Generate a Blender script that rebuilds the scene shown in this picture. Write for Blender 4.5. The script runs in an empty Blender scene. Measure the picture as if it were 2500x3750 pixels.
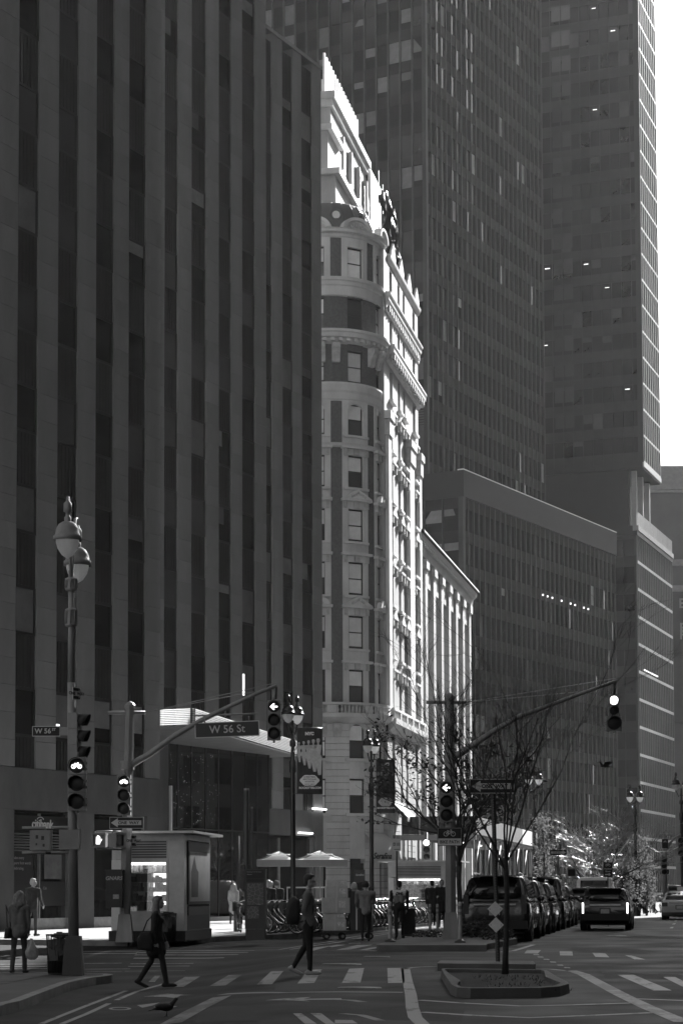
import bpy, bmesh, math, random
import numpy as np
from mathutils import Vector, Matrix
R = math.radians
SC = bpy.context.scene
COL = SC.collection
rnd = random.Random(56)

# ------------------------------------------------------------------ camera
F_PX, PITCH, ROLL, CAM_H = 7292.0, R(3.4), 0.0035, 1.5
HORIZ = 3264.0
Y_OPT = HORIZ - F_PX * math.tan(PITCH)          # pixel row of the optical axis
_r = Vector((1, 0, 0)); _f = Vector((0, math.cos(PITCH), math.sin(PITCH))); _u = Vector((0, -math.sin(PITCH), math.cos(PITCH)))
CR = _r * math.cos(ROLL) - _u * math.sin(ROLL)
CU = _r * math.sin(ROLL) + _u * math.cos(ROLL)
cam_d = bpy.data.cameras.new('camera'); cam = bpy.data.objects.new('camera', cam_d); COL.objects.link(cam)
cam.matrix_world = Matrix(((CR.x, CU.x, -_f.x, 0), (CR.y, CU.y, -_f.y, 0), (CR.z, CU.z, -_f.z, CAM_H), (0, 0, 0, 1)))
cam_d.sensor_fit = 'VERTICAL'; cam_d.sensor_height = 36.0; cam_d.lens = 36.0 * F_PX / 3750.0
cam_d.shift_y = (Y_OPT - 1875.0) / 3750.0
cam_d.clip_start = 0.5; cam_d.clip_end = 6000
SC.camera = cam

# ------------------------------------------------------------------ light
SUN_AZ, SUN_EL = R(24.5), R(30.0)               # azimuth to the right of the view axis (+Y)
world = bpy.data.worlds.new('World'); SC.world = world; world.use_nodes = True
wn = world.node_tree; wn.nodes.clear()
sky = wn.nodes.new('ShaderNodeTexSky'); sky.sky_type = 'NISHITA'; sky.sun_disc = False
sky.sun_elevation = SUN_EL; sky.sun_rotation = SUN_AZ; sky.altitude = 20; sky.air_density = 1.2; sky.dust_density = 3.0; sky.ozone_density = 1.0
bw = wn.nodes.new('ShaderNodeRGBToBW'); bg = wn.nodes.new('ShaderNodeBackground'); wo = wn.nodes.new('ShaderNodeOutputWorld')
bg.inputs['Strength'].default_value = 0.05
wn.links.new(sky.outputs[0], bw.inputs[0]); wn.links.new(bw.outputs[0], bg.inputs['Color']); wn.links.new(bg.outputs[0], wo.inputs['Surface'])
sun_d = bpy.data.lights.new('sun', 'SUN'); sun_d.energy = 4.4; sun_d.angle = R(0.53); sun_d.color = (1, 1, 1)
sun = bpy.data.objects.new('sun', sun_d); COL.objects.link(sun)
SDIR = Vector((math.sin(SUN_AZ) * math.cos(SUN_EL), math.cos(SUN_AZ) * math.cos(SUN_EL), math.sin(SUN_EL)))
sun.rotation_euler = SDIR.to_track_quat('Z', 'Y').to_euler(); sun.location = (60, 60, 150)
SC.view_settings.view_transform = 'Standard'; SC.view_settings.look = 'None'; SC.view_settings.gamma = 1.0
SC.view_settings.exposure = 1.9
SC.render.engine = 'CYCLES'
SC.cycles.use_denoising = True
SC.cycles.max_bounces = 6; SC.cycles.diffuse_bounces = 3; SC.cycles.glossy_bounces = 3; SC.cycles.transparent_max_bounces = 8
SC.cycles.volume_bounces = 0
SC.cycles.sample_clamp_indirect = 6.0

# ------------------------------------------------------------------ pixel -> direction helpers
def ray(x, y):
    return (CR * ((x - 1250.0) / F_PX) + CU * ((Y_OPT - y) / F_PX) + _f)
def _ss(a, b, v): t = min(1.0, max(0.0, (v - a) / (b - a))); return t * t * (3 - 2 * t)
def gz(x, y): return -0.24 * _ss(0.6, 3.4, -x) * _ss(8.0, 0.0, y - 44.0)      # the road falls off towards the left gutter
def G(x, y, z=0.0):                              # ground point (raised by z) seen at a pixel
    r = ray(x, y); h = 0.0
    for _ in range(12):
        t = (z + h - CAM_H) / r.z; h = h * .4 + .6 * gz(r.x * t, r.y * t)
    t = (z + h - CAM_H) / r.z
    return Vector((r.x * t, r.y * t, z + h))
def P(x, y, d):                                  # point seen at a pixel, d metres down the street
    r = ray(x, y); t = d / r.y
    return Vector((r.x * t, d, CAM_H + r.z * t))
def ZP(y, d, x=1250):
    return P(x, y, d).z

# ------------------------------------------------------------------ materials (a black-and-white photograph: greys)
MATS = {}
def M(name, v, rough=0.8, var=0.18, scale=1.5, bump=0.0, bscale=30.0, metal=0.0, spec=0.4, rv=0.0, coat=0.0, streak=0.0, emit=0.0):
    if name in MATS: return MATS[name]
    m = bpy.data.materials.new(name); m.use_nodes = True; nt = m.node_tree; N = nt.nodes; L = nt.links
    b = N['Principled BSDF']
    b.inputs['Roughness'].default_value = rough; b.inputs['Metallic'].default_value = metal
    b.inputs['Specular IOR Level'].default_value = spec
    if coat: b.inputs['Coat Weight'].default_value = coat; b.inputs['Coat Roughness'].default_value = 0.05
    tc = N.new('ShaderNodeTexCoord')
    val = None
    if var > 0:
        n1 = N.new('ShaderNodeTexNoise'); n1.inputs['Scale'].default_value = scale; n1.inputs['Detail'].default_value = 6; n1.inputs['Roughness'].default_value = 0.65
        if streak:
            mp = N.new('ShaderNodeMapping'); mp.inputs['Scale'].default_value = (1, 1, 1.0 / streak); L.new(tc.outputs['Object'], mp.inputs['Vector']); L.new(mp.outputs[0], n1.inputs['Vector'])
        else: L.new(tc.outputs['Object'], n1.inputs['Vector'])
        mr = N.new('ShaderNodeMapRange'); mr.inputs['From Min'].default_value = 0.3; mr.inputs['From Max'].default_value = 0.7
        mr.inputs['To Min'].default_value = v * (1 - var); mr.inputs['To Max'].default_value = v * (1 + var)
        L.new(n1.outputs['Fac'], mr.inputs['Value']); val = mr.outputs[0]
    if rv > 0:
        oi = N.new('ShaderNodeObjectInfo'); ge = N.new('ShaderNodeNewGeometry'); ad = N.new('ShaderNodeMath'); ad.operation = 'ADD'
        L.new(oi.outputs['Random'], ad.inputs[0]); L.new(ge.outputs['Random Per Island'], ad.inputs[1])
        fr = N.new('ShaderNodeMath'); fr.operation = 'FRACT'; L.new(ad.outputs[0], fr.inputs[0])
        m2 = N.new('ShaderNodeMapRange'); m2.inputs['To Min'].default_value = 1 - rv; m2.inputs['To Max'].default_value = 1 + rv; L.new(fr.outputs[0], m2.inputs['Value'])
        mu = N.new('ShaderNodeMath'); mu.operation = 'MULTIPLY'; L.new(m2.outputs[0], mu.inputs[0])
        if val: L.new(val, mu.inputs[1])
        else: mu.inputs[1].default_value = v
        val = mu.outputs[0]
    if val is not None:
        cc = N.new('ShaderNodeCombineColor'); [L.new(val, cc.inputs[i]) for i in range(3)]; L.new(cc.outputs[0], b.inputs['Base Color'])
    else: b.inputs['Base Color'].default_value = (v, v, v, 1)
    if bump > 0:
        n2 = N.new('ShaderNodeTexNoise'); n2.inputs['Scale'].default_value = bscale; n2.inputs['Detail'].default_value = 4; L.new(tc.outputs['Object'], n2.inputs['Vector'])
        bp = N.new('ShaderNodeBump'); bp.inputs['Strength'].default_value = min(1.0, bump); bp.inputs['Distance'].default_value = 0.02; L.new(n2.outputs['Fac'], bp.inputs['Height']); L.new(bp.outputs[0], b.inputs['Normal'])
    if emit:
        b.inputs['Emission Color'].default_value = (1, 1, 1, 1); b.inputs['Emission Strength'].default_value = emit
    MATS[name] = m; return m
def glassM(name, v, rough=0.04, wav=0.25, wsc=0.5, spec=0.6):
    return M(name, v, rough=rough, var=0.25, scale=0.35, bump=wav, bscale=wsc, spec=spec, rv=0.35)
def clearM(name, tint=0.75, refl=0.25):
    if name in MATS: return MATS[name]
    m = bpy.data.materials.new(name); m.use_nodes = True; nt = m.node_tree; N = nt.nodes; L = nt.links; N.clear()
    o = N.new('ShaderNodeOutputMaterial'); t = N.new('ShaderNodeBsdfTransparent'); t.inputs[0].default_value = (tint, tint, tint, 1)
    g = N.new('ShaderNodeBsdfGlossy'); g.inputs['Roughness'].default_value = 0.03; mx = N.new('ShaderNodeMixShader')
    fr = N.new('ShaderNodeFresnel'); fr.inputs[0].default_value = 1.5; ad = N.new('ShaderNodeMath'); ad.operation = 'ADD'; ad.inputs[1].default_value = refl * 0.3
    L.new(fr.outputs[0], ad.inputs[0]); L.new(ad.outputs[0], mx.inputs[0]); L.new(t.outputs[0], mx.inputs[1]); L.new(g.outputs[0], mx.inputs[2]); L.new(mx.outputs[0], o.inputs[0])
    MATS[name] = m; return m
def translucentM(name, v, tr=0.5):
    if name in MATS: return MATS[name]
    m = bpy.data.materials.new(name); m.use_nodes = True; nt = m.node_tree; N = nt.nodes; L = nt.links; N.clear()
    o = N.new('ShaderNodeOutputMaterial'); d = N.new('ShaderNodeBsdfDiffuse'); t = N.new('ShaderNodeBsdfTranslucent'); mx = N.new('ShaderNodeMixShader')
    d.inputs[0].default_value = (v, v, v, 1); t.inputs[0].default_value = (v, v, v, 1); mx.inputs[0].default_value = tr
    L.new(d.outputs[0], mx.inputs[1]); L.new(t.outputs[0], mx.inputs[2]); L.new(mx.outputs[0], o.inputs[0])
    MATS[name] = m; return m
def emitM(name, s, v=1.0):
    if name in MATS: return MATS[name]
    m = bpy.data.materials.new(name); m.use_nodes = True; nt = m.node_tree; N = nt.nodes; L = nt.links; N.clear()
    o = N.new('ShaderNodeOutputMaterial'); e = N.new('ShaderNodeEmission'); e.inputs[0].default_value = (v, v, v, 1); e.inputs[1].default_value = s
    L.new(e.outputs[0], o.inputs[0]); MATS[name] = m; return m

# ------------------------------------------------------------------ mesh builder
class MB:
    def __init__(s): s.v = []; s.f = []; s.m = []; s.sm = []; s.mi = 0
    def add(s, vs, fs, smooth=False):
        o = len(s.v); s.v += [tuple(p) for p in vs]
        for f in fs: s.f.append([i + o for i in f]); s.m.append(s.mi); s.sm.append(smooth)
        return s
    def mat(s, i): s.mi = i; return s
    def box(s, x0, x1, y0, y1, z0, z1):
        return s.add([(x0, y0, z0), (x1, y0, z0), (x1, y1, z0), (x0, y1, z0), (x0, y0, z1), (x1, y0, z1), (x1, y1, z1), (x0, y1, z1)],
                     [(3, 2, 1, 0), (4, 5, 6, 7), (0, 1, 5, 4), (1, 2, 6, 5), (2, 3, 7, 6), (3, 0, 4, 7)])
    def cbox(s, c, d):
        return s.box(c[0] - d[0] / 2, c[0] + d[0] / 2, c[1] - d[1] / 2, c[1] + d[1] / 2, c[2] - d[2] / 2, c[2] + d[2] / 2)
    def quad(s, a, b, c, d): return s.add([a, b, c, d], [(0, 1, 2, 3)])
    def prism(s, pts, z0, z1, top=None):
        n = len(pts); top = top or pts
        return s.add([(p[0], p[1], z0) for p in pts] + [(p[0], p[1], z1) for p in top],
                     [tuple(range(n - 1, -1, -1)), tuple(range(n, 2 * n))] + [(i, (i + 1) % n, n + (i + 1) % n, n + i) for i in range(n)])
    def extr(s, pts3, off):                        # planar polygon of 3-D points extruded by a vector
        n = len(pts3); off = Vector(off); a = [Vector(p) for p in pts3]; b = [p + off for p in a]
        return s.add(a + b, [tuple(range(n - 1, -1, -1)), tuple(range(n, 2 * n))] + [(i, (i + 1) % n, n + (i + 1) % n, n + i) for i in range(n)])
    def tube(s, path, rad, n=8, cap=True, smooth=True, ry=None):
        path = [Vector(p) for p in path]; k = len(path)
        if not hasattr(rad, '__len__'): rad = [rad] * k
        vs = []; prev = None
        for i, p in enumerate(path):
            t = (path[min(i + 1, k - 1)] - path[max(i - 1, 0)]); t = t.normalized() if t.length > 1e-9 else Vector((0, 0, 1))
            if prev is None:
                a = Vector((0, 0, 1)) if abs(t.z) < 0.9 else Vector((1, 0, 0)); u = (a - t * a.dot(t)).normalized()
            else: u = (prev - t * prev.dot(t)); u = u.normalized() if u.length > 1e-9 else prev
            prev = u; w = t.cross(u)
            for j in range(n):
                an = 2 * math.pi * j / n; vs.append(p + u * math.cos(an) * rad[i] + w * math.sin(an) * rad[i] * (ry if ry else 1))
        fs = [(i * n + j, i * n + (j + 1) % n, (i + 1) * n + (j + 1) % n, (i + 1) * n + j) for i in range(k - 1) for j in range(n)]
        s.add(vs, fs, smooth)
        if cap:
            o = len(s.v) - k * n
            s.f.append([o + j for j in range(n - 1, -1, -1)]); s.m.append(s.mi); s.sm.append(False)
            s.f.append([o + (k - 1) * n + j for j in range(n)]); s.m.append(s.mi); s.sm.append(False)
        return s
    def lathe(s, prof, n=24, c=(0, 0, 0), a0=0.0, a1=2 * math.pi, smooth=True, axis='z'):
        full = abs(a1 - a0 - 2 * math.pi) < 1e-6; k = n if full else n + 1; vs = []
        for r, z in prof:
            for j in range(k):
                an = a0 + (a1 - a0) * j / n; q = (r * math.cos(an), r * math.sin(an), z)
                if axis == 'y': q = (q[0], q[2], q[1])
                elif axis == 'x': q = (q[2], q[0], q[1])
                vs.append((c[0] + q[0], c[1] + q[1], c[2] + q[2]))
        fs = []
        for i in range(len(prof) - 1):
            for j in range(n):
                j2 = (j + 1) % k; fs.append((i * k + j, i * k + j2, (i + 1) * k + j2, (i + 1) * k + j))
        return s.add(vs, fs, smooth)
    def cyl(s, c, r, z0, z1, n=16, axis='z', r2=None, smooth=True):
        r2 = r if r2 is None else r2
        s.lathe([(r, z0), (r2, z1)], n, c, axis=axis, smooth=smooth)
        s.lathe([(0, z0), (r, z0)], n, c, axis=axis, smooth=False); return s.lathe([(r2, z1), (0, z1)], n, c, axis=axis, smooth=False)
    def ball(s, c, r, n=12, k=8, sx=1, sy=1, sz=1):
        vs = []; fs = []
        for i in range(k + 1):
            t = math.pi * i / k
            for j in range(n):
                a = 2 * math.pi * j / n; vs.append((c[0] + r * sx * math.sin(t) * math.cos(a), c[1] + r * sy * math.sin(t) * math.sin(a), c[2] + r * sz * math.cos(t)))
        for i in range(k):
            for j in range(n): fs.append((i * n + j, (i + 1) * n + j, (i + 1) * n + (j + 1) % n, i * n + (j + 1) % n))
        return s.add(vs, fs, True)
    def torus(s, c, R_, r, n=32, k=8, axis='y'):
        vs = []; fs = []
        for i in range(n):
            a = 2 * math.pi * i / n
            for j in range(k):
                b = 2 * math.pi * j / k; rr = R_ + r * math.cos(b); q = (rr * math.cos(a), r * math.sin(b), rr * math.sin(a))
                if axis == 'z': q = (q[0], q[2], q[1])
                elif axis == 'x': q = (q[1], q[0], q[2])
                vs.append((c[0] + q[0], c[1] + q[1], c[2] + q[2]))
        for i in range(n):
            for j in range(k): fs.append((i * k + j, ((i + 1) % n) * k + j, ((i + 1) % n) * k + (j + 1) % k, i * k + (j + 1) % k))
        return s.add(vs, fs, True)
    def xf(s, mat, start=0):
        for i in range(start, len(s.v)): s.v[i] = tuple(mat @ Vector(s.v[i]))
        return s
    def mesh(s, name, mats):
        me = bpy.data.meshes.new(name); me.from_pydata(s.v, [], s.f)
        mats = mats if isinstance(mats, (list, tuple)) else [mats]
        for m in mats: me.materials.append(m)
        if len(mats) > 1: me.polygons.foreach_set('material_index', s.m)
        me.polygons.foreach_set('use_smooth', s.sm); me.update(); return me
    def build(s, name, mats, parent=None, loc=None, rz=0.0):
        return obj(name, s.mesh(name, mats), parent, loc, rz)
def obj(name, me, parent=None, loc=None, rz=0.0):
    o = bpy.data.objects.new(name, me); COL.objects.link(o)
    if parent is not None: o.parent = parent
    if loc is not None: o.location = loc
    if rz: o.rotation_euler = (0, 0, rz)
    return o
def empty(name, loc=(0, 0, 0), rz=0.0):
    o = bpy.data.objects.new(name, None); COL.objects.link(o); o.location = loc; o.rotation_euler = (0, 0, rz); o.empty_display_size = 0.3; return o
def tag(o, label=None, cat=None, group=None, kind=None):
    if label: o['label'] = label
    if cat: o['category'] = cat
    if group: o['group'] = group
    if kind: o['kind'] = kind
    return o
KIDS = {}
def copy_tree(o, parent=None):
    c = o.copy(); COL.objects.link(c)
    if parent is not None: c.parent = parent
    for ch in o.children: copy_tree(ch, c)
    return c
def heading(a):                                   # local +x runs down the street at angle a (radians, right of +Y), +y to its left
    return math.pi / 2 - a
# lettering: real mesh text in the local XZ plane, facing -Y
WORK = bpy.data.scenes.new('work')                # an empty scene used only to evaluate text and body meshes quickly
def baked(ob):
    WORK.collection.objects.link(ob); vl = WORK.view_layers[0]; vl.update(); dg = vl.depsgraph
    me = bpy.data.meshes.new_from_object(ob.evaluated_get(dg)); bpy.data.objects.remove(ob); return me
def text_mesh(s, size, depth=0.004, bold=0.0, align='CENTER', sx=1.0, shear=0.0):
    cu = bpy.data.curves.new('lettering', 'FONT'); cu.body = s; cu.size = size; cu.extrude = depth; cu.offset = bold; cu.align_x = align; cu.align_y = 'CENTER'; cu.shear = shear; cu.resolution_u = 3
    ob = bpy.data.objects.new('lettering', cu); me = baked(ob); bpy.data.curves.remove(cu)
    me.transform(Matrix.Rotation(R(90), 4, 'X') @ Matrix.Diagonal((sx, 1, 1, 1))); return me
def text(s, size, mat, parent, loc, depth=0.004, bold=0.0, align='CENTER', sx=1.0, shear=0.0, rz=0.0, name='lettering'):
    me = text_mesh(s, size, depth, bold, align, sx, shear); me.materials.clear(); me.materials.append(mat)
    return obj(name, me, parent, loc, rz)
# ------------------------------------------------------------------ ground, road, pavements
A_BW, A_AV = R(11.2), R(28.0)                     # Broadway's run and the avenue grid's run, right of the view axis
def asphalt():
    m = bpy.data.materials.new('asphalt'); m.use_nodes = True; nt = m.node_tree; N = nt.nodes; L = nt.links; b = N['Principled BSDF']
    tc = N.new('ShaderNodeTexCoord')
    def noise(sc, det, lo, hi, a, c):
        n = N.new('ShaderNodeTexNoise'); n.inputs['Scale'].default_value = sc; n.inputs['Detail'].default_value = det; L.new(tc.outputs['Object'], n.inputs['Vector'])
        r = N.new('ShaderNodeMapRange'); r.inputs['From Min'].default_value = lo; r.inputs['From Max'].default_value = hi; r.inputs['To Min'].default_value = a; r.inputs['To Max'].default_value = c
        L.new(n.outputs['Fac'], r.inputs['Value']); return r.outputs[0], n
    a, _ = noise(0.35, 5, 0.3, 0.7, 0.011, 0.023); c, nf = noise(55, 3, 0.3, 0.7, 0.72, 1.3)
    vo = N.new('ShaderNodeTexVoronoi'); vo.feature = 'DISTANCE_TO_EDGE'; vo.inputs['Scale'].default_value = 0.22; vo.inputs['Randomness'].default_value = 1.0
    wn_ = N.new('ShaderNodeTexNoise'); wn_.inputs['Scale'].default_value = 1.2; wn_.inputs['Detail'].default_value = 5; L.new(tc.outputs['Object'], wn_.inputs['Vector'])
    mv = N.new('ShaderNodeMixRGB'); mv.inputs[0].default_value = 0.12; L.new(tc.outputs['Object'], mv.inputs[1]); L.new(wn_.outputs['Color'], mv.inputs[2]); L.new(mv.outputs[0], vo.inputs['Vector'])
    ck = N.new('ShaderNodeMapRange'); ck.inputs['From Max'].default_value = 0.012; ck.inputs['To Min'].default_value = 0.45; L.new(vo.outputs['Distance'], ck.inputs['Value'])
    m1 = N.new('ShaderNodeMath'); m1.operation = 'MULTIPLY'; L.new(a, m1.inputs[0]); L.new(c, m1.inputs[1])
    m2 = N.new('ShaderNodeMath'); m2.operation = 'MULTIPLY'; L.new(m1.outputs[0], m2.inputs[0]); L.new(ck.outputs[0], m2.inputs[1])
    cc = N.new('ShaderNodeCombineColor'); [L.new(m2.outputs[0], cc.inputs[i]) for i in range(3)]; L.new(cc.outputs[0], b.inputs['Base Color'])
    rr, _ = noise(0.5, 4, 0.3, 0.7, 0.55, 0.8); L.new(rr, b.inputs['Roughness']); b.inputs['Specular IOR Level'].default_value = 0.12
    bp = N.new('ShaderNodeBump'); bp.inputs['Strength'].default_value = 0.5; bp.inputs['Distance'].default_value = 0.01; L.new(nf.outputs['Fac'], bp.inputs['Height']); L.new(bp.outputs[0], b.inputs['Normal'])
    return m
def paint_mat(name, v, thr):
    m = bpy.data.materials.new(name); m.use_nodes = True; nt = m.node_tree; N = nt.nodes; L = nt.links; b = N['Principled BSDF']
    tc = N.new('ShaderNodeTexCoord'); n = N.new('ShaderNodeTexNoise'); n.inputs['Scale'].default_value = 2.2; n.inputs['Detail'].default_value = 9; n.inputs['Roughness'].default_value = 0.72
    mp = N.new('ShaderNodeMapping'); mp.inputs['Scale'].default_value = (1.0, 0.35, 1); mp.inputs['Rotation'].default_value = (0, 0, 0.1); L.new(tc.outputs['Object'], mp.inputs[0]); L.new(mp.outputs[0], n.inputs['Vector'])
    r = N.new('ShaderNodeMapRange'); r.inputs['From Min'].default_value = thr; r.inputs['From Max'].default_value = thr + 0.06; r.inputs['To Min'].default_value = 0.05; r.inputs['To Max'].default_value = v; L.new(n.outputs['Fac'], r.inputs['Value'])
    cc = N.new('ShaderNodeCombineColor'); [L.new(r.outputs[0], cc.inputs[i]) for i in range(3)]; L.new(cc.outputs[0], b.inputs['Base Color']); b.inputs['Roughness'].default_value = 0.6
    return m
m_asph = asphalt(); m_paint = paint_mat('road_paint', 0.20, 0.40); m_paint2 = paint_mat('faded_road_paint', 0.14, 0.46)
m_conc = M('pavement_concrete', 0.26, 0.85, 0.22, 0.8, 0.3, 60, rv=0.10); m_kerb = M('kerb_granite', 0.15, 0.75, 0.3, 3.0, 0.3, 60, rv=0.12)
gxs = [-700, -60] + [-16 + .4 * i for i in range(43)] + [4, 12, 40, 900]; gys = [-160, 5] + [10 + .8 * i for i in range(58)] + [60, 120, 400, 1500]
road = MB().add([(x, y, gz(x, y)) for x in gxs for y in gys], [(i * len(gys) + j, (i + 1) * len(gys) + j, (i + 1) * len(gys) + j + 1, i * len(gys) + j + 1) for i in range(len(gxs) - 1) for j in range(len(gys) - 1)], True).build('road', m_asph)
tag(road, 'dark worn asphalt of the avenue and the side street', kind='structure')

def drape(me):                                    # follow the fall of the road
    if min(v.co.x for v in me.vertices) > -.5 or min(v.co.y for v in me.vertices) > 53: return
    bm = bmesh.new(); bm.from_mesh(me); bmesh.ops.triangulate(bm, faces=bm.faces)
    for _ in range(3):
        lg = [e for e in bm.edges if e.calc_length() > .35]
        if lg: bmesh.ops.subdivide_edges(bm, edges=lg, cuts=1, use_grid_fill=False); bmesh.ops.triangulate(bm, faces=bm.faces)
    for v in bm.verts: v.co.z = gz(v.co.x, v.co.y) + .006
    bm.to_mesh(me); bm.free()
def marking(pts, org=(0, 0), sc=1.0, mat=None, z=0.004):
    me = MB().add([G(org[0] + p[0] / sc, org[1] + p[1] / sc, z) for p in pts], [tuple(range(len(pts)))]).mesh('road_marking', mat or m_paint)
    if me.polygons[0].normal.z < 0: me.flip_normals()
    drape(me); return obj('road_marking', me, road)
def stroke(pts, th, org=(0, 0), sc=1.0, mat=None):  # a painted line through pixels, th metres wide
    g = [G(org[0] + p[0] / sc, org[1] + p[1] / sc, 0.004) for p in pts]; L_, R_ = [], []
    for i, p in enumerate(g):
        t = g[min(i + 1, len(g) - 1)] - g[max(0, i - 1)]; n = Vector((-t.y, t.x, 0)).normalized() * th / 2; L_.append(p + n); R_.append(p - n)
    b = MB(); n = len(g); b.add(L_ + R_, [(i, n + i, n + i + 1, i + 1) for i in range(n - 1)]); o = b.build('road_marking', mat or m_paint, road); drape(o.data); return o
O7, O8, S7 = (0, 3450), (1250, 3450), 1.2544
for p in ([(683, 183), (712, 155), (737, 155), (712, 183)], [(765, 208), (850, 160), (920, 158), (845, 205)], [(963, 202), (1050, 152), (1112, 150), (1035, 200)],
          [(1180, 195), (1245, 135), (1302, 133), (1250, 194)], [(1366, 191), (1415, 128), (1478, 126), (1443, 188)]):
    marking(p, O7, S7, m_paint2 if p[0][0] < 1000 else m_paint)
for p in ([(2, 187), (35, 122), (104, 119), (87, 186)], [(213, 188), (210, 119), (285, 118), (290, 187)],
          [(1265, 150), (1340, 150), (1515, 222), (1430, 222)], [(1475, 160), (1530, 160), (1640, 215), (1600, 222)],
          [(850, 36), (915, 37), (900, 53), (838, 52)], [(1000, 42), (1058, 43), (1062, 62), (1002, 61)], [(1150, 49), (1210, 51), (1228, 70), (1165, 68)], [(1300, 60), (1330, 62), (1395, 80), (1345, 79)]):
    marking(p, O8, S7)
for q in ([(293, 120), (303, 180), (318, 240), (325, 300), (338, 345), (372, 378), (430, 400)],):
    stroke(q, 0.17, O8, S7)
stroke([(285, 124), (330, 116), (380, 113), (440, 112)], 0.12, O8, S7)
stroke([(355, 266), (560, 280), (820, 293), (1000, 290), (1345, 279)], 0.16, O8, S7)
stroke([(367, 321), (600, 336), (860, 347), (1100, 338), (1430, 324)], 0.16, O8, S7)
stroke([(1050, 130), (1110, 148), (1190, 192), (1290, 245), (1400, 297), (1568, 366)], 0.22, O8, S7, m_paint2)
stroke([(1345, 260), (1568, 268), (1700, 275)], 0.15, O8, S7)
stroke([(890, 122), (960, 124), (1050, 133)], 0.12, O8, S7)
for a in ((878, 55), (898, 66), (925, 77), (955, 89), (988, 103), (1020, 115)):
    marking([a, (a[0] + 26, a[1] + 1), (a[0] + 30, a[1] + 5), (a[0] + 4, a[1] + 4)], O8, S7)
stroke([(85, 36), (160, 40), (400, 44), (690, 45), (790, 40), (880, 12)], 0.14, O8, S7)
stroke([(1020, 240), (1300, 233), (1568, 229), (1850, 231)], 0.2, O7, S7)
for q in ([(190, 376), (400, 292), (580, 224)], [(285, 376), (400, 330), (502, 282)], [(535, 267), (635, 225)], [(640, 224), (760, 190)]): stroke(q, 0.09, O7, S7)
marking([(660, 250), (770, 237), (890, 243), (830, 246), (808, 258), (760, 252)], O7, S7)
marking([(630, 290), (735, 278), (700, 292), (655, 302)], O7, S7); marking([(705, 299), (760, 292), (815, 295), (800, 300), (745, 303)], O7, S7)
ring = MB(); c0 = [(552 + 52 * math.cos(t * math.pi / 12), 306 + 7 * math.sin(t * math.pi / 12)) for t in range(24)]; c1 = [(552 + 36 * math.cos(t * math.pi / 12), 306 + 4 * math.sin(t * math.pi / 12)) for t in range(24)]
ring.add([G(x / S7, 3450 + y / S7, 0.004) for x, y in c0 + c1], [(i, 24 + i, 24 + (i + 1) % 24, (i + 1) % 24) for i in range(24)]); drape(ring.build('road_marking', m_paint, road).data)
marking([(1215, 268), (1430, 253), (1395, 261), (1568, 258), (1568, 265), (1395, 266), (1425, 273)], O7, S7)
for p in ([(1345, 328), (1385, 328), (1455, 376), (1400, 376)], [(1425, 326), (1475, 326), (1540, 376), (1495, 376)]): marking(p, O7, S7)
marking([(-30, 357), (50, 358), (75, 374), (-30, 374)], O8, S7); stroke([(-20, 264), (40, 266), (100, 275)], 0.15, O8, S7, m_paint2); stroke([(0, 328), (90, 335), (180, 360)], 0.12, O8, S7, m_paint2)
stroke([(780, 376), (900, 310), (1020, 250)], 0.3, O7, S7, m_paint2)
for x0, x1, y in ((640, 1170, 38), (625, 1140, 47), (620, 1095, 57), (615, 1030, 72), (600, 890, 98), (590, 872, 110), (575, 850, 132), (360, 640, 42), (360, 630, 52), (365, 560, 97), (365, 600, 123), (400, 560, 135), (-60, 215, 101), (-60, 218, 112), (-60, 218, 122)):
    stroke([(x0, y + 2), (x1, y)], 0.22, O7, S7, m_paint2 if x0 < 700 and y > 90 else m_paint)
O6, S6 = (900, 3100), 3.92
stroke([(-700, 1500), (0, 1492), (480, 1480), (700, 1445), (1000, 1395), (1568, 1322)], 0.1, O6, S6); stroke([(640, 1478), (1000, 1420), (1568, 1345)], 0.1, O6, S6)
OB = (1200, 3050)
stroke([(0, 1560), (400, 1485), (870, 1430), (1400, 1330)], 0.1, OB, S6); stroke([(0, 1592), (400, 1520), (870, 1448), (1400, 1350)], 0.1, OB, S6)
for p in ([(0, 1630), (130, 1605), (265, 1606), (60, 1640)], [(120, 1680), (420, 1610), (650, 1605), (330, 1672)], [(460, 1680), (600, 1650), (700, 1638), (690, 1658), (560, 1680)], [(300, 1583), (470, 1580), (470, 1586), (300, 1588)], [(-380, 1690), (-150, 1640), (60, 1620), (-200, 1690)]): marking(p, OB, S6)
stroke([(300, 1110), (430, 1070), (560, 1030), (680, 985)], 0.12, (1600, 3100), 3.136)   # lane line beside the parked cars
lane = G(1959, 3455); 
for k in range(6):
    a = lane + Vector((math.sin(R(10)), math.cos(R(10)), 0)) * (22 + 9 * k) + Vector((3.6, 0, 0)); t = Vector((math.sin(R(10.5)), math.cos(R(10.5)), 0)); n = Vector((0.06, 0, 0))
    MB().add([a - n, a + n, a + t * 3 + n, a + t * 3 - n], [(0, 1, 2, 3)]).build('road_marking', m_paint2, road).location.z = 0.004

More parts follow.
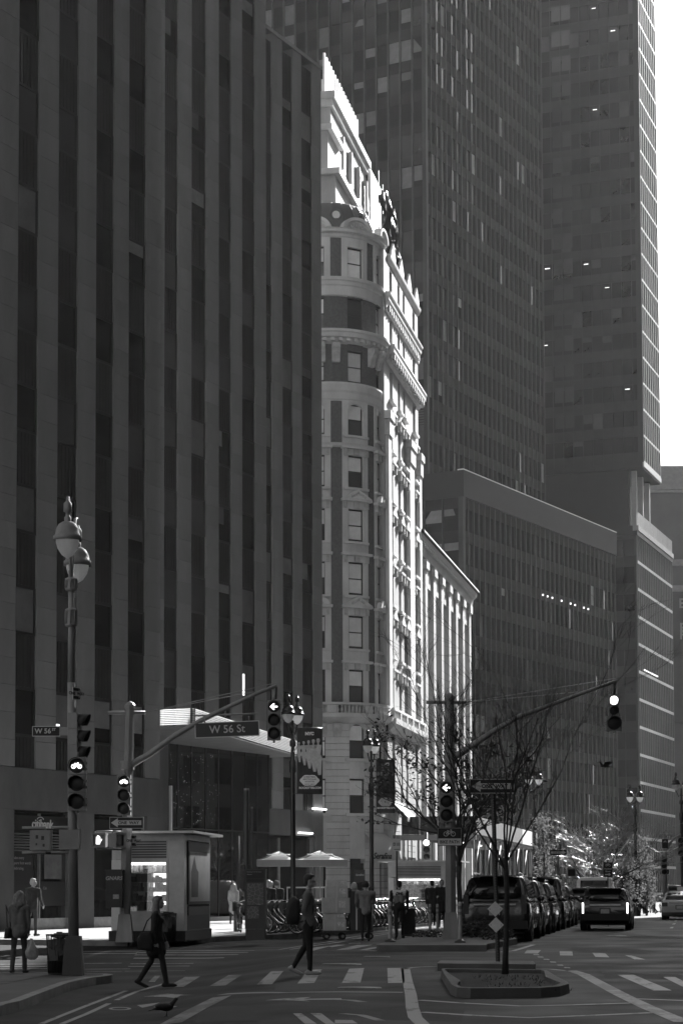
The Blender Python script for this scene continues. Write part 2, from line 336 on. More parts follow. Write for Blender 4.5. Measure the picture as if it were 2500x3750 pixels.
# utility cuts and patched asphalt
m_pt = [M('asphalt_patch', .009, .85, .25, 1.5, .5, 60), M('asphalt_patch_pale', .024, .85, .25, 1.5, .5, 60)]
for i, p in enumerate(([(700, 3690), (905, 3684), (960, 3740), (720, 3748)], [(1010, 3600), (1240, 3596), (1262, 3625), (1005, 3632)], [(420, 3640), (560, 3632), (530, 3662), (370, 3672)], [(2080, 3470), (2330, 3474), (2395, 3492), (2110, 3488)], [(1400, 3690), (1700, 3700), (1690, 3742), (1390, 3735)], [(2200, 3560), (2480, 3566), (2500, 3590), (2215, 3582)], [(1130, 3500), (1330, 3497), (1320, 3512), (1110, 3515)], [(2250, 3425), (2480, 3428), (2500, 3440), (2260, 3437)])):
    o = marking(p, mat=m_pt[i % 2], z=.002); o.name = 'asphalt_patch'; o.data.name = 'asphalt_patch'
    if o.data.vertices and min(v.co.x for v in o.data.vertices) < -.5:
        for v in o.data.vertices: v.co.z -= .0035
# manhole covers on the carriageway
for (x, y, r, lb) in ((1250, 3532, 0.40, 'round iron manhole cover beyond the crosswalk stripes'), (1315, 3619, 0.34, 'round iron manhole cover just behind the stop line'), (1378, 3505, 0.3, 'small iron cover in front of the planted island'), (2255, 3428, 0.33, 'iron cover in the lane behind the black crossover')):
    c = G(x, y); b = MB(); b.lathe([(0, 0.012), (r - 0.05, 0.012), (r - 0.05, 0.006), (r - 0.04, 0.014), (r, 0.014), (r + 0.01, 0.0)], 24)
    tag(b.build('manhole_cover', M('cast_iron', 0.05, 0.45, 0.3, 8, 0.6, 25, metal=0.6), None, c), lb, 'manhole cover', 'manhole covers in the road')

def inside(p, poly):
    c = False; n = len(poly)
    for i in range(n):
        a, b = poly[i], poly[i - 1]
        if (a[1] > p[1]) != (b[1] > p[1]) and p[0] < (b[0] - a[0]) * (p[1] - a[1]) / (b[1] - a[1]) + a[0]: c = not c
    return c
m_concd = M('shaded_concrete', .075, .9, .3, .7, .3, 60, rv=.15)  # the corner's shade is put into a darker copy of the pavement concrete
def pavement(name, poly, kerb_edges, label, h=0.15, zb=-.05, ang=A_BW, cell=1.5, lim=None, mc=None):
    m_conc = mc or MATS['pavement_concrete']
    root = MB().prism(poly, zb, h - 0.006).build(name, m_conc); tag(root, label, kind='structure')
    me = MB().box(0.006, cell - 0.006, 0.006, cell - 0.006, -0.02, 0.006).mesh('paving_slab', m_conc)
    if lim:
        x0, x1, y0, y1 = lim; d = Vector((math.sin(ang), math.cos(ang))); n = Vector((d.y, -d.x)); cnt = 0
        for i in range(-60, 90):
            for j in range(-60, 90):
                o = Vector((poly[0][0], poly[0][1])) + n * (i * cell) + d * (j * cell)
                cs = [o, o + n * cell, o + d * cell, o + (n + d) * cell]
                if all(x0 < c.x < x1 and y0 < c.y < y1 and inside(c, poly) for c in cs) and cnt < 290:
                    cnt += 1; s = obj('paving_slab', me, root, (o.x, o.y, h - 0.006 + rnd.uniform(-0.002, 0.003)), math.atan2(n.y, n.x))
    for (i, j) in kerb_edges:                      # kerbstones laid along the chosen edges
        a, b = Vector(poly[i]), Vector(poly[j]); ln = (b - a).length; k = max(1, round(ln / 1.9)); st = ln / k; an = math.atan2(b.y - a.y, b.x - a.x)
        kb = MB().box(0.004, st - 0.004, -0.09, 0.09, zb, h + 0.004).mesh('kerbstone', m_kerb)
        for q in range(k): p = a.lerp(b, q / k); obj('kerbstone', kb, root, (p.x, p.y, rnd.uniform(-0.004, 0.004)), an)
    return root
def gp(x, y, z=0.15): g = G(x, y, z); return (g.x, g.y)
near_poly = [gp(-80, 3705), gp(0, 3677), gp(48, 3667), gp(140, 3632), gp(239, 3597), gp(335, 3578), gp(392, 3572), gp(398, 3569), gp(370, 3566), gp(250, 3563), gp(-900, 3550), (-26, 24), (-22, 17)]
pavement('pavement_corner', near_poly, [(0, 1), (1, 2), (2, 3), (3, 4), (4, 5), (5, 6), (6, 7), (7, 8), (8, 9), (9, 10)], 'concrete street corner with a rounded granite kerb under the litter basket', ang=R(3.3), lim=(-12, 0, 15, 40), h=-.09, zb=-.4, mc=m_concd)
D_BW = Vector((math.sin(A_BW), math.cos(A_BW)))
left_poly = [(-45.0, 76.3), (-5.9, 55.5), (-4.9, 56.6), (-3.75, 60), (-1.5, 64.3), (1.3, 76), (3.7, 87), (8.4, 110.5), (7.8, 114), (5.5, 116.5), (-40, 141)]
pavement('pavement_east', left_poly, [(0, 1), (1, 2), (2, 3), (3, 4), (4, 5), (5, 6), (6, 7), (7, 8), (8, 9)], 'sunlit concrete pavement along the bank and the glass pavilion', lim=(-14, 12, 54, 100))
hotel_poly = [(-40, 152), (5.5, 127.5), (10.4, 126.0), (11.6, 127.5), (11.6 + 25, 127.5 + 126), (-40, 253)]
pavement('pavement_hotel', hotel_poly, [(0, 1), (1, 2), (2, 3), (3, 4)], 'concrete pavement in front of the corner hotel', lim=None)
west_poly = [(15.2, 30), (22.2, 70), (22.8, 73), (80, 43), (80, -60), (0, -60), (13.2, 20)]
pavement('pavement_west', west_poly, [(0, 1)], 'concrete pavement on the far side of the avenue', lim=None)
west2 = [(25.5, 90), (24.8, 88), (80, 60), (80, 210), (46.0, 201), (45.5, 198)]
pavement('pavement_west_block', west2, [(0, 5)], 'concrete pavement along the west side beyond the crossing', lim=None)
# ------------------------------------------------------------------ the limestone office building on the left
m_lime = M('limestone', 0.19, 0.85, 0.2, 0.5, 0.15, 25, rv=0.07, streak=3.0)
m_lime_d = M('limestone_joint', 0.06, 0.9, 0.1)
m_spand = M('ribbed_spandrel', 0.022, 0.5, 0.25, 1.0, rv=0.2, metal=0.2)
m_fr = M('dark_window_frame', 0.014, 0.5, 0.1)
m_gl = [glassM('office_glass', 0.008, spec=.22), glassM('office_glass_pale', 0.055, spec=.5), M('office_blind', 0.10, 0.35, 0.3, 0.8, rv=0.3)]
m_glow = emitM('room_light', 0.55)
DA = Vector((math.sin(A_AV), math.cos(A_AV))); NA = Vector((-DA.y, DA.x))        # along the avenue grid, and into the building
P4, P5, P10 = Vector((-8.04, 78.3)), Vector((-7.8, 91.0)), Vector((-1.913, 111.6))
def fac(p0, x, y):                                 # pixel -> (distance along the facade from p0, height) on the plane through p0
    r = ray(x, y); n = Vector((NA.x, NA.y)); t = p0.dot(n) / (r.x * n.x + r.y * n.y)
    h = Vector((r.x * t, r.y * t)); return (h - p0).dot(DA), CAM_H + r.z * t
lime = empty('limestone_office_building', (P4.x, P4.y, 0), heading(A_AV))
tag(lime, 'tall shaded limestone office building with vertical window strips and a bank on its ground floor', 'building')
off5 = (P5 - P4).dot(NA); x5 = (P5 - P4).dot(DA); off10 = (P10 - P4).dot(NA); x10 = (P10 - P4).dot(DA)
FLOOR, ZB, ZT = 3.72, 6.0, 49.2
z_ph = fac(P4, 500, 1150 / 1.307)[1]                # a window-head level to phase the floors
segs = [dict(p=P4, x0=0.0, y0=0.0, xs=[-60, 0, 65, 141.5, 212.7, 287, 352, 418.5, 472, 535.6, 589]),
        dict(p=P5, x0=x5, y0=off5, xs=[603, 652.6, 702, 756, 802, 848, 887.5, 935, 975]),
        dict(p=P10, x0=x10, y0=off10, xs=[975.5, 997, 1035, 1073, 1105.6, 1145, 1177])]
blocks = []; spandrels = []; windows = []
rib = MB()
for si, sg in enumerate(segs):
    us = [fac(sg['p'], x, 1300)[0] for x in sg['xs']]
    if si == 0:
        cols = [(us[2 + 2 * k], us[3 + 2 * k]) for k in range(4)]; piers = [(us[0] - 3, us[2])] + [(cols[k][1], cols[k + 1][0]) for k in range(3)] + [(cols[3][1], us[10])]
        sg['end'] = us[10]; sg['start'] = us[0] - 3
    elif si == 1:
        cols = [(us[2 * k], us[2 * k + 1]) for k in range(4)]; piers = [(cols[k][1], cols[k + 1][0]) for k in range(3)] + [(cols[3][1], us[8])]
        # strips hidden behind the first wing
        w = cols[1][0] - cols[0][0]; extra = [(cols[0][0] - w * j, cols[0][1] - w * j) for j in (1, 2)]
        piers = [(cols[0][0] - 1.0, cols[0][0])] + piers; sg['end'] = us[8]
    else:
        cols = [(us[0] - 1.1, us[1]), (us[2], us[3]), (us[4], us[5])]; piers = [(us[1], us[2]), (us[3], us[4]), (us[5], us[6])]; sg['end'] = us[6]
    sg['cols'] = cols; sg['piers'] = piers
# wings: core walls (parts), in local coordinates
ends = [s['x0'] + s['end'] for s in segs]; ys = [s['y0'] for s in segs]
W = MB()
W.box(-16, ends[0] - 0.02, ys[0] + 0.55, ys[0] + 30, 0, ZT - 0.3); W.build('wall_core', M('building_core', 0.05, 0.9), lime)
MB().box(ends[0], ends[1] - 0.02, ys[1] + 0.55, ys[1] + 24, 0, ZT - 0.35).build('wall_core', MATS['building_core'], lime)
MB().box(ends[1], ends[2] - 0.02, ys[2] + 0.55, ys[2] + 20, 0, ZT - 0.4).build('wall_core', MATS['building_core'], lime)
BH = 0.98
for si, sg in enumerate(segs):
    for (a, b) in sg['piers']:
        z = ZB; k = 0; hh = BH * (1 + 0.02 * rnd.random())
        while z < ZT - 0.01:
            z2 = min(ZT, z + hh); blocks.append((sg['x0'] + a, sg['x0'] + b, sg['y0'], z, z2, si)); z = z2; k += 1
    nfl = 13
    for ci, (a, b) in enumerate(sg['cols']):
        for k in range(-9, 6):
            zt = z_ph + FLOOR * k; zb = zt - 1.75
            if zb < ZB - 0.3 or zt > ZT - 1.2: continue
            windows.append((sg['x0'] + a, sg['x0'] + b, sg['y0'], zb, zt, si, ci)); spandrels.append((sg['x0'] + a, sg['x0'] + b, sg['y0'], zt, zt + FLOOR - 1.75))
        spandrels.append((sg['x0'] + a, sg['x0'] + b, sg['y0'], ZB, z_ph + FLOOR * math.ceil((ZB - z_ph + 1.45) / FLOOR) - 1.75))
        spandrels.append((sg['x0'] + a, sg['x0'] + b, sg['y0'], ZT - 3.2, ZT - 0.5))
# end returns of each wing that face the side street
for si in (0, 1, 2):
    e = ends[si]; z = ZB
# limestone blocks: each its own piece
rest = MB(); cnt = 0
blocks.sort(key=lambda b: (b[3] > 38, rnd.random()))
for (a, b, y, z, z2, si) in blocks:
    if cnt < 298:
        cnt += 1; g = 0.013
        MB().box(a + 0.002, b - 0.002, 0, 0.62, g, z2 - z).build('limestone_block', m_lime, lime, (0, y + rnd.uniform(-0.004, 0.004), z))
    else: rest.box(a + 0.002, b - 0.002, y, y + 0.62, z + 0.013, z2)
o = rest.build('limestone_blocks', m_lime, lime); o['kind'] = 'stuff'
cnt = 0
for (a, b, y, z, z2, si, ci) in windows:
    w = b - a; r = rnd.random(); gm = m_gl[2] if r < 0.10 else (m_gl[1] if r < (0.35, .62, .7)[si] else m_gl[0])
    o = MB().mat(0).box(a + 0.09, b - 0.09, y + 0.10, y + 0.14, z + 0.09, z2 - 0.07).build('window', gm, lime)
    fr = MB(); fr.box(a, a + 0.09, y + 0.06, y + 0.18, z, z2); fr.box(b - 0.09, b, y + 0.06, y + 0.18, z, z2); fr.box(a + 0.09, b - 0.09, y + 0.06, y + 0.18, z, z + 0.09); fr.box(a + 0.09, b - 0.09, y + 0.06, y + 0.18, z2 - 0.07, z2)
    fr.build('frame', m_fr, o)
    if r > 0.80:                                    # blind half drawn behind the glass
        dz = rnd.uniform(0.3, 1.1); xs_ = (a + 0.1, b - 0.1) if rnd.random() < 0.5 else (a + 0.1, a + 0.1 + (w - 0.2) * rnd.uniform(0.25, 0.6))
        MB().box(xs_[0], xs_[1], y + 0.088, y + 0.097, z2 - 0.08 - dz, z2 - 0.08).build('blind', M('grey_blind', 0.13, 0.9, 0.2, rv=0.5), o)
    elif r < 0.035:
        MB().box(a + 0.14, a + 0.14 + w * 0.16, y + 0.085, y + 0.097, z + 0.2, z + rnd.uniform(0.5, 1.4)).build('lit_gap', m_glow, o)
for (a, b, y, z, z2) in spandrels:
    if z2 - z < 0.2: continue
    s = MB(); s.box(a, b, y + 0.09, y + 0.18, z, z2); n = 5
    for i in range(n): xa = a + 0.1 + (b - a - 0.2) * (i + 0.3) / n; s.box(xa, xa + (b - a) * 0.07, y + 0.06, y + 0.091, z + 0.05, z2 - 0.05)
    s.build('spandrel_panel', m_spand, lime)
# wing end walls, roof copings, base course
def endwall(e, y0, y1, name='return_wall'):
    MB().box(e - 0.6, e, y0 + 0.63, y1, ZB, ZT).build(name, m_lime, lime)
endwall(ends[0], ys[0], ys[1] + 0.6); endwall(ends[1], ys[1], ys[2] + 0.6); endwall(ends[2], ys[2], ys[2] + 20)
for si in range(3):
    x0 = -16 if si == 0 else ends[si - 1] - 0.3
    MB().box(x0, ends[si] + 0.06, ys[si] - 0.06, ys[si] + 0.7, ZT + 0.002, ZT + 0.22).build('coping', M('coping_metal', 0.10, 0.5, 0.2), lime)
# base: solid stone band with openings for the shop fronts
m_base = M('base_granite', .10, .8, .3, .6, .2, 25, rv=.1, streak=2.0)
def band(x0, x1, y, z0, z1): return MB().box(x0, x1, y - 0.02, y + 0.6, z0, z1).build('base_stone', m_base, lime)
def u0(x, y=3000): return fac(P4, x, y)[0]
op = [(u0(52), u0(272)), (u0(345), u0(538))]
zdoor = fac(P4, 160, 2968)[1]
band(-16, ends[0], ys[0], zdoor, ZB - 0.01)
xs_ = [-16, op[0][0], op[0][1], op[1][0], op[1][1], ends[0]]
for k in (0, 2, 4):
    if xs_[k + 1] - xs_[k] > 0.05: band(xs_[k], xs_[k + 1], ys[0], 0.0, zdoor - 0.006)
MB().box(ends[0] - 0.6, ends[0], ys[0] + 0.62, ys[1] + 0.6, 0, ZB - 0.01).build('base_stone', m_base, lime)
band(ends[0], ends[1], ys[1], 0.0, ZB - 0.01)
# wing three base: tall panels and a shop window
band(ends[1] - 1.2, ends[2], ys[2], 4.6, ZB - 0.01)
for (a, b) in ((ends[1] - 1.2, ends[1] + 0.5), (ends[1] + 1.4, ends[1] + 2.1), (ends[2] - 0.9, ends[2])): band(a, b, ys[2], 0, 4.594)
MB().box(ends[2] - 0.6, ends[2], ys[2] + 0.62, ys[2] + 20, 0, ZB - 0.01).build('base_stone', m_base, lime)
m_steel = M('brushed_steel', 0.35, 0.35, 0.2, 6, metal=0.8, spec=0.5)
def shop(x0, x1, y, zt, mull=2, name='shop_window'):
    o = MB().box(x0 + 0.12, x1 - 0.12, y + 0.3, y + 0.32, 0.55, zt - 0.1).build(name, glassM('shop_glass', 0.012, 0.03, 0.05, 0.4), lime)
    f = MB(); f.box(x0, x0 + 0.12, y + 0.12, y + 0.4, 0.02, zt); f.box(x1 - 0.12, x1, y + 0.12, y + 0.4, 0.02, zt); f.box(x0 + 0.12, x1 - 0.12, y + 0.2, y + 0.4, 0.02, 0.55)
    for k in range(1, mull): xm = x0 + (x1 - x0) * k / mull; f.box(xm - 0.03, xm + 0.03, y + 0.2, y + 0.36, 0.55, zt - 0.1)
    f.build('frame', m_steel, o); return o
for (a, b) in op: shop(a, b, ys[0], zdoor - 0.01)
a, b = op[0]
MB().box(a + 0.13, b - 0.13, ys[0] + 0.18, ys[0] + 0.29, zdoor - 0.76, zdoor - 0.2).build('sign_board', M('black_sign', 0.008, 0.4, 0.1), lime)
text('citibank', 0.46, M('sign_letter', 0.55, 0.5, 0.1), lime, ((a + b) / 2 + 0.1, ys[0] + 0.165, zdoor - 0.5), 0.012, 0.006, sx=0.9)
arc = MB(); arc.tube([((a + b) / 2 - 0.03 + 0.2 * math.cos(t), ys[0] + 0.165, zdoor - 0.36 + 0.12 * math.sin(t)) for t in [math.pi * (0.1 + 0.8 * i / 10) for i in range(11)]], 0.018, 6); arc.build('sign_arc', MATS['sign_letter'], lime)
for k in range(7): MB().box(a + 0.14, b - 0.14, ys[0] + 0.2, ys[0] + 0.29, zdoor - 0.9 - 0.1 * k, zdoor - 0.85 - 0.1 * k).build('vent_slat', M('vent_metal', 0.09, 0.5), lime)
def poster(x0, x1, z0, z1, lines, v=0.012):
    MB().box(x0, x1, ys[0] + 0.27, ys[0] + 0.285, z0, z1).build('poster', M('poster_dark', v, 0.4, 0.1), lime)
    for i, s in enumerate(lines): text(s, 0.15, M('poster_ink', 0.28, 0.6, 0), lime, (x0 + 0.12, ys[0] + 0.266, z1 - 0.25 - 0.19 * i), 0.002, align='LEFT')
poster(a + 0.15, a + 1.5, 1.0, 3.0, ['Make every', 'square foot worth', 'celebrating.']); poster(a + 2.0, b - 0.2, 1.0, 1.9, ['Citi'])
MB().box(a + 2.2, b - 0.4, ys[0] + 0.27, ys[0] + 0.285, 2.0, 2.9).build('poster', M('poster_grey', 0.10, 0.5, 0.5, 2.0), lime)
MB().box(op[1][0] + 0.13, op[1][1] - 0.13, ys[0] + 0.18, ys[0] + 0.29, zdoor - 0.76, zdoor - 0.2).build('sign_board', MATS['black_sign'], lime)
d = shop(ends[1] + 0.5, ends[1] + 1.4, ys[2], 4.55, 1); d = shop(ends[1] + 2.1, ends[2] - 0.9, ys[2], 4.55, 3)
# slim lit tube lamps over the shop fronts of the far wing
for dx, z in ((0.0, 6.15), (-1.6, 4.75)):
    MB().tube([(ends[2] - 1.5 + dx, ys[2] - 0.16, z), (ends[2] + 0.1 + dx, ys[2] - 0.16, z)], 0.035, 8).build('tube_lamp', emitM('tube_lamp_glow', 3.0), lime)

# ------------------------------------------------------------------ glass pavilion with the slatted canopy
pav = empty('glass_pavilion', (P4.x, P4.y, 0), heading(A_AV))
tag(pav, 'dark glass lobby pavilion under a bright slatted canopy beside the bank', 'pavilion')
def loc(v): v = Vector(v) - P4; return (v.dot(DA), v.dot(NA))
yg = ys[1] - 0.9
def ug(x, y=2900): 
    r = ray(x, y); n = NA; c = P4.dot(n) + yg; t = c / (r.x * n.x + r.y * n.y); h = Vector((r.x * t, r.y * t)); return (h - P4).dot(DA)
gx = [ug(x) for x in (620, 651, 702, 753, 800, 849, 899, 941, 984)]
zc = 8.25; zm = fac(P5, 800, 3045)[1]
m_pg = glassM('pavilion_glass', 0.012, 0.02, 0.03, 0.25, 0.7)
for k in range(8):
    for (z0, z1) in ((0.35, zm - 0.04), (zm + 0.04, zc - 0.04)):
        o = MB().box(gx[k] + 0.03, gx[k + 1] - 0.03, 0, 0.03, z0, z1).build('glass_pane', m_pg, pav, (0, yg, 0)); 
for k in range(9): MB().box(gx[k] - 0.03, gx[k] + 0.03, yg - 0.03, yg + 0.1, 0.35, zc).build('mullion', m_fr, pav)
MB().box(gx[0], gx[8], yg - 0.02, yg + 0.08, zm - 0.04, zm + 0.04).build('transom', m_fr, pav)
MB().box(gx[0] - 0.1, gx[8] + 0.05, yg - 0.25, yg + 0.5, 0.0, 0.35).build('plinth', m_conc, pav)
MB().box(gx[8] - 0.02, gx[8] + 0.03, yg + 0.1, ys[1] - 0.03, 0.35, zc).build('side_pane', m_pg, pav)
# stone pier at the pavilion's near end with its sunlit edge painted as a white strip
xp0 = ends[0] + 0.05; MB().box(gx[0] - 1.9, gx[0] - 0.12, yg - 0.05, yg + 0.75, 0, zc).build('stone_pier', m_base, pav)
MB().box(gx[0] - 0.115, gx[0] - 0.045, yg - 0.2, yg - 0.06, 3.6, zc - 2).build('edge_strip', M('sunlit_edge', 0.8, 0.3, 0.05), pav)
# small lamps sparkling behind the first panes
lamps = MB(); rl = random.Random(3)
for k in range(95):
    x = gx[0] + 0.1 + rl.random() ** 1.3 * (gx[4] - gx[0]); z = zm + 0.2 + rl.random() * (zc - zm - 0.6); lamps.ball((x, yg - 0.012, z), 0.009, 5, 3)
o = lamps.build('fairy_lights', emitM('fairy_glow', .5), pav); o['kind'] = 'stuff'
m_slat = translucentM('canopy_slat', 0.85, 0.55)
C0, C1 = loc((-5.95, 80.0)), loc((-2.1, 98.2)); CL = loc((-7.35, 80.55))
zb_, zt_ = ZP(2652, 80, 708), ZP(2592, 80, 708)
def slat_face(a, b, n=9):
    a, b = Vector(a), Vector(b); d = (b - a); ln = d.length; an = math.atan2(d.y, d.x)
    for k in range(n):
        z = zb_ + (zt_ - zb_) * (k + 0.1) / n
        MB().box(0, ln, -0.03, 0.03, 0, (zt_ - zb_) / n * 0.62).build('canopy_slat', m_slat, pav, (a.x, a.y, z), an)
    m = int(ln / 1.2)
    for k in range(m + 1): q = a.lerp(b, k / max(1, m)); MB().box(-0.03, 0.03, 0.05, 0.12, zb_ - 0.05, zt_).build('canopy_strut', m_fr, pav, (q.x, q.y, 0), an)
slat_face(CL, C0); slat_face(C0, C1)
MB().prism([CL, C0, C1, (C1[0], ys[1] + 0.3), (CL[0] + 0.1, ys[1] + 0.3)], zb_ - 0.09, zb_ - 0.03).build('canopy_soffit', M('canopy_soffit', 0.12, 0.6), pav)
# ------------------------------------------------------------------ the corner hotel with its round bay
H0 = Vector((2.93, 130.78)); NB = Vector((-D_BW.y, D_BW.x))
hotel = empty('corner_hotel', (H0.x, H0.y, 0), heading(A_BW))
tag(hotel, 'ornate brick and pale stone corner hotel with a round bay and a ribbed dome', 'hotel')
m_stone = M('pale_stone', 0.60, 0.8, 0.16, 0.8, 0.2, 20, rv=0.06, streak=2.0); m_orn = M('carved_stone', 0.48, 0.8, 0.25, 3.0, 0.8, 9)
m_brick = M('hotel_brick', 0.12, 0.9, 0.25, 6.0, 0.5, 40); m_wfr = M('black_sash', 0.02, 0.5, 0.1)
m_wg = glassM('hotel_glass', 0.07, 0.03, 0.15, 0.8); m_skyblind = M('window_blind', 0.8, 0.7, 0.15, 1.0, rv=0.25); m_dome = M('dome_copper', 0.10, 0.6, 0.3, 0.6, 0.3, 8, streak=6.0)  # white of the blinds carries the sky reflection in the panes
RB, BC = 3.4, (0.0, 3.7)
def zb(y): return ZP(y, 128.3, 1305)
def ang(th): return R(191.2 + th)
def arcbox(b, t0, t1, r0, r1, z0, z1, n=None):
    n = n or max(1, int(abs(t1 - t0) / 5)); vs = []; fs = []
    for k in range(n + 1):
        a = ang(t0 + (t1 - t0) * k / n); c, s = math.cos(a), math.sin(a)
        vs += [(BC[0] + r0 * c, BC[1] + r0 * s, z0), (BC[0] + r1 * c, BC[1] + r1 * s, z0), (BC[0] + r1 * c, BC[1] + r1 * s, z1), (BC[0] + r0 * c, BC[1] + r0 * s, z1)]
    for k in range(n):
        o = 4 * k; q = o + 4; fs += [(o + 1, q + 1, q + 2, o + 2), (o + 2, q + 2, q + 3, o + 3), (o, o + 1, q + 1, q)[::-1], (o + 3, q + 3, q, o)]
    fs += [(0, 1, 2, 3), (4 * n + 3, 4 * n + 2, 4 * n + 1, 4 * n)]
    b.add(vs, fs, False); return b
def bayring(name, prof, mat, t0=-100, t1=95, n=60):            # a moulding that runs round the bay: profile of (radius, z)
    return MB().lathe(prof, n, (BC[0], BC[1], 0), ang(t0), ang(t1), smooth=False).build(name, mat, hotel)
WT = (-60, -15, 30, 75)
HWIN = [(905, 1018, 's'), (1091, 1210, 'b'), (1283, 1401, 'b'), (1478, 1593, 'a'), (1667, 1784, 'h'), (1863, 1981, 'p'), (2057, 2178, 'h'), (2254, 2374, 'p'), (2452, 2573, 'h')]
MB().lathe([(RB - 0.45, 0), (RB - 0.45, zb(842))], 48, (BC[0], BC[1], 0), ang(-110), ang(100)).build('bay_core', M('dark_core', 0.03, 0.9), hotel)
DW, DS = 9.5, 16.3                                              # half angles of window and stone surround
def sash(t, z0, z1, arch=False, orient=None):
    """one double-hung window set on the bay at angle t"""
    w = 2 * RB * math.sin(R(DW)); h = z1 - z0; b = MB(); a = ang(t)
    o = MB().box(-w / 2 + 0.06, w / 2 - 0.06, 0, 0.02, 0.06, h - 0.06).build('window', m_wg, hotel, (BC[0] + (RB - 0.2) * math.cos(a), BC[1] + (RB - 0.2) * math.sin(a), z0), a + math.pi / 2)
    f = MB(); f.box(-w / 2 - 0.05, -w / 2 + 0.07, -0.08, 0.1, 0, h); f.box(w / 2 - 0.07, w / 2 + 0.05, -0.08, 0.1, 0, h); f.box(-w / 2 + 0.07, w / 2 - 0.07, -0.08, 0.1, 0, 0.07); f.box(-w / 2 + 0.07, w / 2 - 0.07, -0.08, 0.1, h - 0.08, h); f.box(-w / 2 + 0.07, w / 2 - 0.07, -0.05, 0.1, h / 2 - 0.035, h / 2 + 0.035)
    f.build('sash_frame', m_wfr, o)
    rr = rnd.random()
    if rr < 0.88: MB().box(-w / 2 + 0.08, w / 2 - 0.08, -0.012, -0.004, h * (0.53 if rr < 0.45 else 0.08), h - 0.09).build('blind', m_skyblind, o)  # most panes get a whitened blind that imitates reflected sky
    if arch:                                                   # stone spandrels turn the square head into an arch
        s = MB(); n = 8
        for sg in (-1, 1):
            pts = [(sg * (w / 2 + 0.05), -0.05, h + 0.02), (sg * (w / 2 + 0.05), -0.05, h - 0.42)] + [(sg * (w / 2) * math.cos(math.pi / 2 * k / n), -0.05, h - 0.42 + 0.40 * math.sin(math.pi / 2 * k / n)) for k in range(n + 1)]
            s.extr(pts if sg > 0 else pts[::-1], (0, -0.24, 0))
        s.build('arch_head', m_stone, o)
    return o
lv = [zb(842)] + [None] * 0
tops = [w[0] for w in HWIN]; bots = [w[1] for w in HWIN]
for k, (yt, yb, kind) in enumerate(HWIN):
    z1, z0 = zb(yt), zb(yb)
    zu = zb(842) if k == 0 else (zb(HWIN[k - 1][1]) + z1) / 2; zl = (z0 + zb(HWIN[k + 1][0])) / 2 if k < len(HWIN) - 1 else zb(2610)
    for i, t in enumerate(WT):
        sash(t, z0, z1, kind == 'a')
        ds = DS if kind != 'b' else DW + 0.01; mt = m_stone if kind != 'b' else m_brick
        if kind != 'b':
            for s in (-1, 1): arcbox(MB(), t + s * DW if s > 0 else t - DS, t + DS if s > 0 else t - DW, RB - 0.4, RB + 0.05, z0 - 0.02, z1 + 0.02, 2).build('window_jamb', m_stone, hotel)
        arcbox(MB(), t - ds, t + ds, RB - 0.4, RB + 0.06, z1 + 0.02, zu, 6).build('lintel_stone' if kind != 'b' else 'brick_panel', m_stone if (kind != 'b') else m_brick, hotel)
        arcbox(MB(), t - ds, t + ds, RB - 0.4, RB + 0.07, zl, z0 - 0.02, 6).build('apron_stone' if kind != 'b' else 'brick_panel', m_stone if kind != 'b' else m_brick, hotel)
        arcbox(MB(), t - DS + 1, t + DS - 1, RB - 0.1, RB + 0.22, z0 - 0.17, z0 - 0.021, 6).build('window_sill', m_stone, hotel)
        nx = WT[i + 1] if i < 3 else 95
        arcbox(MB(), t + ds, nx - (ds if i < 3 else 0), RB - 0.4, RB, zl, zu, 3).build('brick_panel', m_brick, hotel)
        if kind in 'hp' :                                        # hood or pediment above the window
            zh = z1 + (0.42 if kind == 'h' else 0.5)
            arcbox(MB(), t - DS - 1.5, t + DS + 1.5, RB - 0.1, RB + 0.38, zh, zh + 0.16, 8).build('hood_moulding', m_stone, hotel)
            arcbox(MB(), t - 3, t + 3, RB, RB + 0.2, z1 + 0.05, zh - 0.001, 2).build('keystone', m_orn, hotel)
            for s in (-1, 1): arcbox(MB(), t + s * 13 - 1.6, t + s * 13 + 1.6, RB, RB + 0.24, zh - 0.45, zh - 0.001, 1).build('bracket', m_orn, hotel)
            if kind == 'p':
                a = ang(t); rt = (i % 2 == 0); w = RB * math.sin(R(DS + 1.5)); loc_ = (BC[0] + (RB + 0.02) * math.cos(a), BC[1] + (RB + 0.02) * math.sin(a), zh + 0.16)
                if rt: pts = [(-w, 0, 0), (w, 0, 0), (0, 0, 0.62)]; inn = [(-w * 0.72, -0.31, 0.06), (w * 0.72, -0.31, 0.06), (0, -0.31, 0.46)]
                else: pts = [(w * math.cos(math.pi * q / 10), 0, 0.58 * math.sin(math.pi * q / 10)) for q in range(11)]; inn = [(p[0] * 0.74, -0.31, p[2] * 0.74 + 0.03) for p in pts]
                p = MB(); p.extr(pts, (0, -0.3, 0)).build('pediment', m_stone, hotel, loc_, a + math.pi / 2) if False else None
                pb = MB(); n = len(pts); off = (0, -0.34, 0); pb.extr([(x, y, z) for x, y, z in pts][::-1] if not rt else pts, off); po = pb.build('pediment', m_stone, hotel, loc_, a + math.pi / 2)
                tb = MB(); 
                for q in range(7): tb.ball((w * 0.5 * (q - 3) / 3.2, -0.36, 0.10 + 0.26 * (1 - abs(q - 3) / 3.0)), 0.1, 6, 4, 1, 0.5, 1)
                tb.build('carving', m_orn, po)
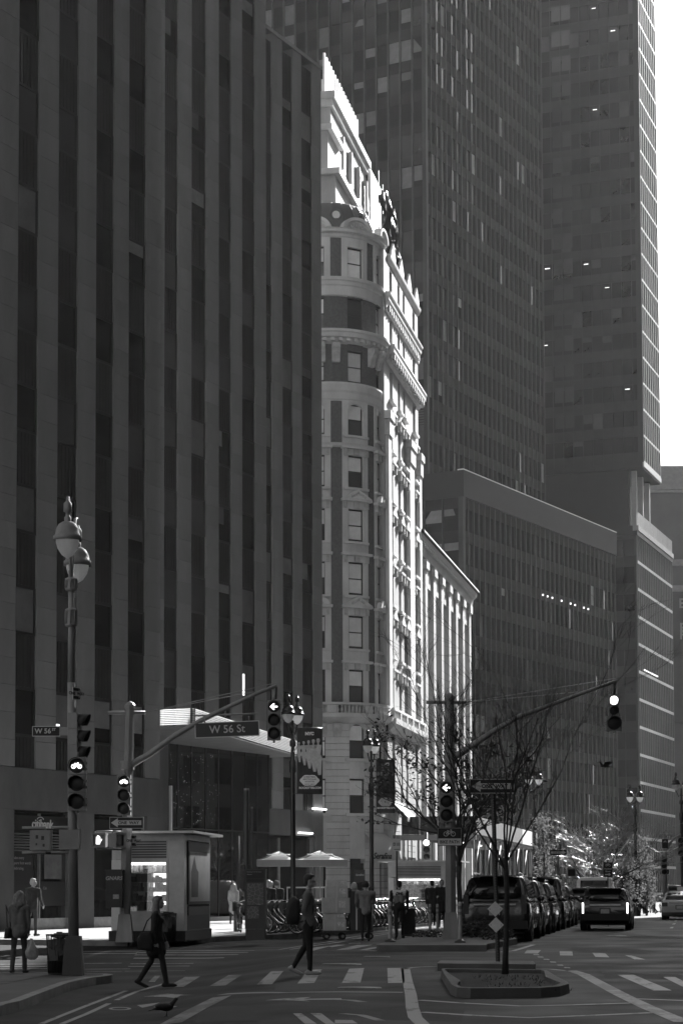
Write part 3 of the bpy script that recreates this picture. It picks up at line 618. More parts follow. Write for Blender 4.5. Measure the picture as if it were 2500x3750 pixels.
# mouldings round the bay
def z_(y): return zb(y)
R0 = RB
bayring('eaves_cornice', [(R0, z_(873)), (R0 + .12, z_(868)), (R0 + .14, z_(858)), (R0 + .4, z_(855)), (R0 + .42, z_(846)), (R0 + .5, z_(842)), (R0 - .4, z_(841))], m_stone)
bayring('cornice', [(R0, z_(1087)), (R0 + .15, z_(1084)), (R0 + .15, z_(1050)), (R0 + .22, z_(1046)), (R0 + .25, z_(1034)), (R0 + .33, z_(1030)), (R0 + .35, z_(1019)), (R0 - .3, z_(1018))], m_stone)
bayring('great_cornice', [(R0, z_(1262)), (R0 + .2, z_(1256)), (R0 + .24, z_(1244)), (R0 + .52, z_(1240)), (R0 + .56, z_(1226)), (R0 + .64, z_(1222)), (R0 + .64, z_(1213)), (R0 - .3, z_(1211))], m_stone)
bayring('string_course', [(R0, z_(1470)), (R0 + .1, z_(1462)), (R0 + .12, z_(1440)), (R0 + .2, z_(1432)), (R0 + .25, z_(1410)), (R0 + .2, z_(1402)), (R0 - .3, z_(1401))], m_stone)
bayring('string_course', [(R0 + .06, z_(1640)), (R0 + .2, z_(1634)), (R0 + .24, z_(1624)), (R0 - .3, z_(1622))], m_stone)
bayring('balcony_ledge', [(R0, z_(2650)), (R0 + .3, z_(2640)), (R0 + .7, z_(2628)), (R0 + .78, z_(2614)), (R0 - .3, z_(2612))], m_stone)
bayring('balcony_rail', [(R0 + .3, z_(2583)), (R0 + .62, z_(2583)), (R0 + .62, z_(2574)), (R0 + .3, z_(2573)), (R0 + .3, z_(2583))], m_stone)
for k in range(17):
    t = -36 + k * 7.5; a = ang(t); c = (BC[0] + (R0 + .46) * math.cos(a), BC[1] + (R0 + .46) * math.sin(a), 0)
    if k % 5 == 0: arcbox(MB(), t - 4.5, t + 4.5, R0 + .3, R0 + .6, z_(2612), z_(2584), 3).build('rail_pedestal', m_stone, hotel)
    else:
        for dt in (-2, 2):
            a = ang(t + dt); MB().lathe([(.05, 0), (.05, .06), (.085, .18), (.04, .36), (.06, .48), (.06, .5)], 8).build('baluster', m_stone, hotel, (BC[0] + (R0 + .46) * math.cos(a), BC[1] + (R0 + .46) * math.sin(a), z_(2612)))
for t in (-38, -8, 7, 52, 67):                                    # console brackets under the great cornice and the balcony
    for (yt, yb, d) in ((1263, 1330, .55), (2650, 2700, .45)):
        z1, z0 = z_(yt), z_(yb); a = ang(t); w = .26
        pts = [(0, 0, 0), (0, -d * .35, 0.02), (0, -d * .5, (z1 - z0) * .35), (0, -d, (z1 - z0) * .75), (0, -d, z1 - z0), (0, 0, z1 - z0)]
        b = MB(); b.extr([(-w, y, z) for x, y, z in pts][::-1], (2 * w, 0, 0)); b.torus((0, -d * .55, (z1 - z0) * .72), .16, .06, 12, 6, 'x')
        b.build('console', m_orn, hotel, (BC[0] + R0 * math.cos(a), BC[1] + R0 * math.sin(a), z0), a + math.pi / 2)
for k in range(46):                                               # dentils and modillions
    t = -95 + 4.1 * k; arcbox(MB(), t, t + 2.2, R0 + .1, R0 + .3, z_(858), z_(852), 1).build('dentil', m_stone, hotel)
for k in range(24):
    t = -92 + 7.8 * k; arcbox(MB(), t, t + 3.6, R0 + .1, R0 + .46, z_(1254), z_(1243), 1).build('modillion', m_stone, hotel)
# dome
zE, zD = z_(842), z_(726); dr = [(3.25, 0), (3.2, .12), (3.12, .3), (2.95, .55), (2.65, .82), (2.4, 1.0)]
dome = MB().lathe([(r, zE + (zD - zE) * q) for r, q in dr] + [(2.3, zD + .05), (0, zD + .35)], 48, (BC[0], BC[1], 0)).build('dome', m_dome, hotel)
for k in range(24):
    a = 2 * math.pi * k / 24; MB().tube([(BC[0] + (r + .02) * math.cos(a), BC[1] + (r + .02) * math.sin(a), zE + (zD - zE) * q) for r, q in dr], .035, 5).build('dome_rib', m_dome, dome)
for t in (9, 44):
    a = ang(t); q = .52; r = 2.98; c = (BC[0] + r * math.cos(a), BC[1] + r * math.sin(a), zE + (zD - zE) * q)
    o = MB().lathe([(0, -.06), (.3, -.06)], 20, axis='y').build('round_window', M('bright_pane', 0.75, 0.4, .1) if t == 9 else m_wg, dome, c, a + math.pi / 2)
    MB().torus((0, -.06, 0), .33, .07, 20, 6, 'y').build('round_window_frame', m_dome, o)
for t in WT:                                                      # arched dormer pediments over the eaves
    a = ang(t); w = 1.12; b = MB(); n = 12
    po = [(w * math.cos(math.pi * k / n), -.0, .78 * math.sin(math.pi * k / n)) for k in range(n + 1)]; pi_ = [(p[0] * .78, 0, p[2] * .76) for p in po]
    for k in range(n): b.extr([po[k], po[k + 1], pi_[k + 1], pi_[k]], (0, -.5, 0))
    b.extr(pi_[::1], (0, -.3, 0))
    o = b.build('arched_pediment', m_stone, hotel, (BC[0] + (R0 - .05) * math.cos(a), BC[1] + (R0 - .05) * math.sin(a), zE), a + math.pi / 2)
    cv = MB(); cv.ball((0, -.33, .3), .2, 10, 6, 1, .5, 1)
    for s in (-1, 1): cv.torus((s * .38, -.33, .2), .13, .05, 14, 6, 'y'); cv.torus((s * .62, -.33, .12), .07, .035, 12, 5, 'y')
    cv.build('carving', m_orn, o)
# rusticated base of the bay
CH = (z_(2700) - z_(2976)) / 11.5
for i, t in enumerate(WT):
    for (yt, yb, ar) in ((2651, 2776, True), (2852, 2977, False)): sash(t, z_(yb), z_(yt), ar); arcbox(MB(), t - DS + 2, t + DS - 2, R0 - .1, R0 + .25, z_(yb) - .2, z_(yb) - .021, 6).build('window_sill', m_stone, hotel)
    arcbox(MB(), t - DW, t + DW, R0 - .4, R0 + .05, z_(2851), z_(2776) - .02, 4).build('apron_stone', m_stone, hotel); arcbox(MB(), t - DW, t + DW, R0 - .4, R0 + .05, z_(2650), z_(2650) + .02, 4)
    arcbox(MB(), t - DW, t + DW, R0 - .4, R0 + .05, 3.6, z_(2977) - .02, 4).build('apron_stone', m_stone, hotel)
    nx = WT[i + 1] if i < 3 else 99
    z = 0.0
    while z < z_(2650) - .1:
        z2 = min(z + CH, z_(2650)); arcbox(MB(), t + DW, nx - (DW if i < 3 else 0), R0 - .4, R0 + .08, z + .025, z2, 4).build('rusticated_block', m_stone, hotel); z = z2
    arcbox(MB(), t - DW, t + DW, R0 - .5, R0 - .1, 0.3, 3.3, 4).build('restaurant_window', M('restaurant_glass', .02, .05, .2, .6), hotel)
arcbox(MB(), -110, 100, R0 - .4, R0 + .03, z_(2650), z_(2640), 40).build('frieze', m_stone, hotel)

# flat front on the avenue ----------------------------------------------------------------------
FW = [2.7, 5.9, 8.1, 12.5]; WW = [1.15, .95, .95, 1.15]; FE = 14.4
zr, zrail, zc1, zc2 = z_(865), z_(2612), z_(1262), z_(1087)
MB().box(1.0, FE, .38, 12, 0, zr - .6).build('front_core', MATS['dark_core'], hotel)
edges = [0.0]
for x, w in zip(FW, WW): edges += [x - w / 2, x + w / 2]
edges.append(FE)
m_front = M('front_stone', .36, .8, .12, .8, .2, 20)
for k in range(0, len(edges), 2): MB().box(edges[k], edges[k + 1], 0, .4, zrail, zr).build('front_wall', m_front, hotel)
for j, (x, w) in enumerate(zip(FW, WW)):
    zprev = zr
    for k, (yt, yb, kind) in enumerate(HWIN):
        z1, z0 = zb(yt) , zb(yb)
        MB().box(x - w / 2, x + w / 2, 0.02, .4, z1, zprev).build('front_apron', m_front, hotel); zprev = z0
        o = MB().box(x - w / 2, x + w / 2, .30, .33, z0, z1).build('window', m_wg, hotel)
        f = MB()
        for (a, b, c, d) in ((-w / 2, -w / 2 + .07, z0, z1), (w / 2 - .07, w / 2, z0, z1), (-w / 2 + .07, w / 2 - .07, z0, z0 + .07), (-w / 2 + .07, w / 2 - .07, z1 - .07, z1), (-w / 2 + .07, w / 2 - .07, (z0 + z1) / 2 - .03, (z0 + z1) / 2 + .03)): f.box(x + a, x + b, .22, .36, c, d)
        f.build('sash_frame', m_wfr, o)
        MB().box(x - w / 2 - .2, x + w / 2 + .2, -.28, -.001, z0 - .18, z0).build('window_sill', m_stone, hotel)
        if kind in 'hpa':
            MB().box(x - w / 2 - .3, x + w / 2 + .3, -.3, -.001, z1 + .4, z1 + .56).build('hood_moulding', m_stone, hotel)
            for s in (-1, 1): MB().box(x + s * (w / 2 + .1) - .1, x + s * (w / 2 + .1) + .1, -.26, -.001, z1 - .1, z1 + .399).build('bracket', m_orn, hotel)
            if kind == 'p': MB().extr([(x - w / 2 - .3, -.001, z1 + .562), (x + w / 2 + .3, -.001, z1 + .562), (x, -.001, z1 + 1.1)], (0, -.28, 0)).build('pediment', m_stone, hotel)
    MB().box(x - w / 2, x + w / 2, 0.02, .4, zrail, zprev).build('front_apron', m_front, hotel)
for x, w in ((.75, 1.1), (9.95, 1.9), (13.9, .9)):                # pilasters with capitals
    MB().box(x - w / 2, x + w / 2, -.26, -.001, zrail, z_(1560)).build('pilaster', m_stone, hotel)
    MB().box(x - w / 2 - .15, x + w / 2 + .15, -.36, -.001, z_(1559), z_(1500)).build('capital', m_orn, hotel)
    MB().box(x - w / 2 - .3, x + w / 2 + .3, -.45, -.001, z_(1499), z_(1470)).build('entablature', m_stone, hotel)
def run(name, prof, x0, x1, mat=None):                            # a straight moulding: (projection, z) profile run along the front
    return MB().extr([(x0, -p, z) for p, z in prof][::-1], (x1 - x0, 0, 0)).build(name, mat or m_stone, hotel)
run('cornice', [(0.001, z_(1087)), (.1, z_(1084)), (.1, z_(1055)), (.25, z_(1046)), (.27, z_(1030)), (.36, z_(1026)), (.38, z_(1018)), (0.001, z_(1016))], .5, FE + .2)
run('great_cornice', [(0.001, z_(1275)), (.18, z_(1262)), (.22, z_(1246)), (.52, z_(1240)), (.55, z_(1224)), (.6, z_(1220)), (.6, z_(1212)), (0.001, z_(1208))], .8, FE + .4)
run('parapet_cornice', [(0.001, z_(890)), (.12, z_(884)), (.2, z_(874)), (.24, z_(862)), (0.001, z_(858))], 1.5, FE + .2)
run('balcony_ledge', [(0.001, z_(2665)), (.3, z_(2650)), (.55, z_(2634)), (.58, z_(2614)), (0.001, z_(2612))], .8, FE + .3)
run('balcony_rail', [(.22, z_(2584)), (.48, z_(2584)), (.48, z_(2575)), (.22, z_(2574))], .8, FE + .3)
for k in range(30):
    x = 1.2 + k * .43
    if k % 6 == 5: MB().box(x - .2, x + .2, -.48, -.22, z_(2612), z_(2585)).build('rail_pedestal', m_stone, hotel)
    else: MB().lathe([(.06, 0), (.1, .18), (.045, .36), (.07, .5)], 8).build('baluster', m_stone, hotel, (x, -.35, z_(2612)))
for k in range(16):
    x = 1.3 + k * .84; MB().box(x, x + .34, -.5, -.2, z_(1262), z_(1243)).build('modillion', m_orn, hotel); MB().ball((x + .17, -.36, z_(1268)), .14, 8, 6).build('modillion_scroll', m_orn, hotel)
for k in range(18):
    x = 1.0 + k * .74; MB().box(x, x + .3, -.24, -.1, z_(1085), z_(1062)).build('modillion', m_orn, hotel)
for k, x in enumerate((3.2, 6.6, 10.0, 13.4)):                     # small gables along the parapet
    MB().extr([(x - .9, 0, zr), (x + .9, 0, zr), (x + .9, 0, zr + .5), (x, 0, zr + 1.35), (x - .9, 0, zr + .5)], (0, -.15, 0)).build('parapet_gable', m_orn, hotel)
z = 0.0
while z < z_(2665) - .1:                                          # rusticated piers of the front's base
    z2 = min(z + CH, z_(2665))
    for k in range(0, len(edges), 2): MB().box(edges[k] if k else .4, edges[k + 1], -.06, .4, z + .03, z2).build('rusticated_block', m_front, hotel)
    z = z2
for (x, w) in zip(FW, WW):
    for (a, b) in ((z_(2776), z_(2851)), (z_(2977), 3.6)): MB().box(x - w / 2, x + w / 2, 0, .4, min(a, b), max(a, b)).build('front_apron', m_front, hotel)
    MB().box(x - w / 2, x + w / 2, .3, .33, .4, z_(2655)).build('window', m_wg, hotel)
MB().box(FE, FE + .01, .4, 12, 0, zr).build('party_wall', m_brick, hotel)
# stepped penthouse behind the dome
def hl(px, y, d): p = P(px, y, d); v = Vector((p.x, p.y)) - H0; return v.dot(D_BW), v.dot(NB), p.z
x0, y0, z1 = hl(1209, 345, 137.6); x1, _, _ = hl(1350, 610, 151.0)
m_pent = M('penthouse_stone', .42, .8, .15, 1.0, .2, 20, streak=2)
pent = MB().box(x0, x1, y0, y0 + 12, zr - 3, z1).build('penthouse', m_pent, hotel)
def corn(xa, xb, y, z, p=.4, h=.9): return MB().box(xa - p, xb + p * .3, y - p, y + 12, z - h * .45, z + .1).build('penthouse_cornice', m_stone, pent), MB().box(xa - p * .55, xb, y - p * .55, y + 12, z - h, z - h * .451).build('penthouse_cornice', m_stone, pent)
corn(x0, x1, y0, z1)
L_ = x1 - x0
for k in range(4):
    a = x0 + L_ * (.1 + .225 * k); zz = z1 - 3.9
    o = MB().box(a, a + L_ * .17, y0 - .012, y0 + .05, zz, zz + 2.15).build('strip_window', m_wg, pent)
    MB().box(a + L_ * .17, a + L_ * .19, y0 - .25, y0 + .05, zz - .1, zz + 2.25).build('window_fin', m_stone, pent)
for k in range(9): MB().box(x0 + .02, x1, y0 - .02, y0 - .004, z1 - 1.5 - k * .35, z1 - 1.5 - k * .35 + .33).build('stone_course', m_pent, pent) if k < 2 else None
xb0, yb0, zb1 = hl(1200, 476, 136.0); xb1, _, _ = hl(1234, 552, 139.9)
MB().box(xb0, xb1 + 2, yb0, yb0 + 10, zr - 3, zb1).build('setback_block', m_pent, hotel); MB().box(xb0 - .35, xb1 + .1, yb0 - .35, yb0 + 10, zb1 + .002, zb1 + .35).build('setback_cornice', m_stone, hotel)
xc0, yc0, zc_ = hl(1228, 640, 135.2); xc1, _, _ = hl(1285, 735, 140.5)
MB().box(xc0, xc1 + 3, yc0, yc0 + 9, zr - 3, zc_).build('setback_block', m_pent, hotel); MB().box(xc0 - .35, xc1 + 3, yc0 - .35, yc0 + 9, zc_ + .002, zc_ + .4).build('setback_cornice', m_stone, hotel)
# roof screen of white posts
xs0, yS, zs1 = hl(1182, 195, 139.4); xs1, _, _ = hl(1318, 445, 151.7)
MB().box(xs0, xs1, yS, yS + .12, z1 + .1, zs1 - 1.9).build('roof_screen', M('white_screen', .75, .6, .08), pent)
for k in range(17):
    a = xs0 + (xs1 - xs0) * k / 16; MB().box(a - .11, a + .11, yS - .16, yS - .003, z1 + .1, zs1).build('screen_post', MATS['white_screen'], pent)
xa, ya, za = hl(1352, 604, 151.2); xb, _, _ = hl(1375, 700, 155.8); MB().box(xa, xb, ya - .1, ya + .1, zr, za - .3).build('white_panel', MATS['white_screen'], pent)
# scaffold with a dark tarpaulin on the hotel roof
sc = empty('roof_scaffold', (H0.x, H0.y, 0), heading(A_BW)); tag(sc, 'scaffold wrapped in crumpled black tarpaulin on the hotel roof', 'scaffold')
sx, sy, _ = hl(1386, 800, 136)
for dx in (0, 1.6, 3.2, 4.8):
    for dy in (0, 1.3): MB().tube([(sx + dx, sy + dy, zr - .6), (sx + dx, sy + dy, zr + 7.2 - .25 * dx)], .035, 6).build('scaffold_pole', m_steel, sc)
for z in (1.5, 3.2): MB().tube([(sx - .2, sy, zr + z), (sx + 5, sy, zr + z)], .03, 6).build('scaffold_rail', m_steel, sc)
tb = MB(); n, k = 26, 16; rt = random.Random(5); ph = [rt.random() * 6 for _ in range(6)]
gridv = []
for i in range(n + 1):
    for j in range(k + 1):
        u, v = i / n, j / k; bl = .28 * math.sin(u * 17 + ph[0] + 2 * v) * (.3 + v) + .18 * math.sin(u * 31 + v * 9 + ph[1]) + .12 * math.sin(v * 14 + ph[2])
        gridv.append((sx - .3 + 4.6 * u, sy - .35 - bl - .25 * v, zr + 5.6 * (1 - v) + .5 * math.sin(u * 8 + ph[3]) * (1 - v) - .5 * v))
tb.add(gridv, [(i * (k + 1) + j, (i + 1) * (k + 1) + j, (i + 1) * (k + 1) + j + 1, i * (k + 1) + j + 1) for i in range(n) for j in range(k)], True)
t_ = tb.build('tarpaulin', M('black_tarpaulin', .015, .25, .2, 3, .4, 5, spec=.6), sc); md = t_.modifiers.new('thickness', 'SOLIDIFY'); md.thickness = .02
# awnings and restaurant sign on the hotel's ground floor
aw = empty('restaurant_awning', (H0.x, H0.y, 0), heading(A_BW)); tag(aw, 'pale restaurant awning with script lettering round the hotel corner', 'awning')
b = MB(); arcbox(b, 20, 60, R0 + .02, R0 + .12, 3.2, 5.2); 
pts = []
for i in range(13):
    for (r, z) in ((R0 + .1, 5.3), (R0 + .9, 4.7), (R0 + 1.15, 3.9), (R0 + 1.15, 3.45)):
        a = ang(38 + 4.6 * i); pts.append((BC[0] + r * math.cos(a), BC[1] + r * math.sin(a), z))
b = MB().add(pts, [(i * 4 + j, i * 4 + j + 1, i * 4 + j + 5, i * 4 + j + 4) for i in range(12) for j in range(3)], True); o = b.build('awning_cloth', translucentM('awning_cloth', .6, .35), aw); md = o.modifiers.new('thickness', 'SOLIDIFY'); md.thickness = .02
a = ang(46); text('Serafina', .55, M('script_ink', .02, .6, 0), aw, (BC[0] + (R0 + 1.2) * math.cos(a), BC[1] + (R0 + 1.2) * math.sin(a), 3.75), .01, .012, shear=.35, rz=a + math.pi / 2)
sg = MB().box(-.34, .34, -.06, .06, 0, .8).build('restaurant_sign', M('black_sign', .008), None, P(1318, 3290, 126.5)); sg.rotation_euler.z = heading(A_BW) - R(90) ; sg.location = P(1317, 3230, 126.5); tag(sg, 'black panel with white script lettering beside the hotel corner', 'sign')
text('Serafina', .17, M('white_letter', .5, .6, 0), sg, (0, -.07, .45), .006, .004, shear=.35)
st = empty('striped_awning', (H0.x, H0.y, 0), heading(A_BW)); tag(st, 'small black and white striped awning on the hotel front', 'awning')
for k in range(8): MB().extr([(1.2 + k * .55, -.1, 7.5), (1.2 + k * .55, -1.2, 6.4), (1.2 + k * .55, -1.2, 6.1), (1.2 + k * .55, -.1, 7.2)], (.549, 0, 0)).build('stripe', M('awning_white', .7, .8, .1) if k % 2 else M('awning_black', .03, .8, .1), st)
# ------------------------------------------------------------------ pale pier-fronted building beyond the hotel
pb0 = Vector((5.55, 145.2)); pier_b = empty('pier_front_building', (pb0.x, pb0.y, 0), heading(R(11.4)))
tag(pier_b, 'low pale building with tall sunlit piers and a deep tiled cornice next to the hotel', 'building')
LP_, HP_ = 29.5, ZP(1950, 146, 1545)
m_pier = M('pier_stone', .42, .75, .12, .6, .2, 15, rv=.05); m_rec = M('recess_stone', .32, .8, .15)
MB().box(0, LP_, 1.0, 14, 0, HP_ - .8).build('wall', m_rec, pier_b)
NPB = 7
for k in range(NPB + 1):
    x = .3 + (LP_ - .9) * k / NPB
    MB().box(x - .55, x + .55, -.05, .999, 0, HP_ - 2.2).build('pier', m_pier, pier_b); MB().box(x - .7, x + .7, -.2, .999, HP_ - 2.199, HP_ - 1.5).build('pier_capital', M('pier_carving', .55, .8, .3, 3, .8, 8), pier_b)
    MB().cyl((x + .95, .62, 0), .28, 0, HP_ - 2.8, 10).build('half_column', m_pier, pier_b) if k < NPB else None
    if k < NPB:
        w = (LP_ - .9) / NPB
        for (z0, z1) in ((7.2, 11.5), (12.4, 17.0), (17.9, HP_ - 3.6)):
            o = MB().box(x + 1.4, x + w - .8, .9, .98, z0, z1).build('window', m_wg, pier_b); MB().box(x + 1.4, x + w - .8, .8, .899, (z0 + z1) / 2 - .06, (z0 + z1) / 2 + .06).build('transom', m_wfr, o)
        MB().box(x + 1.2, x + w - .6, .55, .999, 11.6, 12.3).build('spandrel_panel', M('pier_carving', .55), pier_b); MB().box(x + 1.2, x + w - .6, .55, .999, 17.1, 17.8).build('spandrel_panel', MATS['pier_carving'], pier_b)
        MB().box(x + .551, x + w - .551, .1, .999, HP_ - 3.4, HP_ - 1.6).build('lintel', m_pier, pier_b)
MB().extr([(-.5, .9, HP_ - 1.499), (-.5, -.1, HP_ - 1.45), (-.5, -.2, HP_ - .9), (-.5, -.48, HP_ - .65), (-.5, -.54, HP_ - .3), (-.5, .9, HP_ - .25)][::-1], (LP_ + 1.0, 0, 0)).build('cornice', m_pier, pier_b)
MB().extr([(-.6, 5, HP_ - .24), (-.6, -.75, HP_ - .24), (-.6, -.7, HP_ - .05), (-.6, 5, HP_ + 1.6)][::-1], (LP_ + 1.3, 0, 0)).build('tiled_roof', M('roof_tile', .06, .7, .3, 2), pier_b)
for k in range(40): MB().box(k * .74 - .3, k * .74 + .1, -.45, -.18, HP_ - .93, HP_ - .72).build('modillion', m_pier, pier_b)
MB().box(LP_ + .05, LP_ + .35, .0, 14, 0, HP_ - 1.5).build('end_wall', m_pier, pier_b)

# ------------------------------------------------------------------ curtain-wall towers
class Curtain:
    def __init__(s, root, glass, budget=296): s.root = root; s.left = budget; s.rest = [MB() for _ in glass]; s.glass = glass; s.cache = {}
    def face(s, org, phi, width, z0, z1, bay, floor, m_mull, m_sp, win=.62, mw=.12, md=.18, wts=(.7, .3), keep=None, sp_each=True, zoff=0.0, mullname='mullion', pane_w=None, sp_h=None, lamps=0, blank=(), z_keep=0, wfn=None):
        root = s.root; n = max(1, round(width / bay)); bay = width / n; c, sn = math.cos(phi), math.sin(phi)
        def at(u, out, z): return (org[0] + c * u + sn * out, org[1] + sn * u - c * out, z)
        MB().box(0, width, .12, .4, z0, z1).build('wall_backing', MATS['dark_core'], root, (org[0], org[1], 0), phi)
        mk = MB().box(-mw / 2, mw / 2, -md, .12, z0, z1).mesh(mullname, m_mull)
        for k in range(n + 1): obj(mullname, mk, root, at(k * bay, 0, 0), phi)
        zz = z0 + zoff; hs = floor * (1 - win); sk = MB().box(0, width, -.02, .12, 0, hs).mesh('spandrel_band', m_sp)
        ck = (round(bay, 3), round(floor * win, 3), mw); meshes = s.cache.get(ck)
        if not meshes: meshes = s.cache[ck] = [MB().box(mw / 2, bay - mw / 2, .06, .1, 0, floor * win).mesh('window_pane', g) for g in s.glass]
        fl = 0
        while zz < z1 - .5:
            if fl in blank: zz += floor; fl += 1; continue
            obj('spandrel_band', sk, root, at(0, 0, zz), phi); zw = zz + hs
            if zw + floor * win <= z1 + .01:
                for k in range(n):
                    r = rnd.random(); gi = 0; acc = 0
                    for gi, w in enumerate(wfn(k, zw) if wfn else wts):
                        acc += w
                        if r < acc: break
                    if s.left > 0 and (keep is None or keep(k, zw)):
                        s.left -= 1
                        if gi == 2 and rnd.random() < .6 and len(s.glass) > 2:
                            gi = 0; hb = floor * win * rnd.uniform(.3, .75); MB().box(mw / 2 + .04, bay - mw / 2 - .04, .045, .055, floor * win - hb, floor * win - .05).build('window_blind', s.glass[2], root, at(k * bay, 0, zw), phi)
                        o = obj('window_pane', meshes[gi], root, at(k * bay, 0, zw), phi + rnd.gauss(0, .006)); o.rotation_euler.x = rnd.gauss(0, .004)
                    else:
                        a = len(s.rest[gi].v); s.rest[gi].box(mw / 2, bay - mw / 2, .06, .1, 0, floor * win); s.rest[gi].xf(Matrix.Translation(at(k * bay, 0, zw)) @ Matrix.Rotation(phi + rnd.gauss(0, .006), 4, 'Z'), a)
                    if lamps and rnd.random() < lamps:
                        q = rnd.uniform(.15, .4) * bay; MB().box(q, q + rnd.uniform(.3, .5) * bay, .045, .055, floor * win * .72, floor * win * .72 + .09).build('ceiling_lamp', emitM('office_lamp', .9), root, at(k * bay, 0, zw), phi)
            zz += floor; fl += 1
    def done(s):
        for g, b in zip(s.glass, s.rest):
            if b.v: o = b.build('window_panes', g, s.root); o['kind'] = 'stuff'
m_dm = M('bronze_mullion', .05, .6, .15, 1.0, spec=.15); m_ds = M('bronze_spandrel', .022, .7, .2, .6, rv=.2, spec=.06); m_lv = M('louvre_metal', .07, .6, .15)
tg = [M('tower_glass', .010, .3, .3, .35, rv=.4, spec=0.0), glassM('tower_glass_grey', .022, .05, .4, .3, .45), M('tower_blind', .16, .4, .25, .8, rv=.4)]
tw0 = Vector((10.05, 229.0)); tower = empty('dark_office_tower', (tw0.x, tw0.y, 0), heading(A_AV))
tag(tower, 'tall dark bronze curtain-wall office tower rising behind the hotel', 'tower')
TH, TW_ = 138.0, 30.0
MB().box(.5, 35.5, .5, TW_ - .5, 0, TH).build('tower_core', MATS['dark_core'], tower)
cw = Curtain(tower, tg)
zlo = ZP(1830, 230)
cw.face((0, TW_), -math.pi / 2, TW_, ZP(1560, 229), TH, 1.56, 3.84, M('front_mullion', .085, .6, .15, spec=.2), m_ds, win=.66, mw=.16, md=.22, wts=(.5, .22, .28), keep=lambda k, z: z < 108 and k > 7, zoff=.4)
for k in range(44): MB().box(0, TW_ - .4, .02, .06, zlo + k * .3, zlo + k * .3 + .2).build('louvre', m_lv, tower, (-.12, TW_ - .2, 0), -math.pi / 2)
MB().box(-.1, .6, 0, TW_, zlo - 3, ZP(1560, 229)).build('louvre_wall', m_lv, tower)
MB().box(-.25, .25, -.25, .25, 0, TH).build('corner_post', m_dm, tower)
cw.face((0, 0), 0, 36, zlo - 20, TH, 1.44, 3.84, m_dm, m_ds, win=.66, mw=.13, md=.16, wfn=lambda k, z: (.15, .8, .05) if (k in (2, 3, 5, 6, 8, 9) and k < 4 + (z - 36) * .1) else (.94, .03, .03), keep=lambda k, z: 30 < z < 106 and k < 12)
cw.done()
pd0 = Vector((13.5, 220.0)); wing = empty('low_office_block', (pd0.x, pd0.y, 0), heading(R(29.5))); tag(wing, 'long dark mid-rise office block with a blank parapet in front of the dark tower', 'building')
PH, PL, PW = ZP(1730, 221), 45.5, 14.0
MB().box(.5, PL - .5, .5, PW - .5, 0, PH).build('block_core', MATS['dark_core'], wing)
cw = Curtain(wing, tg)
cw.face((0, PW), -math.pi / 2, PW, 0, PH - 3.0, 2.25, 3.82, m_dm, m_ds, win=.66, mw=.16, md=.2, wts=(.25, .2, .55), keep=lambda k, z: k > 1, zoff=(PH - 3.0) % 3.82 - 1.2)
cw.face((0, 0), 0, PL, 0, PH - 3.0, 1.42, 3.82, m_dm, m_ds, win=.66, mw=.16, md=.14, wfn=lambda k, z: (.86, .10, .04) if not 9 < k < 19 else (.7, .26, .04), keep=lambda k, z: z > 12, zoff=(PH - 3.0) % 3.82 - 1.2)
cw.done()
pr = M('parapet_panel', .034, .6, .1, .3, spec=.1)
MB().box(-.15, PL + .1, -.32, .4, PH - 3.0, PH).build('parapet', pr, wing); MB().box(-.15, .4, .401, PW, PH - 3.0, PH).build('parapet', pr, wing); MB().box(-.2, PL + .1, -.36, .42, PH + .002, PH + .12).build('parapet_cap', M('sunlit_cap', .7, .4, .05), wing)  # the cap's pale colour stands in for a sunlit top edge
MB().box(-.3, .3, -.3, .3, 0, PH - 3.01).build('corner_post', m_dm, wing)
for k in (15, 16, 17, 19, 21, 22, 24, 25): MB().ball((k * 1.42 + .7, -.06, ZP(2185, 240)), .13, 8, 6).build('ceiling_lamp', emitM('office_lamp2', .6), wing)
# right tower on its broad base
A_RT = R(20.3); rt0 = Vector((43.9, 285.5)); rtow = empty('slab_tower', (rt0.x, rt0.y, 0), heading(A_RT)); tag(rtow, 'dark glass slab tower with a sunlit white-gridded side against the bright sky', 'tower')
RTW, RTL, RTH = 40.0, 12.6, 150.0; zq = ZP(1700, 287, 2355)
side_g = M('slab_side_glass', .012, .6, .2, .3, spec=0.03)
rg = [glassM('slab_glass', .008, .03, .12, .3, .2), glassM('slab_glass_grey', .016, .05, .2, .3, .3), M('slab_blind', .045, .5, .2, .8, rv=.3), glassM('slab_wavy_glass', .06, .05, 1.0, 1.6, .9)]
m_rsp = M('slab_spandrel', .012, .5, .2, .5, rv=.15); m_wgrid = M('sunlit_grid', .62, .5, .08); m_rm = M('slab_mullion', .02, .5, .1)  # side grid painted white as sunlit, front mullions kept dark
MB().box(.5, RTL - .5, .5, RTW - .5, zq, RTH).build('tower_core', MATS['dark_core'], rtow)
cw = Curtain(rtow, rg, 176)
cw.face((0, RTW), -math.pi / 2, RTW, zq, RTH, 1.5, 3.84, m_rm, m_rsp, win=.6, mw=.1, md=.05, wts=(.72, .12, .16), keep=lambda k, z: k > 12 and z < 132, lamps=.05)
cs = Curtain(rtow, [side_g], 120); cs.face((0, 0), 0, RTL, zq, RTH, 1.4, 3.84, m_wgrid, m_wgrid, win=.925, mw=.13, md=.02, wts=(1,), keep=lambda k, z: z < 132)
cw.done(); cs.done()
wv = MB().box(.03, 1.42, 0, .05, 0, 2.3).mesh('wavy_pane', rg[3])
for k in range(17):
    for j in (0, 1): obj('wavy_pane', wv, rtow, (-.1, RTW - (RTW - 11.6) + 1.5 * (1 - j) - .02, 132 - k * 3.84 - 1.2), -math.pi / 2)
MB().box(-.12, .3, 0.0, .8, zq, RTH).build('corner_post', m_rm, rtow)
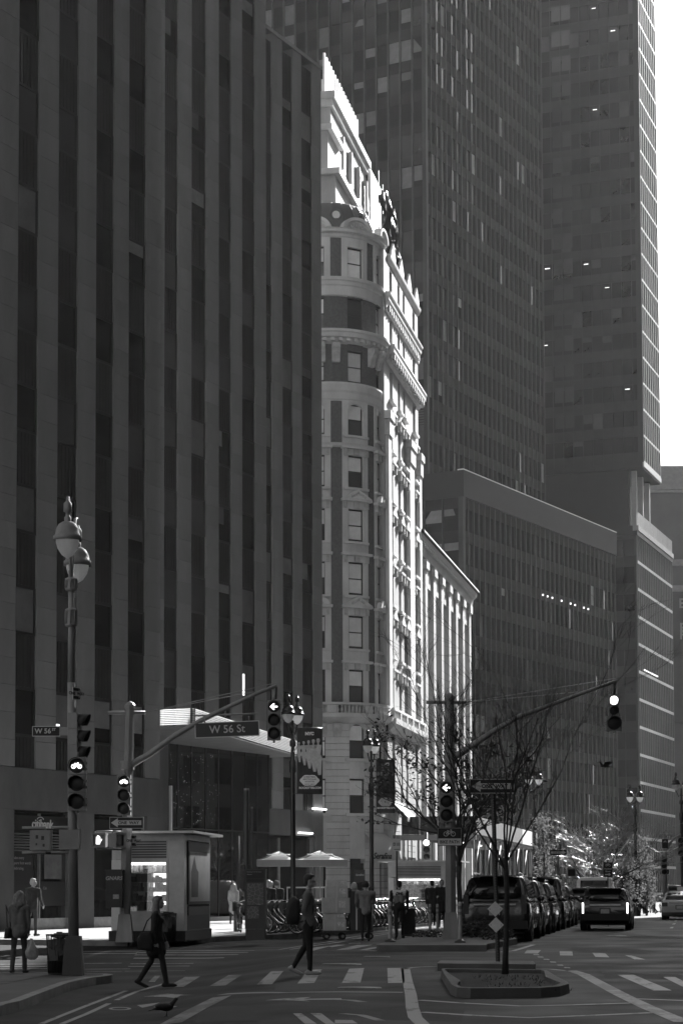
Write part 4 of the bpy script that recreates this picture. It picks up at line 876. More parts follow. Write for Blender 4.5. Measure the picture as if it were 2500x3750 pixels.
# open storey with columns
zo = ZP(1985, 290, 2370)
for x in (1.6, 6.2, 11.0): MB().box(x - .35, x + .35, 1.4, 2.1, zo - 1, zq).build('column', M('pale_column', .35, .7, .1), rtow)
MB().box(0, 1.19, 2.3, RTW, zo - 3, zq - .91).build('louvre_storey', m_rsp, rtow); MB().box(1.2, RTL - .4, 5.5, RTW - 2, zo - 3, zq).build('recessed_wall', M('recess_dark', .02, .8), rtow)
MB().box(-.2, RTL, 0.1, RTW, zq - .9, zq - .01).build('soffit', m_rsp, rtow); MB().box(-.2, RTL, -.1, .09, zq - .7, zq - .01).build('edge_band', m_wgrid, rtow)
rb0 = Vector((40.6, 271.0)); base = empty('tower_base_block', (rb0.x, rb0.y, 0), heading(A_RT)); tag(base, 'dark glass base block with pale horizontal bands below the slab tower', 'building')
BL, BW_, BHt = 25.0, 40.0, ZP(1925, 271, 2335)
MB().box(.5, BL - .5, .5, BW_ - .5, 0, BHt - .2).build('block_core', MATS['dark_core'], base)
cw = Curtain(base, rg, 96)
cw.face((0, BW_), -math.pi / 2, BW_, 0, BHt - 1.3, 1.9, 3.8, m_rm, m_rsp, win=.6, mw=.12, md=.05, wts=(.75, .15, .10), keep=lambda k, z: k > 15, zoff=(BHt - 1.3) % 3.8 - .5, lamps=.01)
cs = Curtain(base, [side_g], 200); cs.face((0, 0), 0, BL, 0, BHt - 1.3, 1.25, 3.8, M('shaded_grid', .16, .5, .1), M('band_grid', .45, .5, .1), win=.9, mw=.12, md=.02, wts=(1,), keep=lambda k, z: True, zoff=(BHt - 1.3) % 3.8)  # mullions painted greyer for the weaker sun lower down
cw.done(); cs.done()
MB().box(-.3, BL, -.12, .5, BHt - 1.3, BHt - .71).build('fascia_band', m_rsp, base); MB().box(-.3, BL, -.3, .5, BHt - .7, BHt).build('coping_band', M('coping_pale', .34, .6, .15), base); MB().box(-.3, .3, .501, BW_, BHt - 1.3, BHt).build('coping_band', m_rsp, base)
for k in range(34): MB().box(.2 + k * .72, .2 + k * .72 + .66, -.15, -.1, BHt + .05, BHt + 1.9).build('parapet_screen', M('parapet_glass', .2, .3, .2, rv=.2), base)
for k in range(8): MB().ball((3.2 + k * 1.25, -.2, BHt - 19.6), .12, 8, 6).build('ceiling_lamp', MATS['office_lamp2'], base)
# farther block with advertising letters at the street's end
fb = empty('billboard_building', (58, 380, 0), 0); tag(fb, 'hazy far building with pale ledges and large advertising letters', 'building')
zt = ZP(1712, 380); MB().box(0, 60, 0, 30, 0, zt).build('wall', M('far_wall', .12, .8, .2, .1), fb)
for yy, hh in ((1712, 3.2), (1772, 1.4), (1800, .5)): z = ZP(yy, 380); MB().box(-.3, 60, -.5, -.01, z - hh, z).build('ledge', M('far_ledge', .28, .8, .15), fb)
for yy in (2055, 2150): z = ZP(yy, 380); MB().box(-.3, 60, -.8, -.01, z - 1.2, z).build('ledge', MATS['far_ledge'], fb)
MB().box(4, 60, -.6, -.02, ZP(2650, 380), ZP(2165, 380)).build('billboard', M('billboard', .05, .6, .3, .2), fb)
for s, x, y, sz in (('EN', 2484, 2210, 2.6), ('EA', 2487, 2300, 2.6), ('PO', 2487, 2325, 2.6)):
    p = P(x, y, 379); text(s, sz, M('far_letter', .3, .7, 0), fb, (p.x - 58, -.62, p.z), .05, .05, 'LEFT')
# west-side and near blocks that wall in the avenue (outside the picture)
m_w1 = M('west_masonry', .16, .85, .2, .4, rv=.05); m_w1s = M('west_spandrel', .05, .6, .2)
def street_block(name, org, angle, L, D, H, label, side):
    root = empty(name, (org[0], org[1], 0), heading(angle)); tag(root, label, 'building')
    MB().box(0, L, 0, side * D, 0, H).build('wall', m_w1, root) if side > 0 else MB().box(0, L, -D, 0, 0, H).build('wall', m_w1, root)
    b = MB(); g = MB(); y = -.05 if side > 0 else .05
    for fz in range(int((H - 6) / 3.8)):
        for k in range(int(L / 3.2)): x = .8 + k * 3.2; b.box(x, x + 1.6, min(y, 0), max(y, 0), 6 + fz * 3.8, 6 + fz * 3.8 + 2)
    for k in range(int(L / 5)): b.box(.5 + k * 5, 4.6 + k * 5, min(y, 0), max(y, 0), .5, 4.2)
    o = b.build('window_panes', m_gl[0], root); o['kind'] = 'stuff'; MB().box(-.3, L + .3, (-.5 if side > 0 else 0), (0 if side > 0 else .5), H - 1, H + .4).build('cornice', m_w1, root)
wq = lambda d: (22 + .198 * d, d)
street_block('west_office_block', wq(88), A_BW, 126 / .981, 45, 93.5, 'tall masonry office block on the west side of the avenue', -1)
street_block('west_corner_block', wq(-60), A_BW, 130, 45, 60, 'masonry corner block on the west side nearer the park', -1)
street_block('east_corner_block', (-21, -70), R(6), 95, 40, 55, 'masonry corner block on the east side north of the cross street', 1)
street_block('west_avenue_tower', (172, 285), A_AV, 150, 60, 205, 'far tall masonry tower west of the avenue', -1)
street_block('west_side_street_block', (104, 90), A_AV, 150, 45, 138, 'tall masonry block on the side street west of the avenue', -1)
# ------------------------------------------------------------------ poles, signals, signs
m_pole = M('galvanised_steel', .22, .55, .25, 3, .15, 30, metal=.35, streak=4); m_poled = M('dark_pole_paint', .035, .4, .2, 4); m_house = M('signal_housing', .2, .55, .15, 4)
m_lensoff = M('dark_lens', .01, .35, .2, 5); m_sigw = emitM('signal_light', 1.6); m_blk = M('sign_black', .012, .55, .15); m_grn = M('sign_green', .045, .5, .1); m_wht = M('sign_white', .5, .55, .08); m_al = M('sign_back', .25, .5, .15, metal=.3)
m_visor = M('signal_visor', .02, .6, .1)
def bike_symbol(r, mat, name='bicycle_symbol', parent=None, loc=(0, 0, 0)):
    b = MB(); w = r * .42; t = r * .05
    for s in (-1, 1): b.torus((s * r * .5, 0, -r * .12), r * .3, t, 18, 5, 'y')
    j = {'rh': (-.5, -.12), 'bb': (-.08, -.16), 'st': (-.22, .26), 'hd': (.3, .26), 'fh': (.5, -.12), 'hb': (.2, .42)}
    for a, c in (('rh', 'bb'), ('bb', 'st'), ('bb', 'hd'), ('st', 'hd'), ('rh', 'st'), ('hd', 'fh'), ('hd', 'hb')): b.tube([(j[a][0] * r, 0, j[a][1] * r), (j[c][0] * r, 0, j[c][1] * r)], t, 5)
    b.tube([(-.34 * r, 0, .34 * r), (-.12 * r, 0, .34 * r)], t * 1.2, 5); b.tube([(.1 * r, 0, .45 * r), (.3 * r, 0, .45 * r)], t, 5)
    return b.build(name, mat, parent, loc)
def arrow_left(r, mat, parent, loc):
    b = MB(); pts = [(-.72, 0), (-.05, .62), (.1, .44), (-.28, .1), (.66, .1), (.66, -.1), (-.28, -.1), (.1, -.44), (-.05, -.62)]
    t = .16
    for q in ([(-.74, 0), (-.02, .66), (.14, .5), (-.42, 0)], [(-.74, 0), (-.42, 0), (.14, -.5), (-.02, -.66)], [(-.1, .11), (.68, .11), (.68, -.11), (-.1, -.11)]): b.extr([(x * r, 0, z * r) for x, z in q], (0, -.008, 0))
    return b.build('arrow_symbol', mat, parent, loc)
def signal(label, pos, rz=0.0, rs=(.15, .15, .15), lit=0, sym=None, group='traffic signals'):
    """vertical signal head, top centre at pos, front towards local -Y"""
    root = empty('traffic_signal', pos, rz); tag(root, label, 'traffic light', group); z = 0
    for i, r in enumerate(rs):
        h = 2 * r + .055; w = 2 * r + .05; zc = z - h / 2
        b = MB(); b.box(-w / 2, w / 2, -.02, .16, z - h + .006, z); b.box(-w / 2 + .02, w / 2 - .02, -.03, -.019, z - h + .02, z - .014); b.cyl((w / 2 + .012, .06, zc + .06), .014, -.02, .02, 6); b.cyl((w / 2 + .012, .06, zc - .06), .014, -.02, .02, 6)
        b.build('signal_section', m_house, root)
        n = 20; vs = MB()
        for k in range(n):
            a0 = -R(35) + (math.pi + R(70)) * k / n; a1 = -R(35) + (math.pi + R(70)) * (k + 1) / n; d0 = .16 + .06 * math.sin(a0); d1 = .16 + .06 * math.sin(a1); rr = r + .008
            vs.add([(rr * math.cos(a0), -.02, zc + rr * math.sin(a0)), (rr * math.cos(a1), -.02, zc + rr * math.sin(a1)), (rr * math.cos(a1), -.02 - d1, zc + rr * math.sin(a1)), (rr * math.cos(a0), -.02 - d0, zc + rr * math.sin(a0))], [(0, 1, 2, 3)], True)
        v = vs.build('visor', m_visor, root); md = v.modifiers.new('thickness', 'SOLIDIFY'); md.thickness = .006
        on = i == lit
        lens = MB().lathe([(0, -.045), (r * .5, -.042), (r * .85, -.036), (r, -.03)], 20, (0, 0, zc), axis='y').build('lens', m_sigw if (on and sym is None) else m_lensoff, root)
        if on and sym == 'bike': bike_symbol(r * .82, m_sigw, 'bicycle_symbol', root, (0, -.07, zc))
        if on and sym == 'arrow': arrow_left(r * .9, m_sigw, root, (0, -.06, zc))
        z -= h
    MB().tube([(0, .07, 0), (0, .07, .1)], .03, 8).build('bracket', m_house, root); MB().tube([(0, .07, z), (0, .07, z - .06)], .03, 8).build('bracket', m_house, root)
    return root
def plate(name, pos, w, h, mat, rz=0.0, border=None, label='', cat='sign', group=None, post=False):
    root = empty(name, pos, rz); tag(root, label, cat, group)
    MB().box(-w / 2, w / 2, -.006, .006, -h / 2, h / 2).build('sign_plate', border or mat, root)
    i = .014 * max(1, w); MB().box(-w / 2 + i, w / 2 - i, -.011, -.0065, -h / 2 + i, h / 2 - i).build('sign_face', mat, root); return root
def one_way(pos, w, rz, label, left=True, h=None):
    h = h or w * .34; root = plate('one_way_sign', pos, w, h, m_blk, rz, m_wht if w < .8 or True else m_blk, label); s = -1 if left else 1
    hw = w * .455; hb = h * .2; ha = h * .39; xh = hw - w * .2
    pts = [(s * hw, 0), (s * xh, ha), (s * xh, hb), (-s * hw * .96, hb), (-s * hw * .96, -hb), (s * xh, -hb), (s * xh, -ha)]
    pts = pts if not left else pts[::-1]
    MB().extr([(x, -.0112, z) for x, z in pts], (0, -.003, 0)).build('arrow', m_wht, root)
    text('ONE  WAY', h * .36, m_blk, root, (-s * w * .06, -.0155, -.004), .001, .004, sx=1.0); return root
LEFT_SPOT = G(262, 3566, .15)
# 1. the left corner lamp post with double helmet lanterns ---------------------------------------
dL = 38.4
lp = empty('street_lamp', P(270, 3566, dL)); lp.location.z = -.09; tag(lp, 'old grey corner lamp post with two stacked helmet lanterns above the litter basket', 'street lamp')
def lx(px, py): p = P(px, py, dL); return p.x - lp.location.x, p.z + .09
b = MB(); b.prism([(-.2, -.2), (.2, -.2), (.2, .2), (-.2, .2)], 0, .75, [(-.14, -.14), (.14, -.14), (.14, .14), (-.14, .14)]); b.build('post_base', m_poled, lp)
x1, z1 = lx(263, 1990); MB().tube([(0, 0, .7), (lx(262, 2500)[0], 0, lx(262, 2500)[1])], [.105, .075], 12).build('pole', m_pole, lp)
xt, zt = lx(262, 2090); xm, zm_ = lx(262, 2500)
MB().tube([(xm, 0, zm_), (xt, 0, zt)], [.07, .055], 12).build('pole_top', m_pole, lp)
for yy, rr, hh in ((2140, .12, .16), (2262, .12, .26)):
    z = lx(262, yy)[1]; b = MB(); b.lathe([(.06, -hh / 2 - .06), (rr, -hh / 2 - .03), (rr, -hh / 2), (rr * .86, -hh / 2 + .02), (rr * .86, hh / 2 - .02), (rr, hh / 2), (rr, hh / 2 + .03), (.06, hh / 2 + .06)], 16, (xt, 0, z))
    for k in range(8): a = k * math.pi / 4; b.tube([(xt + rr * .97 * math.cos(a), rr * .97 * math.sin(a), z - hh / 2), (xt + rr * .97 * math.cos(a), rr * .97 * math.sin(a), z + hh / 2)], .012, 5)
    b.build('pole_collar', m_pole, lp)
m_lglass = translucentM('frosted_globe', .95, .75)
def lantern(root, x, y, z, s=1.0, cap=None, arm=True):            # helmet lantern, rim at height z
    h = MB().lathe([(.0, .27), (.09, .262), (.15, .22), (.2, .13), (.215, .03), (.245, .02), (.245, -.06), (.23, -.065), (.23, -.02), (0, .0)], 24, (0, 0, 0)).xf(Matrix.Translation((x, y, z)) @ Matrix.Scale(s, 4)).build('helmet', cap or m_pole, root)
    MB().lathe([(.2, -.04), (.2, -.09), (.17, -.2), (.1, -.31), (.02, -.365), (0, -.37)], 24).xf(Matrix.Translation((x, y, z)) @ Matrix.Scale(s, 4)).build('globe', m_lglass, h)
    b = MB(); b.lathe([(.055, .26), (.06, .34), (.035, .36), (.035, .42), (.07, .44), (.07, .58), (.05, .6), (.03, .62), (.03, .66), (0, .67)], 14).xf(Matrix.Translation((x, y, z)) @ Matrix.Scale(s, 4)); b.build('finial', cap or m_pole, h)
    return h
z_f = lx(262, 1985)[1]; lantern(lp, xt, -.55, z_f, 1.12); lantern(lp, xt + .02, .75, lx(262, 2040)[1] + .02, 1.12)
b = MB(); b.tube([(xt, 0, zt - .25), (xt, -.12, zt + .1), (xt, -.32, z_f + .75), (xt, -.5, z_f + .78), (xt, -.55, z_f + .62)], .03, 8); b.tube([(xt, 0, zt - .2), (xt, .2, zt + .3), (xt, .55, z_f + .55), (xt, .73, z_f + .6), (xt, .75, z_f + .45)], .03, 8); b.build('lantern_arm', m_pole, lp)
signal('bicycle signal glowing on the corner lamp post above the litter basket', P(283, 2772, dL - .2), 0, (.145, .145, .145), 0, 'bike')
signal('unlit signal head seen side-on, high on the corner lamp post', P(288, 2612, dL), R(80), (.128, .128, .128), 9)
p = P(170, 2678, dL); s_ = plate('street_name_sign', p, .54, .2, m_blk, 0, m_wht, 'narrow dark street name plate reading W 56 ST on the lamp post'); text('W 56', .135, m_wht, s_, (-.06, -.013, 0), .001, .003); text('ST', .07, m_wht, s_, (.15, -.013, .03), .001, .002)
MB().box(.235, .42, -.01, .01, -.08, .08).build('bracket', m_al, s_)
one_way(P(281, 2540, dL - .1), .22, R(55), 'small weathered one-way sign turned away on the corner lamp post', False, .24)
def ped_box(label, pos, rz, hand=False):
    root = empty('pedestrian_signal', pos, rz); tag(root, label, 'pedestrian signal', 'pedestrian signals')
    b = MB(); b.prism([(-.19, -.09), (.19, -.09), (.19, .12), (-.19, .12)], -.19, .19); b.build('signal_case', M('signal_case', .19, .5, .15, 4), root)
    f = MB(); f.box(-.2, .2, -.16, -.091, .15, .2); f.box(-.2, .2, -.16, -.091, -.2, -.15); f.box(-.2, -.16, -.16, -.091, -.149, .149); f.box(.16, .2, -.16, -.091, -.149, .149); f.build('hood', M('signal_case', .19), root)
    MB().box(-.159, .159, -.096, -.0915, -.149, .149).build('screen', m_lensoff if not hand else M('ped_screen', .08, .4, .1), root)
    if hand:
        b = MB(); b.box(-.075, .035, -.105, -.0965, -.11, .02)
        for k, (x, h) in enumerate(((-.072, .07), (-.042, .105), (-.012, .1), (.016, .07))): b.box(x, x + .024, -.105, -.0965, .02, .02 + h)
        b.extr([(.035, -.0965, -.07), (.035, -.0965, -.02), (.075, -.0965, .035), (.095, -.0965, .02)], (0, -.0085, 0)); b.build('hand_symbol', emitM('hand_glow', .7), root)
    for s in (-1, 1): MB().tube([(-.1, .05, s * .19), (-.1, .05, s * .24), (.35, .05, s * .24)], .025, 8).build('bracket', m_pole, root)
    return root
pb_ = ped_box('pedestrian signal seen from behind with stickers, on the corner lamp post', P(150, 3077, dL), R(178))
for x, z, w in ((.05, .06, .05), (-.06, .04, .055), (.06, -.08, .03), (-.08, -.1, .04)): MB().box(x - w / 2, x + w / 2, .1205, .123, z - w * .7, z + w * .7).build('sticker', M('sticker', .03, .5, .8, 30), pb_)
ped_box('pedestrian signal seen from behind beside the corner lamp pole', P(256, 3075, dL), R(180))
# 2. signal pole with mast arm at the far kerb -------------------------------------------------
dP = 54.0; p2 = empty('signal_pole', P(458, 3446, dP)); p2.location.z = .15; tag(p2, 'grey octagonal signal pole whose mast arm carries the green street name sign', 'signal pole')
def rel(root, px, py, d): p = P(px, py, d); return (p.x - root.location.x, p.y - root.location.y, p.z - root.location.z)
def sigpole(root, d, xb, xtp, ytop, armpts, bw=.44, bar=None):
    MB().prism([(-bw / 2, -bw / 2), (bw / 2, -bw / 2), (bw / 2, bw / 2), (-bw / 2, bw / 2)], 0, .75, [(-bw * .34, -bw * .34), (bw * .34, -bw * .34), (bw * .34, bw * .34), (-bw * .34, bw * .34)]).build('post_base', m_pole, root)
    t = rel(root, xtp, ytop, d); MB().tube([(0, 0, .7), (t[0], 0, t[2] - .12)], [.15, .125], 8, smooth=False).build('pole', m_pole, root)
    MB().lathe([(.15, -.12), (.15, -.02), (.09, .05), (0, .1)], 8, t, smooth=False).build('pole_cap', m_pole, root)
    pts = [rel(root, x, y, d) for x, y in armpts]; pts = [(x, -.05, z) for x, y, z in pts]
    arm = MB().tube(pts, [.095 - .05 * k / (len(pts) - 1) for k in range(len(pts))], 10).build('mast_arm', m_pole, root)
    b = MB(); b.cyl((pts[0][0] * .4, 0, pts[0][2]), .19, -.12, .12, 8); b.build('arm_clamp', m_pole, root)
    if bar:
        a, c = rel(root, bar[0], bar[2], d), rel(root, bar[1], bar[2], d); MB().tube([(a[0], 0, a[2]), (c[0], 0, c[2])], .05, 8).build('cross_bar', m_pole, root)
        for k in (len(pts) - 1, len(pts) - 2): MB().tube([(c[0], -.02, c[2]), (pts[k][0], -.05, pts[k][2] + .08)], .012, 5).build('guy_wire', m_pole, root)
    return pts
sigpole(p2, dP, 458, 477, 2580, [(478, 2803), (545, 2765), (640, 2696), (735, 2640), (840, 2588), (930, 2545), (1012, 2512)], .46, (396, 532, 2610))
b = MB(); a, c = rel(p2, 712, 2622, dP), rel(p2, 948, 2614, dP); b.tube([(a[0], -.05, a[2]), (c[0], -.05, c[2])], .025, 6); q = rel(p2, 825, 2596, dP); b.tube([(q[0], -.05, q[2]), (q[0], -.05, q[2] - .22)], .02, 6); b.build('sign_hanger', m_pole, p2)
s_ = plate('street_name_sign', P(832, 2671, dP - .1), 1.75, .42, m_grn, R(0), m_wht, 'large hanging street name sign reading W 56 St on the mast arm'); s_.rotation_euler = (0, R(-2.2), 0)
text('W 56 St', .3, m_wht, s_, (0, -.013, .0), .001, .003, sx=.95)
for x in (-.6, .6): MB().tube([(x, 0, .2), (x, 0, .34)], .02, 6).build('hanger', m_al, s_)
signal('left-arrow signal hanging from the mast arm beside the W 56 St sign', P(1003, 2564, dP - .1), 0, (.155, .155, .155), 0, 'arrow')
MB().tube([rel(p2, 1012, 2515, dP), rel(p2, 1010, 2560, dP)], .03, 6).build('signal_hanger', m_poled, p2)
signal('bicycle signal on the grey pole above the one-way sign and newsstand', P(455, 2838, dP - .25), 0, (.155, .155, .155), 0, 'bike')
one_way(P(464, 3013, dP - .25), .92, 0, 'white one-way sign pointing left on the pole beside the newsstand')
ped_box('pedestrian signal showing a pale raised hand beside the newsstand pole', P(366, 3077, dP - .2), R(-8), True); ped_box('unlit pedestrian signal turned sideways on the newsstand pole', P(427, 3078, dP - .25), R(55))
one_way(P(490, 3079, dP - .2), .2, R(50), 'small dark one-way sign turned away on the newsstand pole', False, .3)
cb = empty('signal_controller_box', P(420, 3255, dP - .3)); tag(cb, 'dark signal controller box with graffiti and stickers strapped to the pole', 'control box')
MB().box(-.22, .22, -.16, .16, -.5, .48).build('cabinet', M('cabinet_paint', .03, .55, .3, 5), cb); MB().box(-.24, .24, -.18, .18, .481, .52).build('lid', M('cabinet_paint', .03), cb); MB().box(-.19, .19, -.17, -.161, -.46, .44).build('door', M('cabinet_paint', .03), cb)
text('GNARS', .14, M('graffiti', .4, .6, 0), cb, (0, -.172, .28), .001, .004, shear=.2); MB().box(-.02, .14, -.174, -.1705, -.27, -.15).build('sticker', M('pale_sticker', .3, .6, .3, 20), cb); MB().box(-.1, .02, -.174, -.1705, -.05, .05).build('sticker', M('sticker', .03), cb)
# 3. signal pole on the planted island -----------------------------------------------------------
dQ = 56.0; p3 = empty('signal_pole', P(1650, 3440, dQ)); p3.location.z = .15; tag(p3, 'thick dark signal pole on the planted island with a long mast arm', 'signal pole')
sigpole(p3, dQ, 1650, 1645, 2548, [(1655, 2778), (1725, 2732), (1800, 2682), (1890, 2628), (1988, 2592), (2113, 2545), (2254, 2495)], .46, (1560, 1707, 2572))
MB().tube([rel(p3, 2250, 2498, dQ), rel(p3, 2247, 2545, dQ)], .03, 6).build('signal_hanger', m_poled, p3)
signal('hanging signal with its round top lamp lit at the end of the long mast arm', P(2245, 2546, dQ), 0, (.12, .12, .185), 0)
signal('left-arrow signal fixed to the pole above the bike path sign', P(1633, 2860, dQ - .25), 0, (.165, .165, .165), 0, 'arrow')
s_ = plate('bike_path_sign', P(1645, 3064, dQ - .25), .68, .51, m_wht, 0, m_blk, 'bike path sign with a white bicycle on black above the words'); MB().box(-.32, .32, -.0135, -.0112, -.05, .235).build('sign_panel', m_blk, s_)
bike_symbol(.2, m_wht, 'bicycle_symbol', s_, (0, -.018, .1)); text('BIKE PATH', .125, m_blk, s_, (0, -.014, -.15), .001, .003, sx=.92)
# perforated post with the big one-way sign
dO = 38.3; po = empty('sign_post', P(1822, 3517, dO)); po.location.z = .15; tag(po, 'black perforated steel sign post standing in the low island kerb', 'sign post')
t = rel(po, 1804, 2905, dO); b = MB(); b.tube([(0, 0, 0), (t[0], 0, t[2])], .042, 4, smooth=False); b.build('post', m_poled, po)
dots = MB()
for k in range(int(t[2] / .05)): q = k * .05 / t[2]; dots.cbox((t[0] * q, -.043, t[2] * q), (.014, .004, .014))
o = dots.build('post_holes', M('post_hole', .2, .6, 0), po); o['kind'] = 'stuff'
one_way(P(1800, 2879, dO - .06), .86, 0, 'large black one-way sign pointing left behind the bare tree', True, .28)
for y, l in ((3329, 'upper plain white diamond marker on the perforated post'), (3387, 'lower plain white diamond marker on the perforated post')):
    q = P(1812 if y < 3350 else 1815, y, dO - .06); m = empty('diamond_marker', q); m.rotation_euler = (0, R(45), 0); tag(m, l, 'sign')
    MB().box(-.105, .105, -.004, .004, -.105, .105).build('marker_plate', M('marker_white', .7, .6, .12, 8), m)
    for s in (-1, 1): MB().cyl((s * .07, -.006, -s * .07 * -1), .008, -.004, .004, 8, 'y').build('bolt', m_poled, m)
# far signs
def sign_on_post(px, py, d, w, h, label, kind):
    g = P(px, py, d); root = empty('post_sign', (g.x, g.y, .0)); tag(root, label, 'sign'); zc = g.z
    MB().tube([(0, .03, 0), (0, .03, zc + h / 2)], .03, 6).build('post', m_poled, root)
    MB().box(-w / 2, w / 2, -.006, .006, zc - h / 2, zc + h / 2).build('sign_face', m_blk if kind != 'park' else m_wht, root); return root, zc
s_, z = sign_on_post(2224, 3185, 84, .37, .62, 'black sign with a bicycle and an arrow to Hudson River', 'river'); bike_symbol(.14, m_wht, 'bicycle_symbol', s_, (0, -.012, z + .2)); text('Hudson', .1, m_wht, s_, (0, -.008, z + .04), .001, .002); text('River', .1, m_wht, s_, (0, -.008, z - .07), .001, .002)
MB().extr([(-.12, -.008, z - .22), (.03, -.008, z - .22), (.03, -.008, z - .27), (.12, -.008, z - .2), (.03, -.008, z - .13), (.03, -.008, z - .18), (-.12, -.008, z - .18)], (0, -.003, 0)).build('arrow', m_wht, s_)
s_, z = sign_on_post(2043, 3122, 95, .8, .26, 'far one-way sign pointing right behind the parked cars', 'ow')
MB().extr([(.36, -.008, z), (.2, -.008, z - .1), (.2, -.008, z - .05), (-.35, -.008, z - .05), (-.35, -.008, z + .05), (.2, -.008, z + .05), (.2, -.008, z + .1)], (0, -.003, 0)).build('arrow', m_wht, s_); text('ONE WAY', .09, m_blk, s_, (-.05, -.013, z), .001, .002)
s_, z = sign_on_post(1452, 3087, 66, .28, .53, 'white kerb sign with black figures 1 and 6 above the bicycles', 'park')
for t_, zz in (('1', .2), ('6', -.04)): MB().box(-.12, -.05, -.0095, -.0065, z + zz - .05, z + zz + .05).build('black_panel', m_blk, s_); text(t_, .09, m_wht, s_, (-.085, -.011, z + zz), .001, .002)
MB().box(-.09, .09, -.0095, -.0065, z - .22, z - .2).build('arrow', m_blk, s_)
for k in range(6): MB().box(-.02, .11, -.0095, -.0065, z + .22 - .035 * k - (.13 if k > 2 else 0), z + .235 - .035 * k - (.13 if k > 2 else 0)).build('printed_line', m_blk, s_)
# ------------------------------------------------------------------ twin-lantern lamp posts
m_cap = M('black_enamel', .02, .25, .15, 4, spec=.6)
def twin_lamp(px, d, label, ztop=8.7, zbase=.15, banner=None, rz=R(60)):
    g = P(px, 3264, d); root = empty('twin_lamp_post', (g.x, g.y, zbase), 0); tag(root, label, 'street lamp', 'twin lantern lamp posts'); H = ztop - zbase
    MB().lathe([(.26, 0), (.26, .3), (.2, .4), (.17, .9), (.12, 1.0), (.095, 1.3), (.085, H - 3.1), (.12, H - 3.05), (.125, H - 2.7), (.08, H - 2.62), (.06, H - 2.2), (.11, H - 2.15), (.11, H - 2.0), (.05, H - 1.9), (.045, H - 1.3), (0, H - 1.25)], 16).build('pole', m_cap, root)
    for s in (-1, 1):
        x, y = s * .3 * math.cos(rz), s * .3 * math.sin(rz)
        MB().tube([(0, 0, H - 1.6), (x * .5, y * .5, H - 1.75), (x * 1.15, y * 1.15, H - 1.3), (x * 1.25, y * 1.25, H - .75), (x, y, H - .45), (x, y, H - .6)], .025, 6).build('lantern_arm', m_cap, root)
        lantern(root, x, y, H - 1.02, 1.0, m_cap)
    return root
l1 = twin_lamp(1073, 69, 'black twin-lantern lamp post beside the dancers banner and the vendor parasols'); l2 = twin_lamp(1361, 84, 'black twin-lantern lamp post in front of the hotel bay')
def banner(px0, px1, y0, y1, d, lamp, label, dancers):
    a, b = P(px0, y0, d), P(px1, y1, d); w, h = b.x - a.x, a.z - b.z; root = empty('street_banner', (a.x, a.y, b.z)); tag(root, label, 'banner', 'banners on the lamp posts')
    n = 8; vs = []
    for i in range(n + 1):
        for j in range(n + 1): u, v = i / n, j / n; vs.append((w * u, .025 * math.sin(u * 5 + v * 3) - (.0 if dancers else .1 * u), h * v))
    o = MB().add(vs, [(i * (n + 1) + j, (i + 1) * (n + 1) + j, (i + 1) * (n + 1) + j + 1, i * (n + 1) + j + 1) for i in range(n) for j in range(n)], True).build('banner_cloth', M('banner_cloth', .045, .8, .35, 1.5), root); md = o.modifiers.new('t', 'SOLIDIFY'); md.thickness = .008
    for z in (0, h): MB().tube([(-.25, .02, z), (w, .02, z)], .015, 6).build('banner_rod', m_cap, root)
    yy = -.05 if dancers else -.13; pal = M('print_pale', .5, .8, .2, 12); md_ = M('print_mid', .18, .8, .3, 8); wt = M('print_white', .75, .8, .1)
    text('NYC', h * .062, wt, root, (w * .5, yy, h * .91), .002, .012)
    if dancers:
        for k in range(5):
            s = .55 + .1125 * k; x = w * (.08 + .19 * k); z0 = h * .2; H_ = h * .62 * s; b = MB(); q = yy + .03 - .006 * k
            def poly(pts): b.extr([(x + px_ * H_, q, h * .84 - (1 - pz) * H_ - (1 - s) * h * .12) for px_, pz in pts], (0, -.004, 0))
            poly([(-.035, .9), (.035, .9), (.045, .95), (.03, .995), (-.03, .995), (-.045, .95)]); poly([(-.02, .84), (.02, .84), (.02, .91), (-.02, .91)])
            poly([(-.09, .84), (-.06, .6), (.06, .6), (.09, .84)]); poly([(-.09, .84), (-.26, .56), (-.23, .54), (-.04, .78)]); poly([(-.12, .46), (.12, .46), (.06, .61), (-.06, .61)]); poly([(-.08, .46), (.0, .1), (.07, .1), (.09, .46)])
            b.build('dancer_print', pal, root)
    else:
        b = MB()
        for pts in ([(.0, .5), (.0, .42), (.42, .58), (.36, .62)], [(.0, .64), (.08, .64), (.4, .36), (.3, .34)]): b.extr([(w * u, yy + .02, h * v) for u, v in pts], (0, -.004, 0))
        for k in range(5): b.extr([(w * (.1 + .19 * k + .08 * math.cos(t * math.pi / 5)), yy + .02, h * (.73 + .04 * math.sin(t * math.pi / 5))) for t in range(10)], (0, -.004, 0))
        b.build('dancer_print', md_, root)
    b = MB(); b.extr([(w * (.5 + .38 * math.cos(t * math.pi / 12) * (1 + .05 * math.cos(t * math.pi / 2))), yy - .012, h * (.2 + .085 * math.sin(t * math.pi / 12) * (1 + .08 * math.cos(t * math.pi / 2)))) for t in range(24)], (0, -.004, 0)); b.build('label_print', wt if dancers else pal, root)
    for s_, z, sz in (('CHRISTMAS', .25, .035), ('SPECTACULAR', .215, .03), ('ROCKETTES', .18, .026), ('NOV 9 - JAN 2', .14, .024)): text(s_, h * sz, md_, root, (w * .5, yy - .019, h * z), .001, .002)
    text('ROCKETTES.COM', h * .042, wt, root, (w * .52, yy, h * .085), .002, .005)
banner(1087, 1180, 2666, 2906, 68.7, l1, 'banner with a line of dancers reading NYC and ROCKETTES.COM', True)
banner(1376, 1446, 2782, 2976, 83.7, l2, 'dark banner with crossed ribbons reading NYC in front of the hotel', False)
